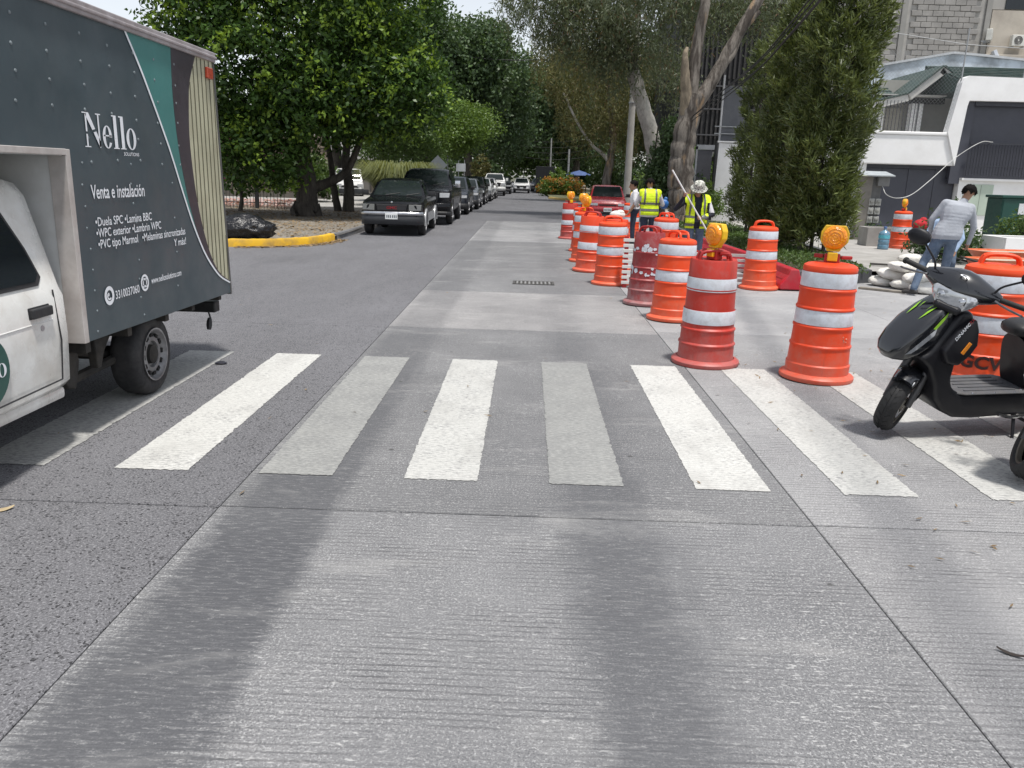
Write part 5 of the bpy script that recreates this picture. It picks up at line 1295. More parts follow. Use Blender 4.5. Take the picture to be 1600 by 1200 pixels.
# ------------------------------------------------------------------ buildings and walls
WHITEW = mat('white_wall', (0.82, 0.82, 0.82), .75, .03, 1.5, bump=.1, dirt=(0.62, 0.61, 0.59), dirt_amt=.35, dirt_scale=1.4)
SLATE = mat('slate_paint', (0.052, 0.055, 0.072), .5, .08, 2)
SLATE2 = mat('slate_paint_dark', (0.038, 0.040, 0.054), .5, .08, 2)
WEATH = mat('weathered_parapet', (0.56, 0.63, 0.70), .8, .1, 1.0, dirt=(0.16, 0.18, 0.19), dirt_amt=.8, dirt_scale=.9)
TILEG = mat('green_tile', (0.026, 0.055, 0.048), .55, .25, 6, dirt=(0.10, 0.11, 0.09), dirt_amt=.5, dirt_scale=4)
BARGE = mat('barge_board', (0.55, 0.54, 0.51), .7, .06, 2, dirt=(0.35, 0.33, 0.3), dirt_amt=.4)
PALEG = mat('pale_green_panel', (0.42, 0.50, 0.42), .6, .06, 2)
BLOCKM = mat('grey_block', (0.30, 0.29, 0.275), .9, .18, 1.1, bump=.4, bscale=12, dirt=(0.17, 0.165, 0.16), dirt_amt=.5, dirt_scale=.8)
MORTAR = mat('mortar', (0.36, 0.35, 0.33), .95, .12, 2)
BEIGE = mat('beige_plaster', (0.46, 0.42, 0.36), .85, .08, 1, dirt=(0.25, 0.22, 0.19), dirt_amt=.6, dirt_scale=.7)
WIRE = mat('galvanised', (0.34, 0.35, 0.36), .5, .1, 4, metal=.5)
def part(parent, name, a, b_, m, bevel=0.0, org=(0, 0, 0)):
    mb = MB(); mb.span([a[i] - org[i] for i in range(3)], [b_[i] - org[i] for i in range(3)])
    return mb.build(name, m, parent, smooth=None, bevel=bevel, seg=2)
HO = (14.0, 29.0, 0.0)
house = thing('corner_house', 'white house with dark slate panels, terrace and green tiled gable on the right', 'house', HO)
hp = lambda n, a, b_, m, bv=0.0, par=None: part(par or house, n, a, b_, m, bv, HO)
hp('wall', (10.95, 29.0, 0), (11.62, 29.5, 3.52), WHITEW)
hp('balcony_parapet', (11.40, 28.86, 2.47), (14.50, 29.2, 3.44), WHITEW, .03)
hp('coping', (11.36, 28.82, 3.442), (14.28, 29.22, 3.55), WHITEW, .03)
hp('floor_slab', (11.6, 29.2, 2.9), (19.0, 34.5, 3.1), WHITEW)
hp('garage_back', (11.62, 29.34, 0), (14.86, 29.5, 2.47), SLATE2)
x = 11.66
for k, w in enumerate((.62, .92, .92, .70)):
    hp('garage_panel', (x, 29.27, .06), (x + w - .012, 29.335, 2.34), SLATE, .006); x += w
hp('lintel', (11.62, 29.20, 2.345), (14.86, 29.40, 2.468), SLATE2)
# right block: a white frame round a deep slate recess
hp('wall', (14.86, 29.0, 0), (21, 29.4, 2.08), WHITEW)
hp('slate_wall', (14.50, 29.14, 2.08), (21, 29.45, 4.62), SLATE)
hp('slate_pier', (14.50, 29.02, 1.88), (14.98, 29.139, 4.58), SLATE)
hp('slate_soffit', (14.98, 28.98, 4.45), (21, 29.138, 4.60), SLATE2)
mb = MB(); mb.prism([(14.10 - HO[0], 3.56), (14.50 - HO[0], 2.47), (14.505 - HO[0], 2.47), (14.62 - HO[0], 4.40), (14.66 - HO[0], 4.585), (21 - HO[0], 4.62), (21 - HO[0], 5.28), (14.52 - HO[0], 5.36), (14.40 - HO[0], 5.30), (14.33 - HO[0], 5.15)], -.22, .13, 'XZ')
mb.build('white_frame', WHITEW, house, smooth=None, bevel=.03)
hp('sill_ledge', (14.87, 28.86, 2.0), (21, 29.0, 2.079), WHITEW, .01)
hp('meter_door', (15.15, 28.965, .84), (16.06, 28.999, 1.88), PALEG, .008)
hp('door_seam', (15.62, 28.960, .86), (15.63, 28.964, 1.86), mat('seam_dark', (.12, .14, .12), .7, .1))
RAILM = mat('railing_dark', (0.028, 0.030, 0.040), .5, .1)
rl = hp('railing_top', (14.95, 28.83, 3.20), (17.6, 28.87, 3.25), RAILM); hp('railing_bottom', (14.95, 28.83, 2.14), (17.6, 28.87, 2.18), RAILM)
hp('railing_middle', (14.95, 28.83, 2.47), (17.6, 28.87, 2.50), RAILM)
bar_me = None
for k in range(27):
    x = 14.96 + k * .1
    mb = MB(); mb.span((-.011, -.011, 2.18), (.011, .011, 3.20))
    if bar_me is None: bar_me = mb.mesh('railing_bar'); bar_me.materials.append(RAILM)
    o = bpy.data.objects.new('railing_bar', bar_me); COL.objects.link(o); o.parent = house; o.location = (x - HO[0], 28.85 - HO[1], 0)
# terrace behind the parapet
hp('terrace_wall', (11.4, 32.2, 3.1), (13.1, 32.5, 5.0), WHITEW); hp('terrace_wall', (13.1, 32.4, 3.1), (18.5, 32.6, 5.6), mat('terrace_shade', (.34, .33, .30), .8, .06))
hp('column', (12.95, 31.9, 3.1), (13.18, 32.15, 4.75), WHITEW, .02); hp('column', (14.05, 31.7, 3.1), (14.28, 31.95, 4.75), WHITEW, .02); hp('column', (14.36, 31.7, 3.1), (14.5, 31.9, 4.75), WHITEW, .02)
hp('beam', (12.0, 31.6, 4.72), (15.2, 31.9, 4.92), mat('beam_dark', (.03, .03, .03), .8, .1))
hp('curtain', (13.25, 32.32, 3.12), (14.0, 32.38, 4.6), mat('curtain', (.38, .36, .31), .9, .15, 6))
tb_me = None
for k in range(15):
    mb = MB(); mb.span((-.009, -.009, 3.55), (.009, .009, 4.55))
    if tb_me is None: tb_me = mb.mesh('terrace_bar'); tb_me.materials.append(RAILM)
    o = bpy.data.objects.new('terrace_bar', tb_me); COL.objects.link(o); o.parent = house; o.location = (11.45 + k * .12 - HO[0], .06, 0)
# gable and tiled roofs
gp = [(12.2, 4.62), (13.50, 4.95), (14.62, 5.90), (15.45, 5.40)]
mb = MB()
for (a, b_) in zip(gp[:-1], gp[1:]):
    d = Vector((b_[0] - a[0], 0, b_[1] - a[1])); nrm = Vector((-d.z, 0, d.x)).normalized() * .24
    mb.prism([(a[0] - HO[0], a[1]), (b_[0] - HO[0], b_[1]), (b_[0] - HO[0] - nrm.x, b_[1] - nrm.z), (a[0] - HO[0] - nrm.x, a[1] - nrm.z)], 1.85, 2.05, 'XZ')
mb.build('barge_board', BARGE, house, smooth=None, bevel=.015)
mb = MB()
for (a, b_) in zip(gp[:-1], gp[1:]):
    d = Vector((b_[0] - a[0], 0, b_[1] - a[1])); nrm = Vector((-d.z, 0, d.x)).normalized() * .07
    mb.prism([(a[0] - HO[0] - nrm.x * .1, a[1] + .003), (b_[0] - HO[0], b_[1] + .003), (b_[0] - HO[0] + nrm.x, b_[1] + nrm.z), (a[0] - HO[0] + nrm.x, a[1] + nrm.z)], 1.80, 6.0, 'XZ')
mb.build('gable_roof', TILEG, house, smooth=None, bevel=.01)
hp('gable_soffit', (12.4, 31.1, 4.93), (15.0, 32.4, 4.97), BARGE)
def tile_rows(x0, x1, y0, z0, y1, z1, rows, nm='tile_row'):
    for k in range(rows):
        ya, za = y0 + (y1 - y0) * k / rows, z0 + (z1 - z0) * k / rows
        mb = MB(); n = int((x1 - x0) / .25)
        dy, dz = (y1 - y0) / rows, (z1 - z0) / rows
        for j in range(n):                                     # one flat tile each, lapped over the row below
            cx_ = x0 + .25 * (j + .5) - HO[0] + rnd.uniform(-.004, .004); lift = rnd.uniform(0, .008)
            a_, b2 = cx_ - .121, cx_ + .121
            mb.add([(a_, ya - HO[1], za + .02 + lift), (b2, ya - HO[1], za + .02 + lift), (b2, ya - HO[1], za + .055 + lift), (a_, ya - HO[1], za + .055 + lift), (a_, ya + dy * 1.1 - HO[1], za + dz * 1.1 + .012), (b2, ya + dy * 1.1 - HO[1], za + dz * 1.1 + .012)], [(0, 1, 2, 3), (3, 2, 5, 4)])
        o = mb.build(nm, TILEG, house, smooth=None, fix=False); o['kind'] = 'stuff'
mb = MB(); mb.prism([(29.3 - HO[1], 5.0), (32.4 - HO[1], 5.0), (32.4 - HO[1], 6.13), (29.3 - HO[1], 5.205)], 14.66 - HO[0], 21 - HO[0], 'YZ'); mb.build('roof_deck', TILEG, house, smooth=None)
tile_rows(14.7, 21, 29.35, 5.22, 32.2, 6.08, 9)
tile_rows(11.6, 13.4, 30.9, 4.72, 32.6, 5.35, 5)
# upper parapet
mb = MB(); mb.prism([(13.0 - HO[0], 4.0), (21 - HO[0], 4.0), (21 - HO[0], 6.85), (18.7 - HO[0], 7.02), (17.35 - HO[0], 7.10), (14.3 - HO[0], 6.52), (13.0 - HO[0], 6.25)], 7.0, 7.25, 'XZ'); mb.build('upper_parapet', WEATH, house, smooth=None)
mb = MB()
tops = [(13.0, 6.25), (14.3, 6.52), (17.35, 7.10), (18.7, 7.02), (21, 6.85)]
for a, b_ in zip(tops[:-1], tops[1:]): mb.prism([(a[0] - HO[0], a[1] + .003), (b_[0] - HO[0], b_[1] + .003), (b_[0] - HO[0], b_[1] + .09), (a[0] - HO[0], a[1] + .09)], 6.93, 7.3, 'XZ')
mb.build('parapet_coping', mat('coping_grey', (.5, .52, .54), .8, .1), house, smooth=None)
# chain link screen on the terrace edge
cl = thing('chain_link_screen', 'tall chain link screen on thin posts along the terrace edge', 'fence', (11.4, 28.95, 3.55))
for (x, h_) in ((.12, 3.2), (2.95, 3.3), (5.0, 3.35), (7.3, 3.35)):
    mb = MB(); mb.tube([(x, 0, 0 if x < 4 else 1.7), (x + .02, 0, h_)], .024, 8); mb.build('post', WIRE, cl)
mb = MB(); mb.tube([(.12, 0, 3.15), (2.95, 0, 2.80), (5.0, 0, 2.72), (7.3, 0, 2.6)], .012, 6); mb.build('top_wire', WIRE, cl)
V, Fc = [], []
def strip(a, b_, w=.0035):
    k = len(V); V.extend([(a[0] - w, a[1], a[2]), (a[0] + w, a[1], a[2]), (b_[0] + w, b_[1], b_[2]), (b_[0] - w, b_[1], b_[2])]); Fc.append((k, k + 1, k + 2, k + 3))
for k in range(-14, 24):
    for s_ in (1, -1):
        x0, z0, x1, z1 = k * .125, 0.0, k * .125 + s_ * 2.6, 2.6
        if s_ < 0: x0 += 2.6; x1 += 2.6
        t0, t1 = 0.0, 1.0
        for (lo, hi) in ((.12, 2.95),):
            ta, tb2 = (lo - x0) / (x1 - x0), (hi - x0) / (x1 - x0)
            t0, t1 = max(t0, min(ta, tb2)), min(t1, max(ta, tb2))
        if t1 > t0: strip((x0 + (x1 - x0) * t0, -.01, z0 + (z1 - z0) * t0), (x0 + (x1 - x0) * t1, -.01, z0 + (z1 - z0) * t1))
o = link_mesh('mesh_wires', np_mesh('mesh_wires', np.array(V), np.array(Fc)), WIRE, cl); o['kind'] = 'stuff'
# block building behind
BO = (24, 50, 0)
bld = thing('block_building', 'tall raw concrete block building with beige plaster behind the white house', 'building', BO)
part(bld, 'wall_core', (16.5, 50.06, 0), (25.56, 58, 15), MORTAR, 0, BO)
part(bld, 'plaster_wall', (25.9, 49.9, 8.3), (34, 58, 11.55), BEIGE, 0, BO); part(bld, 'upper_wall', (25.9, 50.0, 11.6), (34, 58, 15), mat('grey_render', (.33, .32, .30), .9, .12, .6), 0, BO); part(bld, 'lower_wall', (25.9, 50.0, 0), (34, 58, 8.25), mat('brown_render', (.20, .17, .15), .9, .15, .6), 0, BO)
part(bld, 'window', (26.6, 49.94, 11.62), (30, 49.99, 13.2), GLASS, 0, BO)
part(bld, 'ledge', (25.6, 49.4, 8.95), (31.0, 49.9, 9.15), BEIGE, .02, BO)
for x in (20.85, 25.57): part(bld, 'column', (x, 49.93, 0), (x + .30, 50.2, 15), mat('column_concrete', (.27, .265, .25), .9, .1, 1), 0, BO)
mb = MB(); mb.span((-.29, -.06, -.138), (.29, .06, .138)); bme = mb.mesh('concrete_block', bevel=.012, seg=1); bme.materials.append(BLOCKM)
for r_ in range(14):
    for c in range(15):
        x = 16.9 + c * .6 + (.3 if r_ % 2 else 0); z = 8.3 + r_ * .3
        if x > 25.28 or (20.55 < x < 21.45): continue
        o = bpy.data.objects.new('concrete_block', bme); COL.objects.link(o); o.parent = bld
        o.location = (x - BO[0], 50.03 - BO[1] + rnd.uniform(-.012, .012), z); o.scale = (1, 1, rnd.uniform(.96, 1.02))
def ac_unit(label, loc, rz=0):
    t = thing('air_conditioner', label, 'air conditioner', loc, rz)
    W_ = mat('ac_white', (.62, .62, .58), .5, .06, 5, dirt=(.4, .37, .32), dirt_amt=.4)
    mb = MB(); mb.span((-.42, -.15, 0), (.42, .15, .6)); mb.build('casing', W_, t, smooth=None, bevel=.03)
    mb = MB(); mb.lathe([(.24, 0), (.23, -.012), (.03, -.012)], 24, 'Y', c=(-.08, -.152, .3), cap=False); mb.build('fan_well', BLACK, t, smooth=40)
    mb = MB()
    for rr_ in (.24, .19, .14, .09): mb.lathe([(rr_ + .01, -.16), (rr_, -.168), (rr_ - .01, -.16)], 24, 'Y', c=(-.08, 0, .3), cap=False)
    mb.lathe([(.05, -.165), (.001, -.175)], 12, 'Y', c=(-.08, 0, .3), cap=False); mb.build('fan_guard', W_, t, smooth=40)
    for x in (-.3, .3):
        mb = MB(); mb.span((x - .02, -.1, -.06), (x + .02, .35, 0)); mb.build('bracket', WIRE, t, smooth=None)
ac_unit('boxy air conditioner with round fan on the beige plaster wall', (27.45, 49.6, 9.62)); ac_unit('air conditioner turned edge-on left of the other one', (25.75, 49.55, 9.85), R(60))
mb = MB(); mb.tube(curve_pts([(26.0, 49.3, 9.3), (26.2, 49.2, 8.9), (26.6, 49.2, 8.6), (27.1, 49.2, 8.7)], 14), .17, 10); o = mb.build('ventilation_duct', mat('foil_duct', (.55, .57, .6), .4, .1, 6, metal=.6), None); props(o, 'bent silver duct hanging under the air conditioners', 'duct')
# dark slatted house and the white garden wall
DO = (11, 55, 0)
dh = thing('slatted_house', 'dark house clad in black vertical slats behind the gum tree', 'house', DO)
BLKW = mat('blackened_wood', (0.012, 0.012, 0.014), .7, .3, 3)
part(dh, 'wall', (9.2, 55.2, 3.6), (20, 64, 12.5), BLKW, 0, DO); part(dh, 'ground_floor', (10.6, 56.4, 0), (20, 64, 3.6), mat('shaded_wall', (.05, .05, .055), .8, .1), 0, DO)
part(dh, 'slab_edge', (9.1, 54.9, 3.3), (20, 55.3, 3.6), mat('slab_grey', (.14, .14, .14), .8, .1), 0, DO); part(dh, 'roof', (8.9, 54.6, 12.5), (20.3, 64.4, 12.8), mat('slab_grey', (.14, .14, .14)), 0, DO)
mb = MB(); mb.span((-.06, -.05, 0), (.06, .05, 4.2)); sme = mb.mesh('slat'); sme.materials.append(mat('slat_wood', (0.03, 0.028, 0.028), .6, .3, 3))
for row, z in ((0, 3.75), (1, 8.1)):
    for k in range(26):
        o = bpy.data.objects.new('slat', sme); COL.objects.link(o); o.parent = dh; o.location = (9.3 + k * .3 - DO[0] + rnd.uniform(-.03, .03), 55.1 - DO[1] + rnd.uniform(-.02, .02), z)
for z in (4.6, 6.2, 7.6): part(dh, 'rail', (9.2, 54.92, z), (17, 54.99, z + .08), mat('rail_grey', (.08, .08, .085), .6, .1), 0, DO)
part(dh, 'window', (10.0, 56.2, 1.0), (10.5, 56.39, 2.6), mat('pale_frame', (.30, .30, .30), .6, .1), 0, DO)
gw = thing('garden_wall', 'plain white garden wall behind the evergreen columns', 'wall', (9.5, 36, 0))
go = (9.5, 36, 0)
mb = MB(); mb.prism([(8.0 - 9.5, .05), (15 - 9.5, .05), (15 - 9.5, 3.2), (8.06 - 9.5, 3.32)], 0, .25, 'XZ'); mb.build('wall', WHITEW, gw, smooth=None, bevel=.01)
part(gw, 'coping', (7.98, 35.95, 3.34), (10.5, 36.3, 3.40), WHITEW, 0, go)
part(gw, 'edge_strip', (7.93, 35.98, .05), (7.995, 36.2, 3.4), BLACK, 0, go)
gt = thing('grey_gate', 'grey metal gate in a pale frame left of the white wall', 'gate', (7.6, 37, 0)); g0 = (7.6, 37, 0)
part(gt, 'leaf', (7.38, 37.0, .1), (8.02, 37.06, 3.05), mat('gate_grey', (.10, .10, .115), .5, .08), .01, g0)
part(gt, 'frame', (7.30, 36.95, .05), (7.375, 37.1, 3.2), mat('gate_frame', (.42, .43, .45), .6, .06), .005, g0); part(gt, 'frame', (7.30, 36.95, 3.06), (8.10, 37.1, 3.26), mat('gate_frame', (.42, .43, .45)), .005, g0)
part(gt, 'latch', (7.85, 36.97, 1.3), (7.9, 36.999, 1.45), BLACK, 0, g0)
pn = thing('metal_screen', 'grey panel with a pale post standing above the white wall', 'screen', (8.6, 37.4, 0)); p0 = (8.6, 37.4, 0)
part(pn, 'panel', (8.42, 37.4, 3.4), (9.6, 37.44, 5.75), mat('panel_grey', (.10, .105, .12), .6, .1), 0, p0); part(pn, 'post', (8.33, 37.36, 3.3), (8.40, 37.46, 6.2), mat('post_pale', (.5, .5, .52), .5, .1), 0, p0)
for z in (3.75, 4.05): part(pn, 'rail', (8.1, 37.3, z), (9.4, 37.34, z + .04), WIRE, 0, p0)
# left side: stone wall, white house, iron fence
SO = (-12, 48, 0)
sw = thing('stone_wall', 'brown stone garden wall behind the tree trunks', 'wall', SO)
part(sw, 'wall_core', (-30, 47.0, .1), (-11.4, 47.5, 3.5), mat('stone_mortar', (.10, .09, .075), .95, .2, 3), 0, SO)
STONE = [mat('stone_a', (.17, .14, .105), .9, .2, 3, bump=.5), mat('stone_b', (.23, .19, .145), .9, .2, 3, bump=.5), mat('stone_c', (.12, .10, .08), .9, .2, 3, bump=.5)]
mb = MB(); z = .35
while z < 3.45:
    x = -17.5 + rnd.uniform(0, .2); h_ = rnd.uniform(.11, .19)
    while x < -11.5:
        w_ = rnd.uniform(.18, .42); mb.box((x + w_ / 2 - SO[0], 46.98 - SO[1] + rnd.uniform(-.02, .02), z + h_ / 2), (w_ - .025, .09, h_ - .022), mi=rnd.randrange(3)); x += w_
    z += h_
o = mb.build('stones', STONE, sw, smooth=None); o['kind'] = 'stuff'
part(sw, 'plinth', (-30, 46.80, .1), (-11.4, 46.93, .42), mat('plinth', (.11, .10, .085), .95, .2, 3), 0, SO)
wh = thing('white_house', 'white wall of a house behind the white van', 'house', (-13, 66, 0)); w0 = (-13, 66, 0)
part(wh, 'wall', (-18, 66, 2.62), (-11.9, 70, 6.5), WHITEW, 0, w0); part(wh, 'lower_wall', (-18, 66.2, 0), (-12.6, 70, 2.6), mat('grey_lower', (.22, .21, .20), .8, .12, 1), 0, w0); part(wh, 'window', (-13.6, 66.10, 1.5), (-12.9, 66.19, 2.5), GLASS, 0, w0); part(wh, 'pier', (-12.55, 65.9, 0), (-11.9, 66.6, 2.61), mat('pier_stone', (.17, .145, .12), .9, .25, 3), 0, w0)
fn = thing('iron_fence', 'dark iron bar fence behind the bougainvillea', 'fence', (-12, 33.6, .1))
mb = MB(); mb.tube([(0, 0, 0), (0, 0, 2.0)], .012, 5); fme = mb.mesh('bar', 40); fme.materials.append(BLACK)
for k in range(44):
    o = bpy.data.objects.new('bar', fme); COL.objects.link(o); o.parent = fn; o.location = (-4 + k * .14, 0, 0)
for z in (.25, 1.8):
    mb = MB(); mb.tube([(-4.1, 0, z), (2.1, 0, z)], .018, 6); mb.build('rail', BLACK, fn)
for x in (-2.0, .9): mb = MB(); mb.span((x - .07, -.07, 0), (x + .07, .07, 2.1)); mb.build('post', BLACK, fn, smooth=None)
pp = [(rnd.uniform(-16, -9.6), rnd.uniform(34.2, 36.4), .14 + rnd.uniform(0, .3)) for _ in range(2600)]
litter('flower_bed', 'pinkish flowers and leaves behind the iron fence', pp, leafmat('pink_petals', (.30, .12, .10), (.55, .34, .30), .8, .2), .06, .05)

# ------------------------------------------------------------------ poles, signs, wires
CPOLE = mat('pole_concrete', (.36, .345, .32), .85, .12, 2, bump=.2)
def pole(label, loc, h, r0, r1, m=CPOLE, nm='utility_pole', cat='utility pole', bands=True):
    t = thing(nm, label, cat, loc)
    mb = MB(); mb.tube([(0, 0, 0), (0, 0, h)], [r0, r1], 10); mb.build('shaft', m, t, smooth=50)
    if bands:
        for z in (h * .55, h * .75):
            mb = MB(); mb.lathe([(r0 + .004, z), (r0 + .004, z + .06)], 12); mb.build('band', WIRE, t)
        mb = MB(); mb.span((-.8, -.05, h - .5), (.8, .05, h - .38)); mb.build('crossarm', CPOLE, t, smooth=None)
    return t
pole('grey concrete utility pole beside the white shirted man', (4.98, 42, .05), 9.6, .19, .13)
pole('thin pale pole far off rising above the black box truck', (2.26, 90, .1), 5.6, .10, .08, mat('pole_white', (.30, .30, .30), .6, .1), bands=False)
pole('pale pole beside the blue umbrella', (3.75, 80, .1), 4.2, .10, .09, mat('pole_white', (.5, .5, .5)), bands=False)
def sign(label, loc, kind, w):
    t = thing('road_sign', label, 'road sign', loc); SG = mat('sign_back', (.24, .26, .28), .45, .06, 3, metal=.5); GP = mat('sign_post', (.33, .34, .35), .5, .1, metal=.5)
    if kind == 'diamond':
        mb = MB(); mb.prism([(0, 2.05 - w), (w, 2.05), (0, 2.05 + w), (-w, 2.05)], -.01, .01, 'XZ'); mb.build('plate', SG, t, smooth=None)
        mb = MB(); mb.tube([(0, .04, 0), (0, .04, 2.4)], .028, 6); mb.build('post', GP, t)
    else:
        mb = MB(); mb.span((-w, -.01, 1.8), (w, .01, 2.35)); mb.build('plate', mat('sign_pale', (.42, .44, .46), .5, .06), t, smooth=None)
        for x in (-w * .5, w * .75): mb = MB(); mb.tube([(x, .04, 0), (x, .04, 2.6)], .028, 6); mb.build('post', GP, t)
sign('grey back of a diamond road sign above the second pickup', (-4.95, 45, .1), 'diamond', .52)
sign('small pale rectangular sign on two posts behind the parked cars', (-4.93, 60, .1), 'rect', .34)
pole('thin lamp post between the diamond sign and the pale sign', (-5.1, 52, .1), 4.4, .05, .04, mat('post_grey', (.25, .27, .27), .6, .1), 'lamp_post', 'lamp post', False)
CABLE = mat('cable_black', (.012, .012, .013), .6, .2)
def cable(label, pts, r_, n=24, m=CABLE, nm='overhead_cable'):
    mb = MB(); mb.tube(curve_pts(pts, n), r_, 6); o = mb.build(nm, m, None, smooth=60); return props(o, label, 'cable', 'overhead cables')
cb = [(6.5, 39.5, 3.75), (6.12, 31.5, 4.22), (5.72, 26, 4.35), (5.14, 20, 4.40), (4.45, 15, 4.42), (3.0, 5, 4.7), (1.2, -8, 5.2)]
for k, lb in enumerate(('thick upper strand of the cable bundle crossing in front of the gum tree', 'middle strand of the cable bundle crossing in front of the gum tree', 'lower strand of the cable bundle crossing in front of the gum tree', 'slack lowest strand of the cable bundle by the gum tree')):
    cable(lb, [(p[0] + .05 * math.sin(k * 2.1 + i), p[1], p[2] - .075 * k - (.03 * math.sin(i * 2.2 + k))) for i, p in enumerate(cb)], .016 - .002 * (k % 2))
cable('single wire sagging across the street in front of the tall dark tree', [(-12, 60, 11.2), (-6.4, 60, 9.87), (-1.9, 60, 9.5), (2.1, 60, 9.76), (6, 60, 10.4)], .03)
for k, (za, zb_) in enumerate(((5.82, 5.5), (5.2, 4.9), (4.6, 4.3), (4.08, 3.6))):
    cable(['topmost', 'second', 'third', 'lowest'][k] + ' of the far thin wires strung over the road end', [(-9, 95, za + .9), (-3.5, 95, za), (2.7, 95, zb_), (8, 95, zb_ + .6)], .018, m=mat('wire_far', (.03, .03, .03), .6, .1))
# far stall with a blue umbrella
ub = thing('market_umbrella', 'blue umbrella shading a small stall far down the right side', 'umbrella', (4.8, 80, .1))
mb = MB(); mb.lathe([(1.25, 1.80), (1.22, 1.86), (.6, 2.12), (.001, 2.28)], 10, cap=False); mb.build('canopy', mat('blue_canvas', (.05, .09, .22), .7, .15, 2), ub, smooth=20)
mb = MB(); mb.tube([(0, 0, 0), (0, 0, 2.3)], .03, 6); mb.build('pole', WIRE, ub)
tbk = thing('stall_table', 'cloth covered stall table under the far blue umbrella', 'table', (4.9, 80.2, .1))
mb = MB(); mb.span((-.7, -.4, .70), (.7, .4, .76)); mb.build('top', mat('cloth_blue', (.10, .12, .2), .8, .2), tbk, smooth=None)
for x in (-.6, .6):
    for y in (-.3, .3): mb = MB(); mb.span((x - .03, y - .03, 0), (x + .03, y + .03, .7)); mb.build('leg', DARKM, tbk, smooth=None)
af = thing('a_frame_sign', 'white folding pavement sign near the far blue umbrella', 'sign', (3.85, 77.5, .1))
for s_ in (-1, 1):
    mb = MB(); mb.box((0, s_ * .16, .42), (.5, .03, .86), rot=Matrix.Rotation(s_ * R(18), 3, 'X')); mb.build('board', mat('board_white', (.62, .62, .6), .6, .08), af, smooth=None)
# ------------------------------------------------------------------ scooter (x forward, y left, z up; origin under the front axle)
GLOSSB = mat('gloss_black', (0.010, 0.011, 0.014), .16, .1, 3, coat=.8, dirt=(.022, .023, .027), dirt_amt=.35, dirt_scale=5)
SATB = mat('satin_black', (0.010, 0.010, 0.013), .40, .2, 4, spec=.35, dirt=(.022, .022, .024), dirt_amt=.35, dirt_scale=6)
VINYLB = mat('seat_vinyl', (0.012, 0.012, 0.013), .5, .2, 10, bump=.2, bscale=120)
MATG = mat('floor_mat', (0.075, 0.077, 0.085), .7, .15, 8, bump=.3, bscale=80, dirt=(.13, .12, .11), dirt_amt=.4, dirt_scale=10)
LENS = mat('clear_lens', (0.50, 0.52, 0.55), .10, .10, 18, metal=.5, coat=.9, rvar=.03)
GREEN = mat('lime_decal', (0.24, 0.48, 0.025), .35, .05); REFLO = mat('orange_reflector', (.75, .24, .01), .3, .1, 60)
GOLD = mat('bronze_rim', (0.16, 0.145, 0.12), .4, .15, 6, metal=.5)
scooter = thing('motor_scooter', 'black motor scooter with lime green stripes parked at the right of the crossing', 'scooter', (2.64, 5.60, 0), R(193), 'scooters parked at the right edge')
scooter.rotation_euler = (R(-8), 0, R(193)); scooter.scale = (1.05, 1.05, 1.05)
def ring_xz(cx, cz, w, h, ang, n=20, p=2.6):
    """superellipse across the scooter; its long side tilts by ang in the XZ plane (ang = path direction)"""
    nx_, nz_ = -math.sin(ang), math.cos(ang)
    out = []
    for k in range(n):
        a = 2 * math.pi * k / n; c, s_ = math.cos(a), math.sin(a)
        u = w * math.copysign(abs(c) ** (2 / p), c); v = h * math.copysign(abs(s_) ** (2 / p), s_)
        out.append((cx + nx_ * v, u, cz + nz_ * v))
    return out
def loft_x(st, nm, m, parent, n=20, p=2.6, smooth=50):
    mb = MB(); mb.loft([ring_xz(*s_, n=n, p=p) for s_ in st]); return mb.build(nm, m, parent, smooth=smooth)
_ax = Vector((-math.sin(R(19)), 0, math.cos(R(19))))          # raked steering axis, bars turned left
STEER = Matrix.Translation((.05, 0, .03)) @ Matrix.Rotation(R(38), 4, _ax) @ Matrix.Translation((-.05, 0, 0))
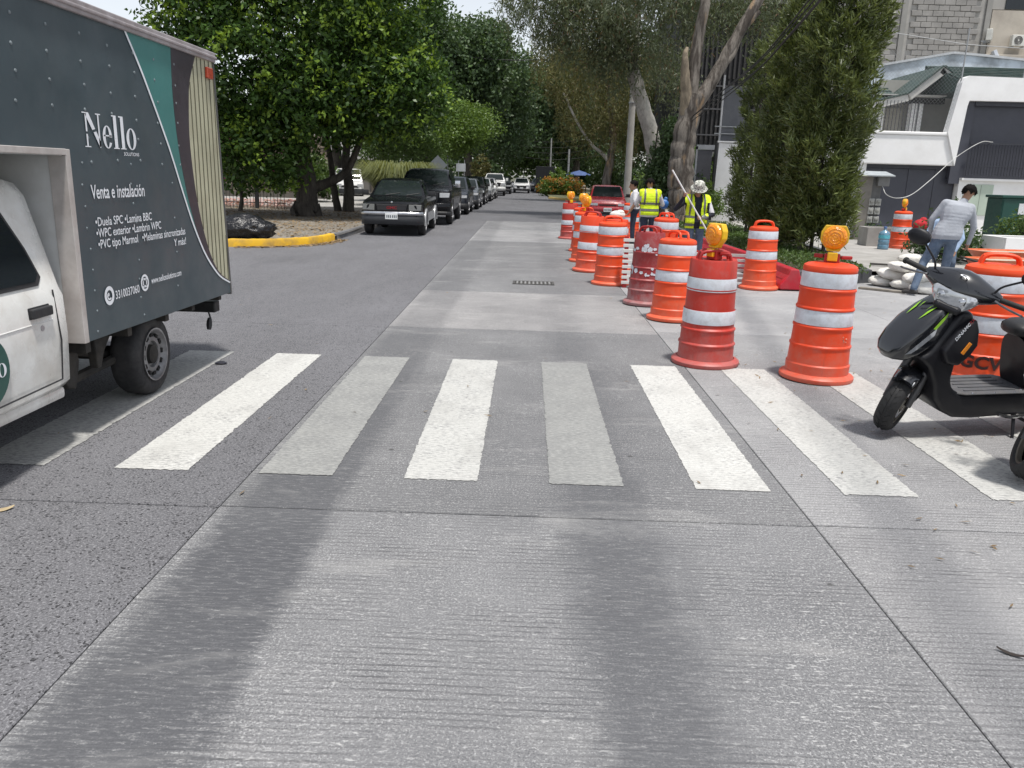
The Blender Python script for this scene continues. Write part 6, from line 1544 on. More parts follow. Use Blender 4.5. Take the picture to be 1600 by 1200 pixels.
# wheels
def scooter_wheel(cx, M, nm):
    mb = MB(); r_, w = .212, .060
    prof = [(.135, -w * .75), (.150, -w), (.178, -w * 1.04), (.198, -w * .80), (.208, -w * .45), (.212, -.012), (.2075, -.009), (.2075, .009), (.212, .012), (.208, w * .45), (.198, w * .80), (.178, w * 1.04), (.150, w), (.135, w * .75)]
    mb.lathe(prof, 40, 'Y', cap=False, c=(cx, 0, .212), M=M)
    t = mb.build(nm, mat('scooter_tyre', (.016, .016, .017), .75, .2, 20), scooter, smooth=50)
    mb = MB()       # chevron sipes
    for k in range(26):
        a = 2 * math.pi * k / 26
        for s_ in (-1, 1):
            MM = M @ Matrix.Translation((cx, 0, .212)) @ Matrix.Rotation(a, 4, 'Y') @ Matrix.Translation((0, s_ * .024, .2035)) @ Matrix.Rotation(s_ * R(38), 4, 'Z') @ Matrix.Rotation(-s_ * R(20), 4, 'X')
            mb.box((0, 0, .0028), (.006, .036, .006), M=MM)
    o = mb.build('tread_grooves', PIT, t, smooth=None); o['kind'] = 'stuff'
    mb = MB()
    for s_ in (-1, 1): mb.lathe([(.150, s_ * .047), (.142, s_ * .051), (.130, s_ * .046), (.126, s_ * .02), (.134, s_ * .02)], 32, 'Y', cap=False, c=(cx, 0, .212), M=M)
    mb.lathe([(.045, -.055), (.05, -.04), (.05, .04), (.045, .055)], 16, 'Y', c=(cx, 0, .212), M=M)
    for k in range(3):
        for dd in (-.16, .16):
            MM = M @ Matrix.Translation((cx, 0, .212)) @ Matrix.Rotation(2 * math.pi * k / 3 + .4 + dd, 4, 'Y')
            mb.box((0, 0, .085), (.018, .03, .10), M=MM)
    mb.build('rim', GOLD, t, smooth=40)
    mb = MB(); mb.lathe([(.10, .045), (.10, .049), (.06, .049), (.06, .045)], 28, 'Y', cap=False, c=(cx, 0, .212), M=M); mb.build('brake_disc', CHROME, t, smooth=40)
    return t
scooter_wheel(0, STEER, 'front_wheel'); scooter_wheel(-1.27, Matrix.Identity(4), 'rear_wheel')
# front mudguard
mb = MB(); rings = []
for k in range(15):
    a = R(60 + 100 * k / 14); r_ = .244; wv = .068 + .012 * math.sin(math.pi * k / 14)
    c, s_ = math.cos(a), math.sin(a)
    pr = [(-wv, r_ - .055), (-wv * .98, r_ - .01), (-wv * .6, r_ + .012), (0, r_ + .018), (wv * .6, r_ + .012), (wv * .98, r_ - .01), (wv, r_ - .055), (wv * .9, r_ - .052), (0, r_ + .008), (-wv * .9, r_ - .052)]
    rings.append([(c * q_[1], q_[0], .212 + s_ * q_[1]) for q_ in pr])
mb.loft(rings, M=STEER); mb.build('front_mudguard', GLOSSB, scooter, smooth=50)
mb = MB()
for s_ in (-1, 1): mb.tube([(0, s_ * .075, .212), (-.05, s_ * .075, .36), (-.11, s_ * .06, .56)], [.022, .024, .026], 10, M=STEER)
mb.tube([(-.09, 0, .5), (-.20, 0, .95)], .03, 10, M=STEER); mb.build('fork', mat('fork_metal', (.10, .10, .105), .4, .15, metal=.6), scooter, smooth=50)
mb = MB(); mb.tube(curve_pts([(0, .085, .25), (-.12, .10, .30), (-.17, .09, .36), (-.14, .06, .5)], 10), .006, 6, M=STEER); mb.tube(curve_pts([(0, .08, .22), (-.15, .09, .26), (-.2, .08, .36), (-.15, .05, .5)], 10), .005, 6, M=STEER); mb.build('brake_hose', BLACK, scooter)
# nose and leg shield
nose = loft_x([(.178, .583, .03, .016, R(150)), (.165, .590, .075, .032, R(146)), (.125, .612, .122, .060, R(141)), (.06, .668, .140, .088, R(137)), (-.03, .755, .148, .100, R(134)), (-.12, .848, .134, .088, R(131)), (-.185, .925, .108, .062, R(125)), (-.215, .965, .07, .03, R(120))], 'nose_cover', GLOSSB, scooter, 36, 4.6, 40)
mb = MB(); mb.prism([(.02, .60), (-.05, .64), (-.20, .905), (-.285, .915), (-.315, .86), (-.30, .72), (-.265, .56), (-.265, .44), (-.30, .375), (-.38, .335), (-.95, .335), (-1.0, .24), (-.93, .17), (-.50, .155), (-.36, .165), (-.25, .215), (-.175, .30), (-.135, .42), (-.07, .53)], -.155, .155, 'XZ')
mb.build('leg_shield', SATB, scooter, smooth=40, bevel=.035, seg=3)
for s_ in (-1, 1):      # side wings of the leg shield
    mb = MB(); mb.prism([(-.10, .66), (-.18, .80), (-.285, .88), (-.325, .80), (-.345, .70), (-.31, .63), (-.24, .56), (-.15, .58)], s_ * .125, s_ * .205, 'XZ'); w_ = mb.build('leg_shield_wing', SATB, scooter, smooth=40, bevel=.02, seg=3)
    mb = MB(); mb.box((-.255, s_ * .2065, .685), (.028, .006, .085), rot=Matrix.Rotation(R(-30), 3, 'Y')); mb.build('reflector', REFLO, w_, smooth=None, bevel=.002, seg=1)
# decals and running lamps laid onto the nose
nb = BVHTree.FromPolygons([v.co for v in nose.data.vertices], [tuple(p.vertices) for p in nose.data.polygons])
def drape(poly, nm, m, off, side=1, sub=6, top=False):
    """polygon in (x, z) thrown onto the nose from the side, or (x, y) from above"""
    bm = bmesh.new(); vs = [bm.verts.new((p[0], p[1], 0)) for p in poly]; bm.faces.new(vs)
    bmesh.ops.triangulate(bm, faces=bm.faces); bmesh.ops.subdivide_edges(bm, edges=bm.edges, cuts=sub, use_grid_fill=True)
    bmesh.ops.triangulate(bm, faces=bm.faces)
    ok = True
    for v in bm.verts:
        if top: o_, d = Vector((v.co.x, v.co.y, 2)), Vector((0, 0, -1))
        else: o_, d = Vector((v.co.x, side * 1.0, v.co.y)), Vector((0, -side, 0))
        h_ = nb.ray_cast(o_, d)
        if h_[0] is None:
            h_ = nb.find_nearest(Vector((v.co.x, side * .15, v.co.y)) if not top else Vector((v.co.x, v.co.y, .8)))
        v.co = h_[0] + h_[1] * off
    me = bpy.data.meshes.new(nm); bm.to_mesh(me); bm.free()
    me.polygons.foreach_set('use_smooth', [True] * len(me.polygons))
    return link_mesh(nm, me, m, nose)
for s_ in (-1, 1):
    drape([(.118, .622), (.07, .682), (-.01, .768), (-.055, .802), (-.045, .757), (.02, .69), (.08, .632)], 'position_lamp', LENS, .004, s_)
    drape([(-.025, .800), (-.075, .858), (-.125, .905), (-.118, .878), (-.08, .832), (-.045, .792)], 'lime_stripe', GREEN, .005, s_)
    drape([(.03, s_ * .060), (-.01, s_ * .070), (-.09, s_ * .080), (-.03, s_ * .056)], 'lime_stripe', GREEN, .005, s_, top=True)
    drape([(-.03, s_ * .036), (-.07, s_ * .046), (-.10, s_ * .042)], 'lime_stripe', GREEN, .005, s_, top=True)
def shield_text(txt, size, x, z, ang, m, bold=.02):
    me = text_mesh(txt, size, offset=bold * size, shear=.2)
    M = Matrix.Translation((x, .2075, z)) @ Matrix.Rotation(-ang, 4, 'Y') @ Matrix(((-1, 0, 0, 0), (0, 0, 1, 0), (0, 1, 0, 0), (0, 0, 0, 1)))
    me.transform(M); link_mesh('lettering', me, m, scooter)
shield_text('DINAMO', .034, -.165, .735, R(-56), VINYLW); shield_text('RX', .034, -.238, .842, R(-56), mat('red_letters', (.45, .01, .02)))
mb = MB(); mb.lathe([(.018, 0), (.018, .004), (.001, .006)], 14, 'Y', c=(.10, .062, .42), cap=False, M=STEER); mb.build('mudguard_sticker', mat('sticker_pale', (.6, .62, .65), .3, .1), scooter)
# handlebar cover, headlight, bars (turned with the fork)
mb = MB(); rings = []
for y, cx, cz, rx, rz in ((-.235, -.225, 1.035, .025, .024), (-.20, -.22, 1.035, .045, .038), (-.13, -.205, 1.035, .075, .062), (-.06, -.195, 1.035, .095, .085), (0, -.19, 1.037, .10, .092), (.06, -.195, 1.035, .095, .085), (.13, -.205, 1.035, .075, .062), (.20, -.22, 1.035, .045, .038), (.235, -.225, 1.035, .025, .024)):
    rings.append([(cx + rx * math.cos(2 * math.pi * k / 18), y, cz + rz * math.sin(2 * math.pi * k / 18) - .35 * rx * math.cos(2 * math.pi * k / 18)) for k in range(18)])
mb.loft(rings, M=STEER); cov = mb.build('handlebar_cover', GLOSSB, scooter, smooth=60)
mb = MB(); rings = []
for y, zc, hz, x0 in ((-.142, .990, .016, -.125), (-.12, .982, .038, -.098), (-.075, .968, .054, -.075), (0, .958, .062, -.064), (.075, .968, .054, -.075), (.12, .982, .038, -.098), (.142, .990, .016, -.125)):
    rings.append([(x0 - .07, y, zc - hz), (x0 - .012, y, zc - hz), (x0, y, zc), (x0 - .02, y, zc + hz), (x0 - .07, y, zc + hz)])
mb.loft(rings, M=STEER); hl = mb.build('headlight', LENS, scooter, smooth=50)
for s_ in (-1, 1):
    mb = MB(); mb.lathe([(.030, 0), (.024, .010), (.001, .014)], 16, 'X', c=(-.088, s_ * .062, .972), cap=False, M=STEER); mb.build('reflector_bowl', CHROME, hl, smooth=50)
mb = MB(); mb.box((-.10, 0, .915), (.10, .17, .05), M=STEER); mb.build('headset_base', SATB, scooter, smooth=None, bevel=.02)
# pale badge
mb = MB()
for k in range(18):
    a, b_ = 2 * math.pi * k / 18, 2 * math.pi * (k + 1) / 18
    mb.add([(-.145 + .020 * math.cos(a), .026 * math.sin(a), 1.118), (-.145 + .020 * math.cos(b_), .026 * math.sin(b_), 1.118), (-.145 + .011 * math.cos(b_), .016 * math.sin(b_), 1.119), (-.145 + .011 * math.cos(a), .016 * math.sin(a), 1.119)], [(0, 1, 2, 3)], M=STEER)
mb.build('badge', VINYLW, scooter, smooth=None, fix=False)
for s_ in (-1, 1):
    mb = MB(); mb.tube(curve_pts([(-.225, s_ * .2, 1.035), (-.25, s_ * .28, 1.03), (-.285, s_ * .39, 1.025)], 6), .017, 10, M=STEER); mb.tube([(-.283, s_ * .385, 1.025), (-.29, s_ * .40, 1.0248)], .022, 10, M=STEER); mb.build('grip', mat('rubber_grip', (.02, .02, .02), .8, .2), scooter, smooth=50)
    mb = MB(); mb.tube(curve_pts([(-.185, s_ * .215, 1.03), (-.175, s_ * .29, 1.018), (-.205, s_ * .375, 1.0), (-.21, s_ * .385, 1.0)], 8), [.007] * 8 + [.011], 7, M=STEER); mb.build('brake_lever', mat('lever_metal', (.18, .18, .19), .4, .1, metal=.7), scooter, smooth=50)
    mb = MB(); mb.tube(curve_pts([(-.21, s_ * .185, 1.06), (-.20, s_ * .21, 1.12), (-.18, s_ * .27, 1.18), (-.185, s_ * .315, 1.215)], 10), .007, 7, M=STEER); st_ = mb.build('mirror_stem', SATB, scooter, smooth=50)
    mb = MB(); mb.ball((-.175, s_ * .355, 1.235), (.028, .075, .052), 18, 10, M=STEER); mb.build('mirror', SATB, scooter, smooth=60)
    mb = MB(); mb.lathe([(.001, -.0295), (.06, -.0275)], 20, 'X', cap=False, M=STEER @ Matrix.Translation((-.175, s_ * .355, 1.235)) @ Matrix.Diagonal((1, 1.1, .78, 1))); mb.build('mirror_glass', CHROME, scooter, smooth=None)
# floor, tail, seat
mb = MB(); mb.prism([(-.31, -.135), (-.40, -.165), (-.86, -.165), (-.92, -.12), (-.92, .12), (-.86, .165), (-.40, .165), (-.31, .135)], .336, .347, 'XY'); fl = mb.build('floor_mat', MATG, scooter, smooth=None, bevel=.004, seg=1)
for k in range(5):
    mb = MB(); mb.box((-.62, -.11 + .055 * k, .349), (.40, .012, .006)); mb.build('mat_rib', MATG, fl, smooth=None)
for x, y in ((-.45, .155), (-.62, .157), (-.78, .155), (-.86, .12)):
    mb = MB(); mb.lathe([(.008, .347), (.006, .352), (.001, .353)], 10, c=(x, y, 0), cap=False); mb.build('screw', CHROME, scooter)
st = []
for x, zc, h_, w in ((-.80, .50, .20, .115), (-.86, .50, .21, .150), (-1.0, .50, .205, .165), (-1.2, .53, .18, .165), (-1.4, .60, .125, .150), (-1.58, .665, .085, .125), (-1.72, .71, .05, .085), (-1.76, .72, .03, .05)): st.append((x, zc, w, h_, R(180)))
mb = MB(); mb.loft([[(x + (.10 * (1 - (v[2] - zc + h_) / (2 * h_)) * (-1) if x > -.9 else 0), v[1], v[2]) for v in ring_xz(x, zc, w, h_, R(180), 22, 3.2)] for x, zc, w, h_, _ in st]); mb.build('tail_body', SATB, scooter, smooth=50)
st = [(-.735, .745, .05, .022, R(180)), (-.76, .748, .10, .042, R(180)), (-.84, .752, .135, .052, R(180)), (-1.0, .752, .145, .05, R(180)), (-1.15, .765, .142, .05, R(180)), (-1.28, .795, .140, .052, R(180)), (-1.45, .81, .125, .045, R(180)), (-1.60, .815, .085, .03, R(180)), (-1.63, .815, .05, .018, R(180))]
loft_x(st, 'seat', VINYLB, scooter, 22, 2.8, 60)
mb = MB(); mb.prism([(-.93, .15), (-1.15, .12), (-1.42, .14), (-1.45, .30), (-1.1, .34), (-.95, .30)], -.07, .13, 'XZ'); mb.build('engine', DARKM, scooter, smooth=None, bevel=.03)
mb = MB(); mb.tube([(-1.0, -.14, .22), (-1.3, -.17, .26), (-1.62, -.17, .36)], [.03, .055, .06], 10); mb.build('exhaust', mat('exhaust_dark', (.05, .05, .05), .4, .2, metal=.6), scooter, smooth=50)
mb = MB(); mb.tube([(-.86, .12, .185), (-.82, .20, .07), (-.815, .215, .022)], [.013, .012, .011], 8); mb.ball((-.815, .217, .018), (.028, .02, .016), 10, 6); mb.build('side_stand', SATB, scooter, smooth=50)
mb = MB()
for s_ in (-1, 1): mb.tube([(-1.02, s_ * .06, .18), (-1.06, s_ * .13, .06), (-1.10, s_ * .15, .045)], .014, 8)
mb.tube([(-1.06, -.13, .07), (-1.06, .13, .07)], .012, 8); mb.build('centre_stand', SATB, scooter, smooth=50)
mb = MB(); mb.tube(curve_pts([(-.70, .16, .185), (-.80, .165, .165), (-.95, .15, .175)], 6), .012, 6); mb.build('foot_peg', CHROME, scooter)
mb = MB(); mb.tube(curve_pts([(-1.0, .1, .24), (-1.08, .15, .29), (-1.2, .14, .30), (-1.27, .1, .24)], 10), .005, 6); mb.build('cable', BLACK, scooter)
mb = MB(); mb.box((-1.74, 0, .66), (.03, .14, .05)); mb.build('tail_lamp', mat('tail_red', (.25, .01, .01)), scooter, smooth=None, bevel=.01)
mb = MB(); mb.prism([(-1.62, .55), (-1.72, .50), (-1.68, .36), (-1.60, .42)], -.06, .06, 'XZ'); mb.build('rear_mudguard', SATB, scooter, smooth=None, bevel=.01)
sc2 = copy_tree(scooter); sc2.location = (3.07, 4.68, 0); sc2.rotation_euler = (R(-8), 0, R(212)); sc2['label'] = 'second scooter of which only the front wheel enters at the right edge'
# ------------------------------------------------------------------ people (x right, y forward, z up)
SKIN = mat('skin', (0.30, 0.165, 0.105), .55, .06, 12); HAIR = mat('hair_black', (0.006, 0.005, 0.005), .75, .3, 30, bump=.6, bscale=150, spec=.12)
JEAN = mat('jeans_blue', (0.075, 0.11, 0.17), .85, .22, 9, bump=.5, bscale=22, bdist=.012, dirt=(.17, .21, .27), dirt_amt=.6, dirt_scale=7)
JEAND = mat('jeans_navy', (0.022, 0.030, 0.055), .85, .2, 9, bump=.5, bscale=22, bdist=.012)
GREYS = mat('heather_shirt', (0.34, 0.36, 0.40), .9, .10, 5, bump=.45, bscale=7, bdist=.03)
PALES = mat('pale_shirt', (0.50, 0.50, 0.52), .9, .08, 12, bump=.6, bscale=10, bdist=.02)
WHITES = mat('white_tshirt', (0.68, 0.68, 0.70), .9, .06, 12, bump=.6, bscale=10, bdist=.02)
NAVYS = mat('navy_shirt', (0.012, 0.014, 0.024), .85, .2, 12, bump=.6, bscale=10, bdist=.02)
BLUES = mat('light_blue_shirt', (0.30, 0.40, 0.56), .9, .10, 12, bump=.6, bscale=10, bdist=.02)
SHOE = mat('dark_shoe', (0.03, 0.028, 0.027), .6, .2, 10)
HIVIS = mat('hi_vis_yellow', (0.62, 0.80, 0.015), .75, .08, 9, bump=.7, bscale=12, bdist=.02)
SILVERB = mat('vest_band', (0.12, 0.125, 0.115), .45, .12, 20)
CAMO = None
def seg_d(P, a, b_, r0, r1):
    a = np.array(a, float); d = np.array(b_, float) - a; L = (d @ d) + 1e-9
    t = np.clip(((P - a) @ d) / L, 0, 1)
    return np.linalg.norm(P - (a + t[:, None] * d), axis=1) - (r0 + (r1 - r0) * t)
def person(label, loc, rz, J, M_, scale=1.0, hair='short', cat='person', voxel=.0105):
    t = thing('person', label, cat, loc, rz); t.scale = (scale,) * 3
    pr = []      # capsules: a, b, r0, r1, tag
    V3 = lambda k: Vector(J[k])
    def cap(a, b_, r0, r1, tag): pr.append((tuple(a), tuple(b_), r0, r1, tag))
    # torso as stacked flat capsules between pelvis, waist and chest
    def layer(c, ax, w, r_, tag): cap(Vector(c) - ax * w, Vector(c) + ax * w, r_, r_, tag)
    axp = (V3('hipR') - V3('hipL')).normalized(); axs = (V3('shR') - V3('shL')).normalized()
    P0, P1 = V3('pelvis'), V3('chest')
    for k in range(9):
        u = k / 8; c = P0.lerp(P1, u) + Vector(J.get('bow', (0, 0, 0))) * math.sin(math.pi * u); ax = axp.lerp(axs, u).normalized()
        w = [.085, .085, .078, .07, .068, .075, .086, .096, .10][k]; r_ = [.118, .115, .108, .104, .104, .108, .112, .112, .104][k]
        layer(c, ax, w, r_ + M_.get('loose', .008), 'legs' if k < M_.get('belt', 1) else 'top')
    cap(V3('shL') + axs * .02, V3('shR') - axs * .02, .068, .068, 'top')
    cap(P1, V3('neck'), .09, .062, 'top'); cap(V3('neck'), V3('head') - (V3('head') - V3('neck')) * .2, .058, .054, 'skin')
    hd = V3('head'); f = Vector(J.get('look', (0, 1, 0))).normalized(); upv = Vector(J.get('headup', (0, 0, 1))).normalized(); sd = f.cross(upv).normalized()
    cap(hd - f * .025 + upv * .015, hd + f * .02 + upv * .02, .092, .084, 'skin'); cap(hd + f * .03 - upv * .04, hd + f * .045 - upv * .085, .062, .045, 'skin')
    cap(hd + f * .10 + upv * .01, hd + f * .118 - upv * .03, .012, .018, 'skin')
    for s_ in (-1, 1): cap(hd + sd * s_ * .088 - f * .005 + upv * .015, hd + sd * s_ * .094 - f * .012 - upv * .03, .016, .012, 'skin')
    for s_, sfx in ((-1, 'L'), (1, 'R')):
        sh, el, wr = V3('sh' + sfx), V3('el' + sfx), V3('wr' + sfx)
        cap(sh, el, .064, .050, 'top'); 
        if M_.get('short_sleeve'): cap(sh, sh.lerp(el, .75), .072, .07, 'top'); pr[-2] = (*pr[-2][:4], 'skin')
        cap(el, wr, .046, .034, 'skin' if M_.get('short_sleeve') else 'top')
        d = (wr - el).normalized(); hdir = Vector(J.get('hd' + sfx, tuple(d))).normalized(); hn = Vector(J.get('hn' + sfx, (0, 1, 0)))
        side = hdir.cross(hn).normalized(); hn = side.cross(hdir).normalized()
        cap(wr, wr + hdir * .025, .028, .030, 'skin'); pc = wr + hdir * .055
        for k in (-1, 0, 1): cap(pc - hdir * .03 + side * .02 * k, pc + hdir * .025 + side * .024 * k, .018, .017, 'skin')
        curl = J.get('curl' + sfx, .5)
        for k in range(4):
            b0 = pc + hdir * .03 + side * (.030 - .020 * k); L = (.030, .034, .032, .025)[k]
            d1 = (hdir * (1 - curl * .5) + hn * curl).normalized(); d2 = (hdir * (1 - curl * 1.5) + hn * curl * 1.2).normalized()
            b1 = b0 + d1 * L; cap(b0, b1, .0115, .0105, 'skin'); cap(b1, b1 + d2 * L * .9, .0105, .0095, 'skin')
        tb_ = pc - hdir * .03 + side * .034 * (1 if s_ > 0 else 1); cap(tb_, tb_ + (side * .6 + hdir * .6 + hn * .5).normalized() * .045, .014, .012, 'skin')
        hp_, kn, an = V3('hip' + sfx), V3('kn' + sfx), V3('an' + sfx)
        cap(hp_, kn, .098, .070, 'legs'); cap(kn, kn.lerp(an, .5), .068, .064, 'legs'); cap(kn.lerp(an, .5), an + (kn - an).normalized() * .02, .064, .058, 'legs')
        td = Vector(J.get('toe' + sfx, (0, 1, 0))).normalized()
        cap(an - td * .04 - Vector((0, 0, .045)), an + td * .15 - Vector((0, 0, .055)), .040, .034, 'shoe')
        cap(an, an - Vector((0, 0, .04)), .045, .045, 'shoe')
    mb = MB()
    for a, b_, r0, r1, tag in pr:
        A, B_ = Vector(a), Vector(b_)
        if (B_ - A).length > 1e-4:
            n_ = 3; mb.tube([A.lerp(B_, i / n_) for i in range(n_ + 1)], [r0 + (r1 - r0) * i / n_ for i in range(n_ + 1)], 10)
        mb.ball(A, r0, 10, 6); mb.ball(B_, r1, 10, 6)
    me = modified(mb.mesh('body'), [('REMESH', dict(mode='VOXEL', voxel_size=voxel)), ('SMOOTH', dict(factor=.5, iterations=9))], 'body')
    nv = len(me.vertices); co = np.empty(nv * 3, np.float32); me.vertices.foreach_get('co', co); co = co.reshape(-1, 3)
    nf = len(me.polygons); fc = np.empty(nf * 3, np.float32); me.polygons.foreach_get('center', fc); fc = fc.reshape(-1, 3).astype(float)
    tags = ['top', 'legs', 'skin', 'shoe']; best = np.full(nf, 9.0); ti = np.zeros(nf, int)
    for a, b_, r0, r1, tag in pr:
        d = seg_d(fc, a, b_, r0, r1); m_ = d < best; best[m_] = d[m_]; ti[m_] = tags.index(tag)
    if 'hem' in M_: ti[(ti == 1) & (fc[:, 2] > M_['hem'])] = 0
    me.materials.clear()
    for m_ in (M_['top'], M_['legs'], SKIN, SHOE): me.materials.append(m_)
    me.polygons.foreach_set('material_index', ti.astype(np.int32)); me.polygons.foreach_set('use_smooth', np.ones(nf, bool)); me.update()
    body = link_mesh('body', me, None, t)
    vn = [v.normal.copy() for v in me.vertices]
    def shell(nm, pred, off, m_):
        sel = [p for p in me.polygons if pred(fc[p.index], ti[p.index])]
        idx = {}; V, Fc = [], []
        for p in sel:
            q_ = []
            for vi in p.vertices:
                if vi not in idx: idx[vi] = len(V); V.append(tuple(me.vertices[vi].co + vn[vi] * off * (rnd.uniform(.5, 1.6) if nm == 'hair' else 1)))
                q_.append(idx[vi])
            Fc.append(q_)
        m2 = bpy.data.meshes.new(nm); m2.from_pydata(V, [], Fc); m2.polygons.foreach_set('use_smooth', [True] * len(Fc))
        return link_mesh(nm, m2, m_, t)
    # hair: skull faces that are not face
    if hair:
        hd_ = np.array(hd); f_ = np.array(f); u_ = np.array(upv)
        def hp2(c, tg):
            v = c - hd_
            if tg != 2 or np.linalg.norm(v) > .16: return False
            a, b_ = v @ f_, v @ u_
            return (b_ > .055 and a < .10) or (a < -.01 and b_ > -.028 + .02 * math.sin(c[0] * 90)) or (a < .045 and b_ > .02)
        shell('hair', hp2, .014, HAIR)
    eb = MB()
    for s_ in (-1, 1): eb.ball(hd + f * .096 + sd * s_ * .032 + upv * .018, .009, 8, 6)
    eb.build('eyes', mat('eye_dark', (.02, .015, .012), .2, .1), t)
    return t, shell, (hd, f, upv, sd), body
base = dict(pelvis=(0, 0, .93), chest=(0, .0, 1.30), neck=(0, .0, 1.44), head=(0, .02, 1.585), shL=(-.185, 0, 1.38), shR=(.185, 0, 1.38), hipL=(-.09, 0, .90), hipR=(.09, 0, .90),
            knL=(-.11, .02, .50), knR=(.11, .02, .50), anL=(-.12, 0, .10), anR=(.12, 0, .10), elL=(-.27, -.02, 1.10), elR=(.27, -.02, 1.10), wrL=(-.25, .12, .88), wrR=(.25, .12, .88))
# worker seen from behind
J = dict(base, neck=(0, .03, 1.45), head=(-.01, .07, 1.575), look=(-.05, .9, -.45), headup=(0, .45, .9), elL=(-.30, .06, 1.12), wrL=(-.22, .30, 1.08), elR=(.31, .05, 1.12), wrR=(.33, .30, 1.10), curlL=.7, curlR=.7, hdL=(.1, 1, 0), hdR=(0, 1, .0), hnL=(0, 0, -1), hnR=(0, 0, -1))
w1, shell, hdinfo, _ = person('worker seen from behind in a yellow hi-vis vest and dark jeans', (2.86, 19.5, .0), R(0), J, dict(top=PALES, legs=JEAND, loose=.02, hem=.84), 1.03)
inv = lambda c, tg: tg == 0 and abs(c[0]) < .235 and .885 < c[2] < 1.46 and not (abs(c[0]) > .19 and c[2] < 1.30)
shell('vest', lambda c, tg: inv(c, tg), .020, HIVIS)
for z0, z1 in ((1.12, 1.165), (.97, 1.02)): shell('vest_band', lambda c, tg, a=z0, b_=z1: inv(c, tg) and a < c[2] < b_, .025, SILVERB)
for s_ in (-1, 1): shell('vest_band', lambda c, tg, s_=s_: inv(c, tg) and .105 < c[0] * s_ < .14 and c[2] > 1.11, .025, SILVERB)
# worker in the bucket hat with a long pole, facing the camera (local +y is toward -Y)
J = dict(base, neck=(0, .03, 1.43), head=(0, .075, 1.545), look=(.05, .9, -.55), headup=(0, .5, .87), elR=(.42, .06, 1.17), wrR=(.30, .24, 1.40), hdR=(-.25, .25, .95), hnR=(-.6, .6, 0), curlR=1.0, elL=(-.30, .12, 1.08), wrL=(-.08, .27, 1.01), hdL=(1, .25, -.1), hnL=(0, .6, .6), curlL=1.0)
w2, shell, (hd, f, upv, sd), _ = person('worker in a bucket hat and open hi-vis vest holding a long white pole', (3.36, 16.5, 0), R(178), J, dict(top=NAVYS, legs=JEAN, loose=.018, hem=.80), 1.0, hair='short')
inv2 = lambda c, tg: tg == 0 and abs(c[0]) < .245 and .80 < c[2] < 1.46 and not (abs(c[0]) > .195 and c[2] < 1.30) and not (c[1] > .02 and abs(c[0] + .01) < .062 + max(0, (c[2] - 1.2) * .10))
shell('vest', inv2, .022, HIVIS)
for z0, z1 in ((1.00, 1.045), (.86, .905)): shell('vest_band', lambda c, tg, a=z0, b_=z1: inv2(c, tg) and a < c[2] < b_, .027, SILVERB)
for s_ in (-1, 1): shell('vest_band', lambda c, tg, s_=s_: inv2(c, tg) and .115 < c[0] * s_ < .145 and c[2] > 1.04, .027, SILVERB)
shell('sleeve_stripe', lambda c, tg: tg == 0 and c[0] < -.235 and c[1] > .03 and 1.12 < c[2] < 1.36, .006, PALES)
def camo_mat():
    m, nt, b = newmat('camo_cloth'); tc = nt.new('ShaderNodeTexCoord').outputs['Object']
    n1 = nt.noise(tc, 22, 3); n2 = nt.noise(tc, 31, 2)
    c = nt.mix(nt.ramp(n1, .5, .53), (.55, .55, .50), (.24, .25, .22)); c = nt.mix(nt.ramp(n2, .58, .6), c, (.10, .10, .09)); nt.link(c, b.inputs['Base Color']); b.inputs['Roughness'].default_value = .9; return m
CAMO = camo_mat()
HM = Matrix(((sd.x, f.x, upv.x, hd.x), (sd.y, f.y, upv.y, hd.y), (sd.z, f.z, upv.z, hd.z), (0, 0, 0, 1)))
mb = MB(); mb.lathe([(.165, .035), (.168, .041), (.118, .078), (.112, .10), (.104, .15), (.085, .172), (.001, .178)], 28, cap=False, M=HM); mb.lathe([(.164, .034), (.112, .070), (.10, .075)], 28, cap=False, M=HM); mb.build('bucket_hat', CAMO, w2, smooth=50)
# the pole he holds
pl = thing('long_pole', 'long thin white pole held by the worker in the bucket hat', 'pole', (0, 0, 0))
bpy.context.view_layer.update()
WM = w2.matrix_world
def hand_pt(J_, wr, hd_, hn_, k=.06, o_=.03): 
    w = Vector(J_[wr]); d = Vector(J_[hd_]).normalized(); n_ = Vector(J_[hn_]).normalized(); return WM @ (w + d * k + n_ * o_)
a = hand_pt(J, 'wrR', 'hdR', 'hnR'); b_ = hand_pt(J, 'wrL', 'hdL', 'hnL')
d = (a - b_).normalized()
mb = MB(); mb.tube([b_ - d * .98, b_, a, a + d * .55], .0155, 10); mb.build('shaft', mat('pole_paint', (.66, .66, .66), .5, .1, 6), pl, smooth=50)
mb = MB(); mb.tube([b_ - d * 1.03, b_ - d * .985], .02, 10); mb.build('ferrule', WIRE, pl, smooth=50)
# man in a white t-shirt behind the pole
mb = MB(); mb.ball((0, 0, 0), (.11, .09, .12), 14, 10); mb.ball((.03, 0, .12), (.05, .04, .05), 10, 6); o = mb.build('blue_bag', mat('blue_plastic', (.02, .12, .36), .35, .2, 9, bump=.8, bscale=20, bdist=.03), None, smooth=70); o.location = (3.27, 19.9, 1.16); props(o, 'crumpled blue bag held by the worker seen from behind', 'bag')
J = dict(base, head=(0, .06, 1.57), look=(0, .95, -.3), curlL=.6, curlR=.6)
person('man in a white t-shirt facing left beside the concrete pole', (2.82, 21.9, 0), R(82), J, dict(top=WHITES, legs=JEAND, short_sleeve=True, loose=.02), 1.0)
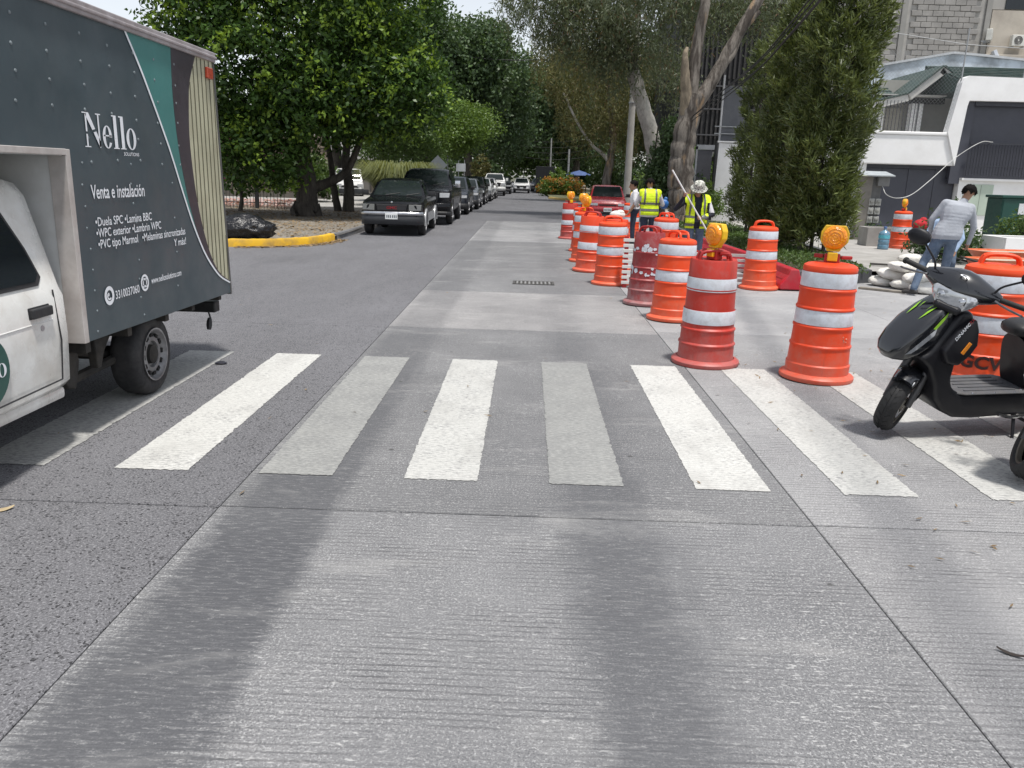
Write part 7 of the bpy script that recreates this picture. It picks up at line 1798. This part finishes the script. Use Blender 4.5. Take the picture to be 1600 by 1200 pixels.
# workman in grey seen from behind, stepping left
J = dict(pelvis=(.0, 0, .97), chest=(.12, .05, 1.36), neck=(.20, .08, 1.50), head=(.27, .12, 1.635), look=(.30, .90, -.25), headup=(.22, .25, .95), shL=(-.075, .05, 1.46), shR=(.315, .05, 1.40), hipL=(-.09, 0, .93), hipR=(.09, 0, .93),
         knL=(-.26, .06, .53), anL=(-.40, -.10, .105), toeL=(-.75, .55, 0), knR=(.10, .12, .50), anR=(.06, .20, .105), toeR=(.2, 1, 0), elL=(-.22, .10, 1.20), wrL=(-.17, .24, .98), elR=(.42, .10, 1.10), wrR=(.42, .22, .84), curlL=.4, curlR=.7, hdR=(0, .3, -.95), hnR=(-1, 0, 0), hdL=(0, .4, -.9), hnL=(1, 0, 0))
person('workman in a heather grey long-sleeved shirt and jeans, seen from behind, stepping left', (6.78, 13.35, 0), R(-8), J, dict(top=GREYS, legs=JEAN, loose=.026, belt=1, hem=.905), 1.02)
# helper bent over in front of him
J = dict(base, pelvis=(0, 0, .86), chest=(0, .26, 1.10), neck=(0, .36, 1.20), head=(0, .46, 1.28), look=(0, .5, -.8), headup=(0, .8, .5), shL=(-.185, .30, 1.14), shR=(.185, .30, 1.14), hipL=(-.10, 0, .84), hipR=(.10, 0, .84), knL=(-.16, .10, .47), knR=(.16, .10, .47), anL=(-.16, -.02, .10), anR=(.16, -.02, .10),
         elL=(-.27, .40, .90), wrL=(-.20, .52, .70), elR=(.27, .40, .90), wrR=(.20, .52, .70), curlL=.7, curlR=.7)
person('helper in a light blue shirt bending forward, half hidden behind the workman in grey', (7.30, 14.40, 0), R(150), J, dict(top=BLUES, legs=JEAN, loose=.02), 1.0)
# someone tiny by the far stall
person('tiny far person in a white top standing by the blue umbrella', (4.15, 79, .1), R(150), base, dict(top=WHITES, legs=JEAND), 1.0, voxel=.02)
# ------------------------------------------------------------------ roadworks clutter and street furniture
SACK = mat('sack_white', (.70, .69, .65), .9, .08, 10, bump=.9, bscale=16, bdist=.02, dirt=(.48, .45, .39), dirt_amt=.5, dirt_scale=6)
def sack(label, loc, rz, tilt=0.0, s_=1.0, seed=0):
    r2 = random.Random(seed); mb = MB(); rings = []
    for i in range(11):
        u = -1 + 2 * i / 10; w = .17 * (1 - abs(u) ** 3.2) ** .5 + .03; h_ = .085 * (1 - abs(u) ** 2.6) ** .6 + .008
        rings.append([(u * .29 * s_, w * s_ * math.copysign(abs(math.cos(a)) ** .8, math.cos(a)) * (1 + r2.uniform(-.05, .05)), h_ * s_ * math.copysign(abs(math.sin(a)) ** .8, math.sin(a)) * (1 + r2.uniform(-.12, .12)) + r2.uniform(-.006, .006)) for a in [2 * math.pi * k / 14 for k in range(14)]])
    mb.loft(rings); o = mb.build('sandbag', SACK, None, smooth=70); o.location = loc; o.rotation_euler = (r2.uniform(-.1, .1), tilt, rz)
    return props(o, label, 'sandbag', 'sandbags piled by the planting bed')
SB = [((6.42, 14.55, .085), .4, 0, 'leftmost sandbag on the ground at the corner of the bed'), ((6.62, 14.08, .085), -.5, 0, 'sandbag on the ground in front, second from the left'), ((6.72, 13.62, .085), .3, 0, 'frontmost sandbag on the ground beside the workman foot'), ((7.12, 13.85, .085), -.2, 0, 'sandbag on the ground partly behind the workman leg'), ((7.0, 14.5, .085), .8, 0, 'sandbag at the back of the bottom layer'), ((7.45, 13.55, .085), .2, 0, 'rightmost sandbag of the bottom layer'),
      ((6.50, 14.40, .225), -.3, .1, 'second layer sandbag at the left end of the pile'), ((6.74, 13.98, .225), .5, -.1, 'second layer sandbag in the middle of the pile'), ((7.1, 13.9, .225), -.4, .05, 'second layer sandbag behind the workman knee'), ((6.56, 14.25, .36), .7, .18, 'third layer sandbag slumping toward the left'), ((6.88, 14.1, .37), -.2, -.1, 'third layer sandbag below the topmost one'), ((6.78, 14.3, .50), .25, .08, 'topmost sandbag of the pile')]
for k, (p, rz, tl_, lb) in enumerate(SB): sack(lb, p, rz, tl_, 1.0, k)
# red plastic barriers lying along the bed, white slatted boards beside them
REDB = mat('barrier_red', (.42, .008, .022), .45, .1, 6, dirt=(.30, .10, .10), dirt_amt=.35, dirt_scale=5)
def barrier(label, a, b_, h=.36):
    a, b_ = Vector((*a, 0)), Vector((*b_, 0)); d = b_ - a; L = d.length
    t = thing('plastic_barrier', label, 'barrier', a, math.atan2(d.y, d.x), 'red plastic barriers along the bed')
    mb = MB(); mb.prism([(-.22, .02), (.22, .02), (.22, .10), (.10, h * .72), (.07, h), (-.07, h), (-.10, h * .72), (-.22, .10)], .02, L - .02, 'YZ'); mb.build('body', REDB, t, smooth=None, bevel=.02, seg=2)
    for k in range(3):
        x = L * (k + .5) / 3
        for s_ in (-1, 1): mb = MB(); mb.box((x, s_ * .165, h * .42), (L * .22, .02, .09), rot=Matrix.Rotation(s_ * R(26), 3, 'X')); mb.build('recess', mat('barrier_dark', (.26, .005, .014), .5, .1), t, smooth=None, bevel=.008)
    mb = MB(); mb.box((L - .01, 0, h * .4), (.03, .12, h * .5)); mb.build('connector', REDB, t, smooth=None, bevel=.01)
    return t
barrier('near red plastic barrier ending beside the lone drum', (4.42, 13.35), (4.46, 15.6)); barrier('middle red plastic barrier behind the lone drum', (4.46, 15.7), (4.42, 18.0)); barrier('far red plastic barrier at the worker feet', (4.42, 18.1), (4.34, 20.4))
SLW = mat('board_slat', (.62, .62, .60), .7, .08, 6, dirt=(.35, .33, .3), dirt_amt=.4)
def slatted(label, loc, rz, n=7, w=1.1):
    t = thing('slatted_barricade', label, 'barricade', loc, rz, 'white slatted barricades among the drums')
    for s_ in (-1, 1): mb = MB(); mb.span((s_ * (w / 2 - .06) - .03, -.02, 0), (s_ * (w / 2 - .06) + .03, .02, n * .085 + .06)); mb.build('upright', mat('barricade_red', (.40, .02, .02), .6, .1), t, smooth=None)
    for k in range(n): mb = MB(); mb.span((-w / 2, -.035, .06 + k * .085), (w / 2, -.021, .11 + k * .085)); mb.build('slat', SLW, t, smooth=None, bevel=.004, seg=1)
slatted('white slatted barricade between the maroon drum and the ring handle drum', (2.05, 13.2, .003), R(4), 9, 1.0); slatted('white slatted barricade between the faded red drum and the lone drum', (3.35, 13.95, .003), R(-6), 6, 1.0)
# helmet-like white bag on a drum top beside the red car
mb = MB(); mb.ball((0, 0, .1), (.19, .16, .10), 14, 8); mb.ball((.06, -.03, .16), (.10, .10, .06), 10, 6); o = mb.build('white_bag', SACK, None, smooth=70); o.location = (1.72, 15.8, .97); o.scale = (.8, .8, .8); props(o, 'crumpled white bag on top of a drum in front of the red car', 'bag')
make_drum(B, 'drum carrying the crumpled white bag in front of the red car', (1.72, 15.8), kind='flat', m=ORANGE, H=.93, handle=False)
# wheelbarrow full of sand, orange mixing trough
wbm = mat('barrow_orange', (.62, .10, .015), .5, .15, 5, dirt=(.35, .24, .17), dirt_amt=.6, dirt_scale=5); SAND = soil_mat('mortar_mix', (.48, .40, .31), (.58, .50, .41), 6)
def trough(label, nm, loc, rz, L, W, zt, legs=True, wheel=False):
    t = thing(nm, label, nm.replace('_', ' '), loc, rz)
    mb = MB(); rg = []
    for z, k in ((zt - .26, .74), (zt - .02, 1.0), (zt, 1.04), (zt, 1.0), (zt - .03, .96), (zt - .22, .72)):
        rg.append([(L / 2 * k * math.copysign(abs(math.cos(a)) ** .5, math.cos(a)), W / 2 * k * math.copysign(abs(math.sin(a)) ** .5, math.sin(a)), z) for a in [2 * math.pi * q_ / 28 for q_ in range(28)]])
    mb.loft(rg); mb.build('tray', wbm, t, smooth=50)
    mb = MB(); n = 28; pts = [(L / 2 * .955 * math.copysign(abs(math.cos(a)) ** .5, math.cos(a)), W / 2 * .955 * math.copysign(abs(math.sin(a)) ** .5, math.sin(a)), zt - .035) for a in [2 * math.pi * q_ / n for q_ in range(n)]] + [(0, 0, zt - .01)]
    mb.add(pts, [(i, (i + 1) % n, n) for i in range(n)]); mb.build('mortar', SAND, t, smooth=60)
    for sx in (-1, 1):
        for sy in (-1, 1): mb = MB(); mb.tube([(sx * L * .36, sy * W * .30, zt - .24), (sx * L * .40, sy * W * .34, 0.0)], .02, 8); mb.build('leg', DARKM, t)
    if wheel:
        mb = MB(); mb.lathe([(.10, -.04), (.17, -.045), (.185, 0), (.17, .045), (.10, .04)], 20, 'X', c=(0, 0, 0), M=Matrix.Translation((L * .62, 0, .19)) @ Matrix.Rotation(R(90), 4, 'Z')); mb.build('wheel', TYRE, t)
        for sy in (-1, 1): mb = MB(); mb.tube([(L * .62, sy * .05, .19), (L * .2, sy * .2, zt - .25), (-L * .5, sy * .26, zt - .06), (-L * .85, sy * .27, zt + .05)], .018, 8); mb.build('handle_bar', DARKM, t)
    return t
trough('orange wheelbarrow with pale mortar right of the workman', 'wheelbarrow', (8.35, 14.3, 0), R(8), 1.25, .72, .56, wheel=True)
trough('orange mixing trough standing behind the wheelbarrow', 'mixing_trough', (9.35, 15.7, .0), R(2), 1.7, .8, .60)
# planters, jug, cabinet, meters
def planter(label, loc, rz, L, W, h, m):
    t = thing('planter_box', label, 'planter', loc, rz)
    for (a, b_) in (((-L / 2, -W / 2), (L / 2, -W / 2 + .08)), ((-L / 2, W / 2 - .08), (L / 2, W / 2)), ((-L / 2, -W / 2 + .08), (-L / 2 + .08, W / 2 - .08)), ((L / 2 - .08, -W / 2 + .08), (L / 2, W / 2 - .08))):
        mb = MB(); mb.span((a[0], a[1], 0), (b_[0], b_[1], h)); mb.build('side', m, t, smooth=None, bevel=.006, seg=1)
    mb = MB(); mb.span((-L / 2 + .081, -W / 2 + .081, .0), (L / 2 - .081, W / 2 - .081, h - .06)); mb.build('soil', BEDSOIL, t, smooth=None)
    return t
planter('long pale planter wall behind the water jug and drum', (10.75, 23.55, .075), R(-2), 2.3, .7, .52, WALKC)
planter('white boxy planter at the far right behind the wheelbarrow', (11.1, 18.2, .075), R(3), 1.7, .9, .66, WHITEW)
jg = thing('water_jug', 'blue water jug standing left of the drum on the driveway', 'water jug', (9.62, 22.2, .078))
JB = mat('jug_blue', (.12, .24, .34), .18, .15, 9, spec=.7, coat=.4)
mb = MB(); mb.lathe([(.001, 0), (.135, .005), (.145, .03), (.145, .12), (.138, .13), (.145, .14), (.145, .25), (.138, .26), (.145, .27), (.145, .40), (.12, .46), (.05, .50), (.035, .52), (.035, .56)], 24, cap=False); mb.build('bottle', JB, jg, smooth=50)
mb = MB(); mb.lathe([(.042, .555), (.042, .60), (.001, .605)], 16, cap=False); mb.build('cap', mat('jug_cap', (.10, .18, .40), .4, .1), jg, smooth=50)
mb = MB(); mb.lathe([(.147, .29), (.147, .38)], 24, cap=False); mb.build('label_band', mat('jug_label', (.10, .42, .52), .4, .25, 25), jg, smooth=50)
bk_ = thing('bucket', 'blue bucket on the planter behind the drum lamp', 'bucket', (10.75, 23.5, .9)); mb = MB(); mb.lathe([(.001, 0), (.10, 0), (.13, .26), (.14, .27)], 20, cap=False); mb.build('pail', mat('bucket_blue', (.02, .05, .28), .5, .1), bk_, smooth=50); mb = MB(); mb.tube([(.13 * math.cos(R(a)), 0, .26 + .12 * math.sin(R(a))) for a in range(0, 181, 20)], .005, 5); mb.build('bail', WIRE, bk_)
bk_.location = (10.72, 23.5, .60)
rg_ = MB(); rg_.ball((0, 0, .16), (.20, .16, .18), 14, 8); rg_.ball((.08, .02, .30), (.11, .10, .10), 10, 6); o = rg_.build('red_sack', mat('red_cloth', (.42, .012, .02), .8, .15, 8, bump=.8, bscale=14, bdist=.03), None, smooth=70); o.location = (11.05, 23.3, .52); props(o, 'red cloth bundle on the planter right of the drum', 'bundle')
tool = thing('power_tool', 'grey power tool resting on the planter by the red bundle', 'tool', (11.4, 23.4, .58)); mb = MB(); mb.span((-.22, -.08, .12), (.14, .08, .28)); mb.build('motor', mat('tool_grey', (.12, .12, .12), .5, .2), tool, smooth=None, bevel=.03); mb = MB(); mb.span((.0, -.05, .281), (.16, .05, .34)); mb.build('grip', mat('tool_pale', (.4, .4, .4), .5, .1), tool, smooth=None, bevel=.01); mb = MB(); mb.span((-.3, -.1, 0), (.2, .1, .119)); mb.build('base', DARKM, tool, smooth=None, bevel=.02)
cbt = thing('electrical_cabinet', 'dark green electrical cabinet at the right edge behind shrubs', 'cabinet', (14.25, 24, .08))
CG = mat('cabinet_green', (.006, .055, .042), .45, .12, 4)
mb = MB(); mb.span((-.85, -.4, .05), (.85, .4, 1.42)); mb.build('body', CG, cbt, smooth=None, bevel=.02); mb = MB(); mb.span((-.9, -.45, 1.421), (.9, .45, 1.50)); mb.build('lid', CG, cbt, smooth=None, bevel=.02)
for x in (-.42, .42): mb = MB(); mb.span((x - .40, -.415, .12), (x + .40, -.401, 1.36)); mb.build('door', CG, cbt, smooth=None, bevel=.006)
mb = MB(); mb.span((-.38, -.424, .98), (-.12, -.416, 1.28)); mb.build('notice', mat('notice_paper', (.62, .64, .66), .6, .15, 30), cbt, smooth=None)
mb = MB(); mb.span((-.95, -.5, 0), (.95, .5, .049)); mb.build('plinth', WALKC, cbt, smooth=None)
mt = thing('meter_pillar', 'stained concrete meter pillar with a tin cap beside the garage', 'meter pillar', (10.62, 26, .075))
MPC = mat('pillar_concrete', (.26, .24, .215), .9, .2, 3, bump=.5, dirt=(.12, .11, .10), dirt_amt=.6, dirt_scale=3)
mb = MB(); mb.span((-.30, -.02, 0), (.06, .36, 1.95)); mb.build('pillar', MPC, mt, smooth=None, bevel=.02)
mb = MB(); mb.span((.061, .04, .45), (.36, .34, 1.9)); mb.build('backing_board', mat('board_grey', (.15, .15, .15), .8, .2), mt, smooth=None)
for r_ in range(3):
    for c in range(2):
        x, z = -.03 + c * .20 + .12, .62 + r_ * .27
        mb = MB(); mb.span((x - .085, -.06, z - .10), (x + .085, .038, z + .11)); mm = mb.build('meter', mat('meter_case', (.42, .42, .40), .5, .15, 9), mt, smooth=None, bevel=.015)
        mb = MB(); mb.lathe([(.06, -.062), (.058, -.09), (.001, -.10)], 16, 'Y', c=(x, 0, z + .02), cap=False); mb.build('dial', mat('meter_glass', (.30, .30, .28), .15, .2), mm, smooth=50)
mb = MB(); mb.box((.14, .1, 2.02), (.95, .75, .035), rot=Matrix.Rotation(R(10), 3, 'X')); mb.build('tin_cap', mat('tin', (.50, .54, .56), .4, .15, 5, metal=.5), mt, smooth=None)
mb = MB(); mb.box((.36, .05, 1.80), (.36, .30, .30)); mb.build('junction_box', mat('box_grey', (.20, .20, .20), .6, .15), mt, smooth=None, bevel=.02)
for x in (-.36, -.42): mb = MB(); mb.tube([(x, .1, 0), (x, .1, 2.3)], .022, 8); mb.build('conduit', WIRE, mt)
cable('white cable looping from the meter pillar up to the slate balcony', [(10.95, 25.9, 1.72), (11.02, 25.7, 1.48), (11.5, 26, 1.38), (12.3, 26.8, 1.50), (13.3, 27.8, 1.98), (14.3, 28.4, 2.72), (15.2, 28.7, 3.25), (15.7, 28.85, 3.28)], .012, 40, mat('white_flex', (.5, .5, .49), .5, .05), 'loose_cable')['group'] = 'loose cables'
# planks and a sheet lying about
def flat(nm, label, loc, rz, d, m, cat):
    mb = MB(); mb.box((0, 0, d[2] / 2), d); o = mb.build(nm, m, None, smooth=None, bevel=.004, seg=1); o.location = loc; o.rotation_euler = (0, 0, rz); return props(o, label, cat)
flat('plank', 'short grey plank lying on the concrete left of the sandbags', (6.05, 13.75, .003), R(-38), (.75, .12, .035), mat('old_wood', (.22, .20, .17), .9, .25, 8), 'plank')
flat('plank', 'long dark plank lying on the driveway behind the sandbags', (8.1, 17.2, .095), R(-18), (1.6, .10, .04), mat('dark_wood', (.06, .055, .05), .9, .2, 8), 'plank')
# black rubbish bags by the yellow kerb
BAGM = mat('bag_black', (.006, .006, .008), .3, .2, 6, bump=.8, bscale=9, bdist=.06, spec=.5)
def rubbish(label, loc, r_, seed):
    r2 = random.Random(seed); bm = bmesh.new(); bmesh.ops.create_icosphere(bm, subdivisions=4, radius=1)
    fr = [(Vector((r2.gauss(0, 1), r2.gauss(0, 1), r2.gauss(0, 1))).normalized(), r2.uniform(4, 13), r2.uniform(0, 6)) for _ in range(22)]
    for v in bm.verts:
        n_ = v.co.normalized(); k = 1 + sum(.035 * abs(math.sin(f_ * n_.dot(d_) + p_)) for d_, f_, p_ in fr) - .38
        if n_.z > .75: k += (n_.z - .75) * 1.1
        v.co = Vector((n_.x * r_[0] * k, n_.y * r_[1] * k, max(-r_[2] * .8, n_.z * r_[2] * k)))
    me = bpy.data.meshes.new('rubbish_bag'); bm.to_mesh(me); bm.free(); me.polygons.foreach_set('use_smooth', [True] * len(me.polygons))
    o = link_mesh('rubbish_bag', me, BAGM); o.location = loc; return props(o, label, 'rubbish bag', 'black rubbish bags on the corner')
rubbish('black rubbish bag slumped right behind the yellow kerb', (-6.62, 19.0, .32), (.66, .40, .26), 3); rubbish('black rubbish bag half hidden by the cargo box', (-7.6, 19.1, .34), (.60, .42, .30), 5)
mb = MB(); mb.lathe([(.001, .002), (.05, .002), (.055, .010), (.03, .022), (.001, .024)], 14, cap=False); o = mb.build('dark_smudge', mat('smudge_dark', (.02, .02, .03), .4, .2), None); o.location = (-2.72, 7.02, .003); o.scale = (1.0, .7, 1); props(o, 'small dark disc standing in for a smudge on the asphalt near the truck wheel', 'smudge')  # thin dark disc drawn in place of a smudge on the road
for o in bpy.data.objects:
    if o.name.split('.')[0] in ('rivets', 'lettering', 'sprayed_letters', 'sprayed_haze', 'eyes', 'flowers', 'orange_tips', 'new_sunlit_leaves', 'blades'): o['kind'] = 'stuff'
bpy.context.view_layer.update()
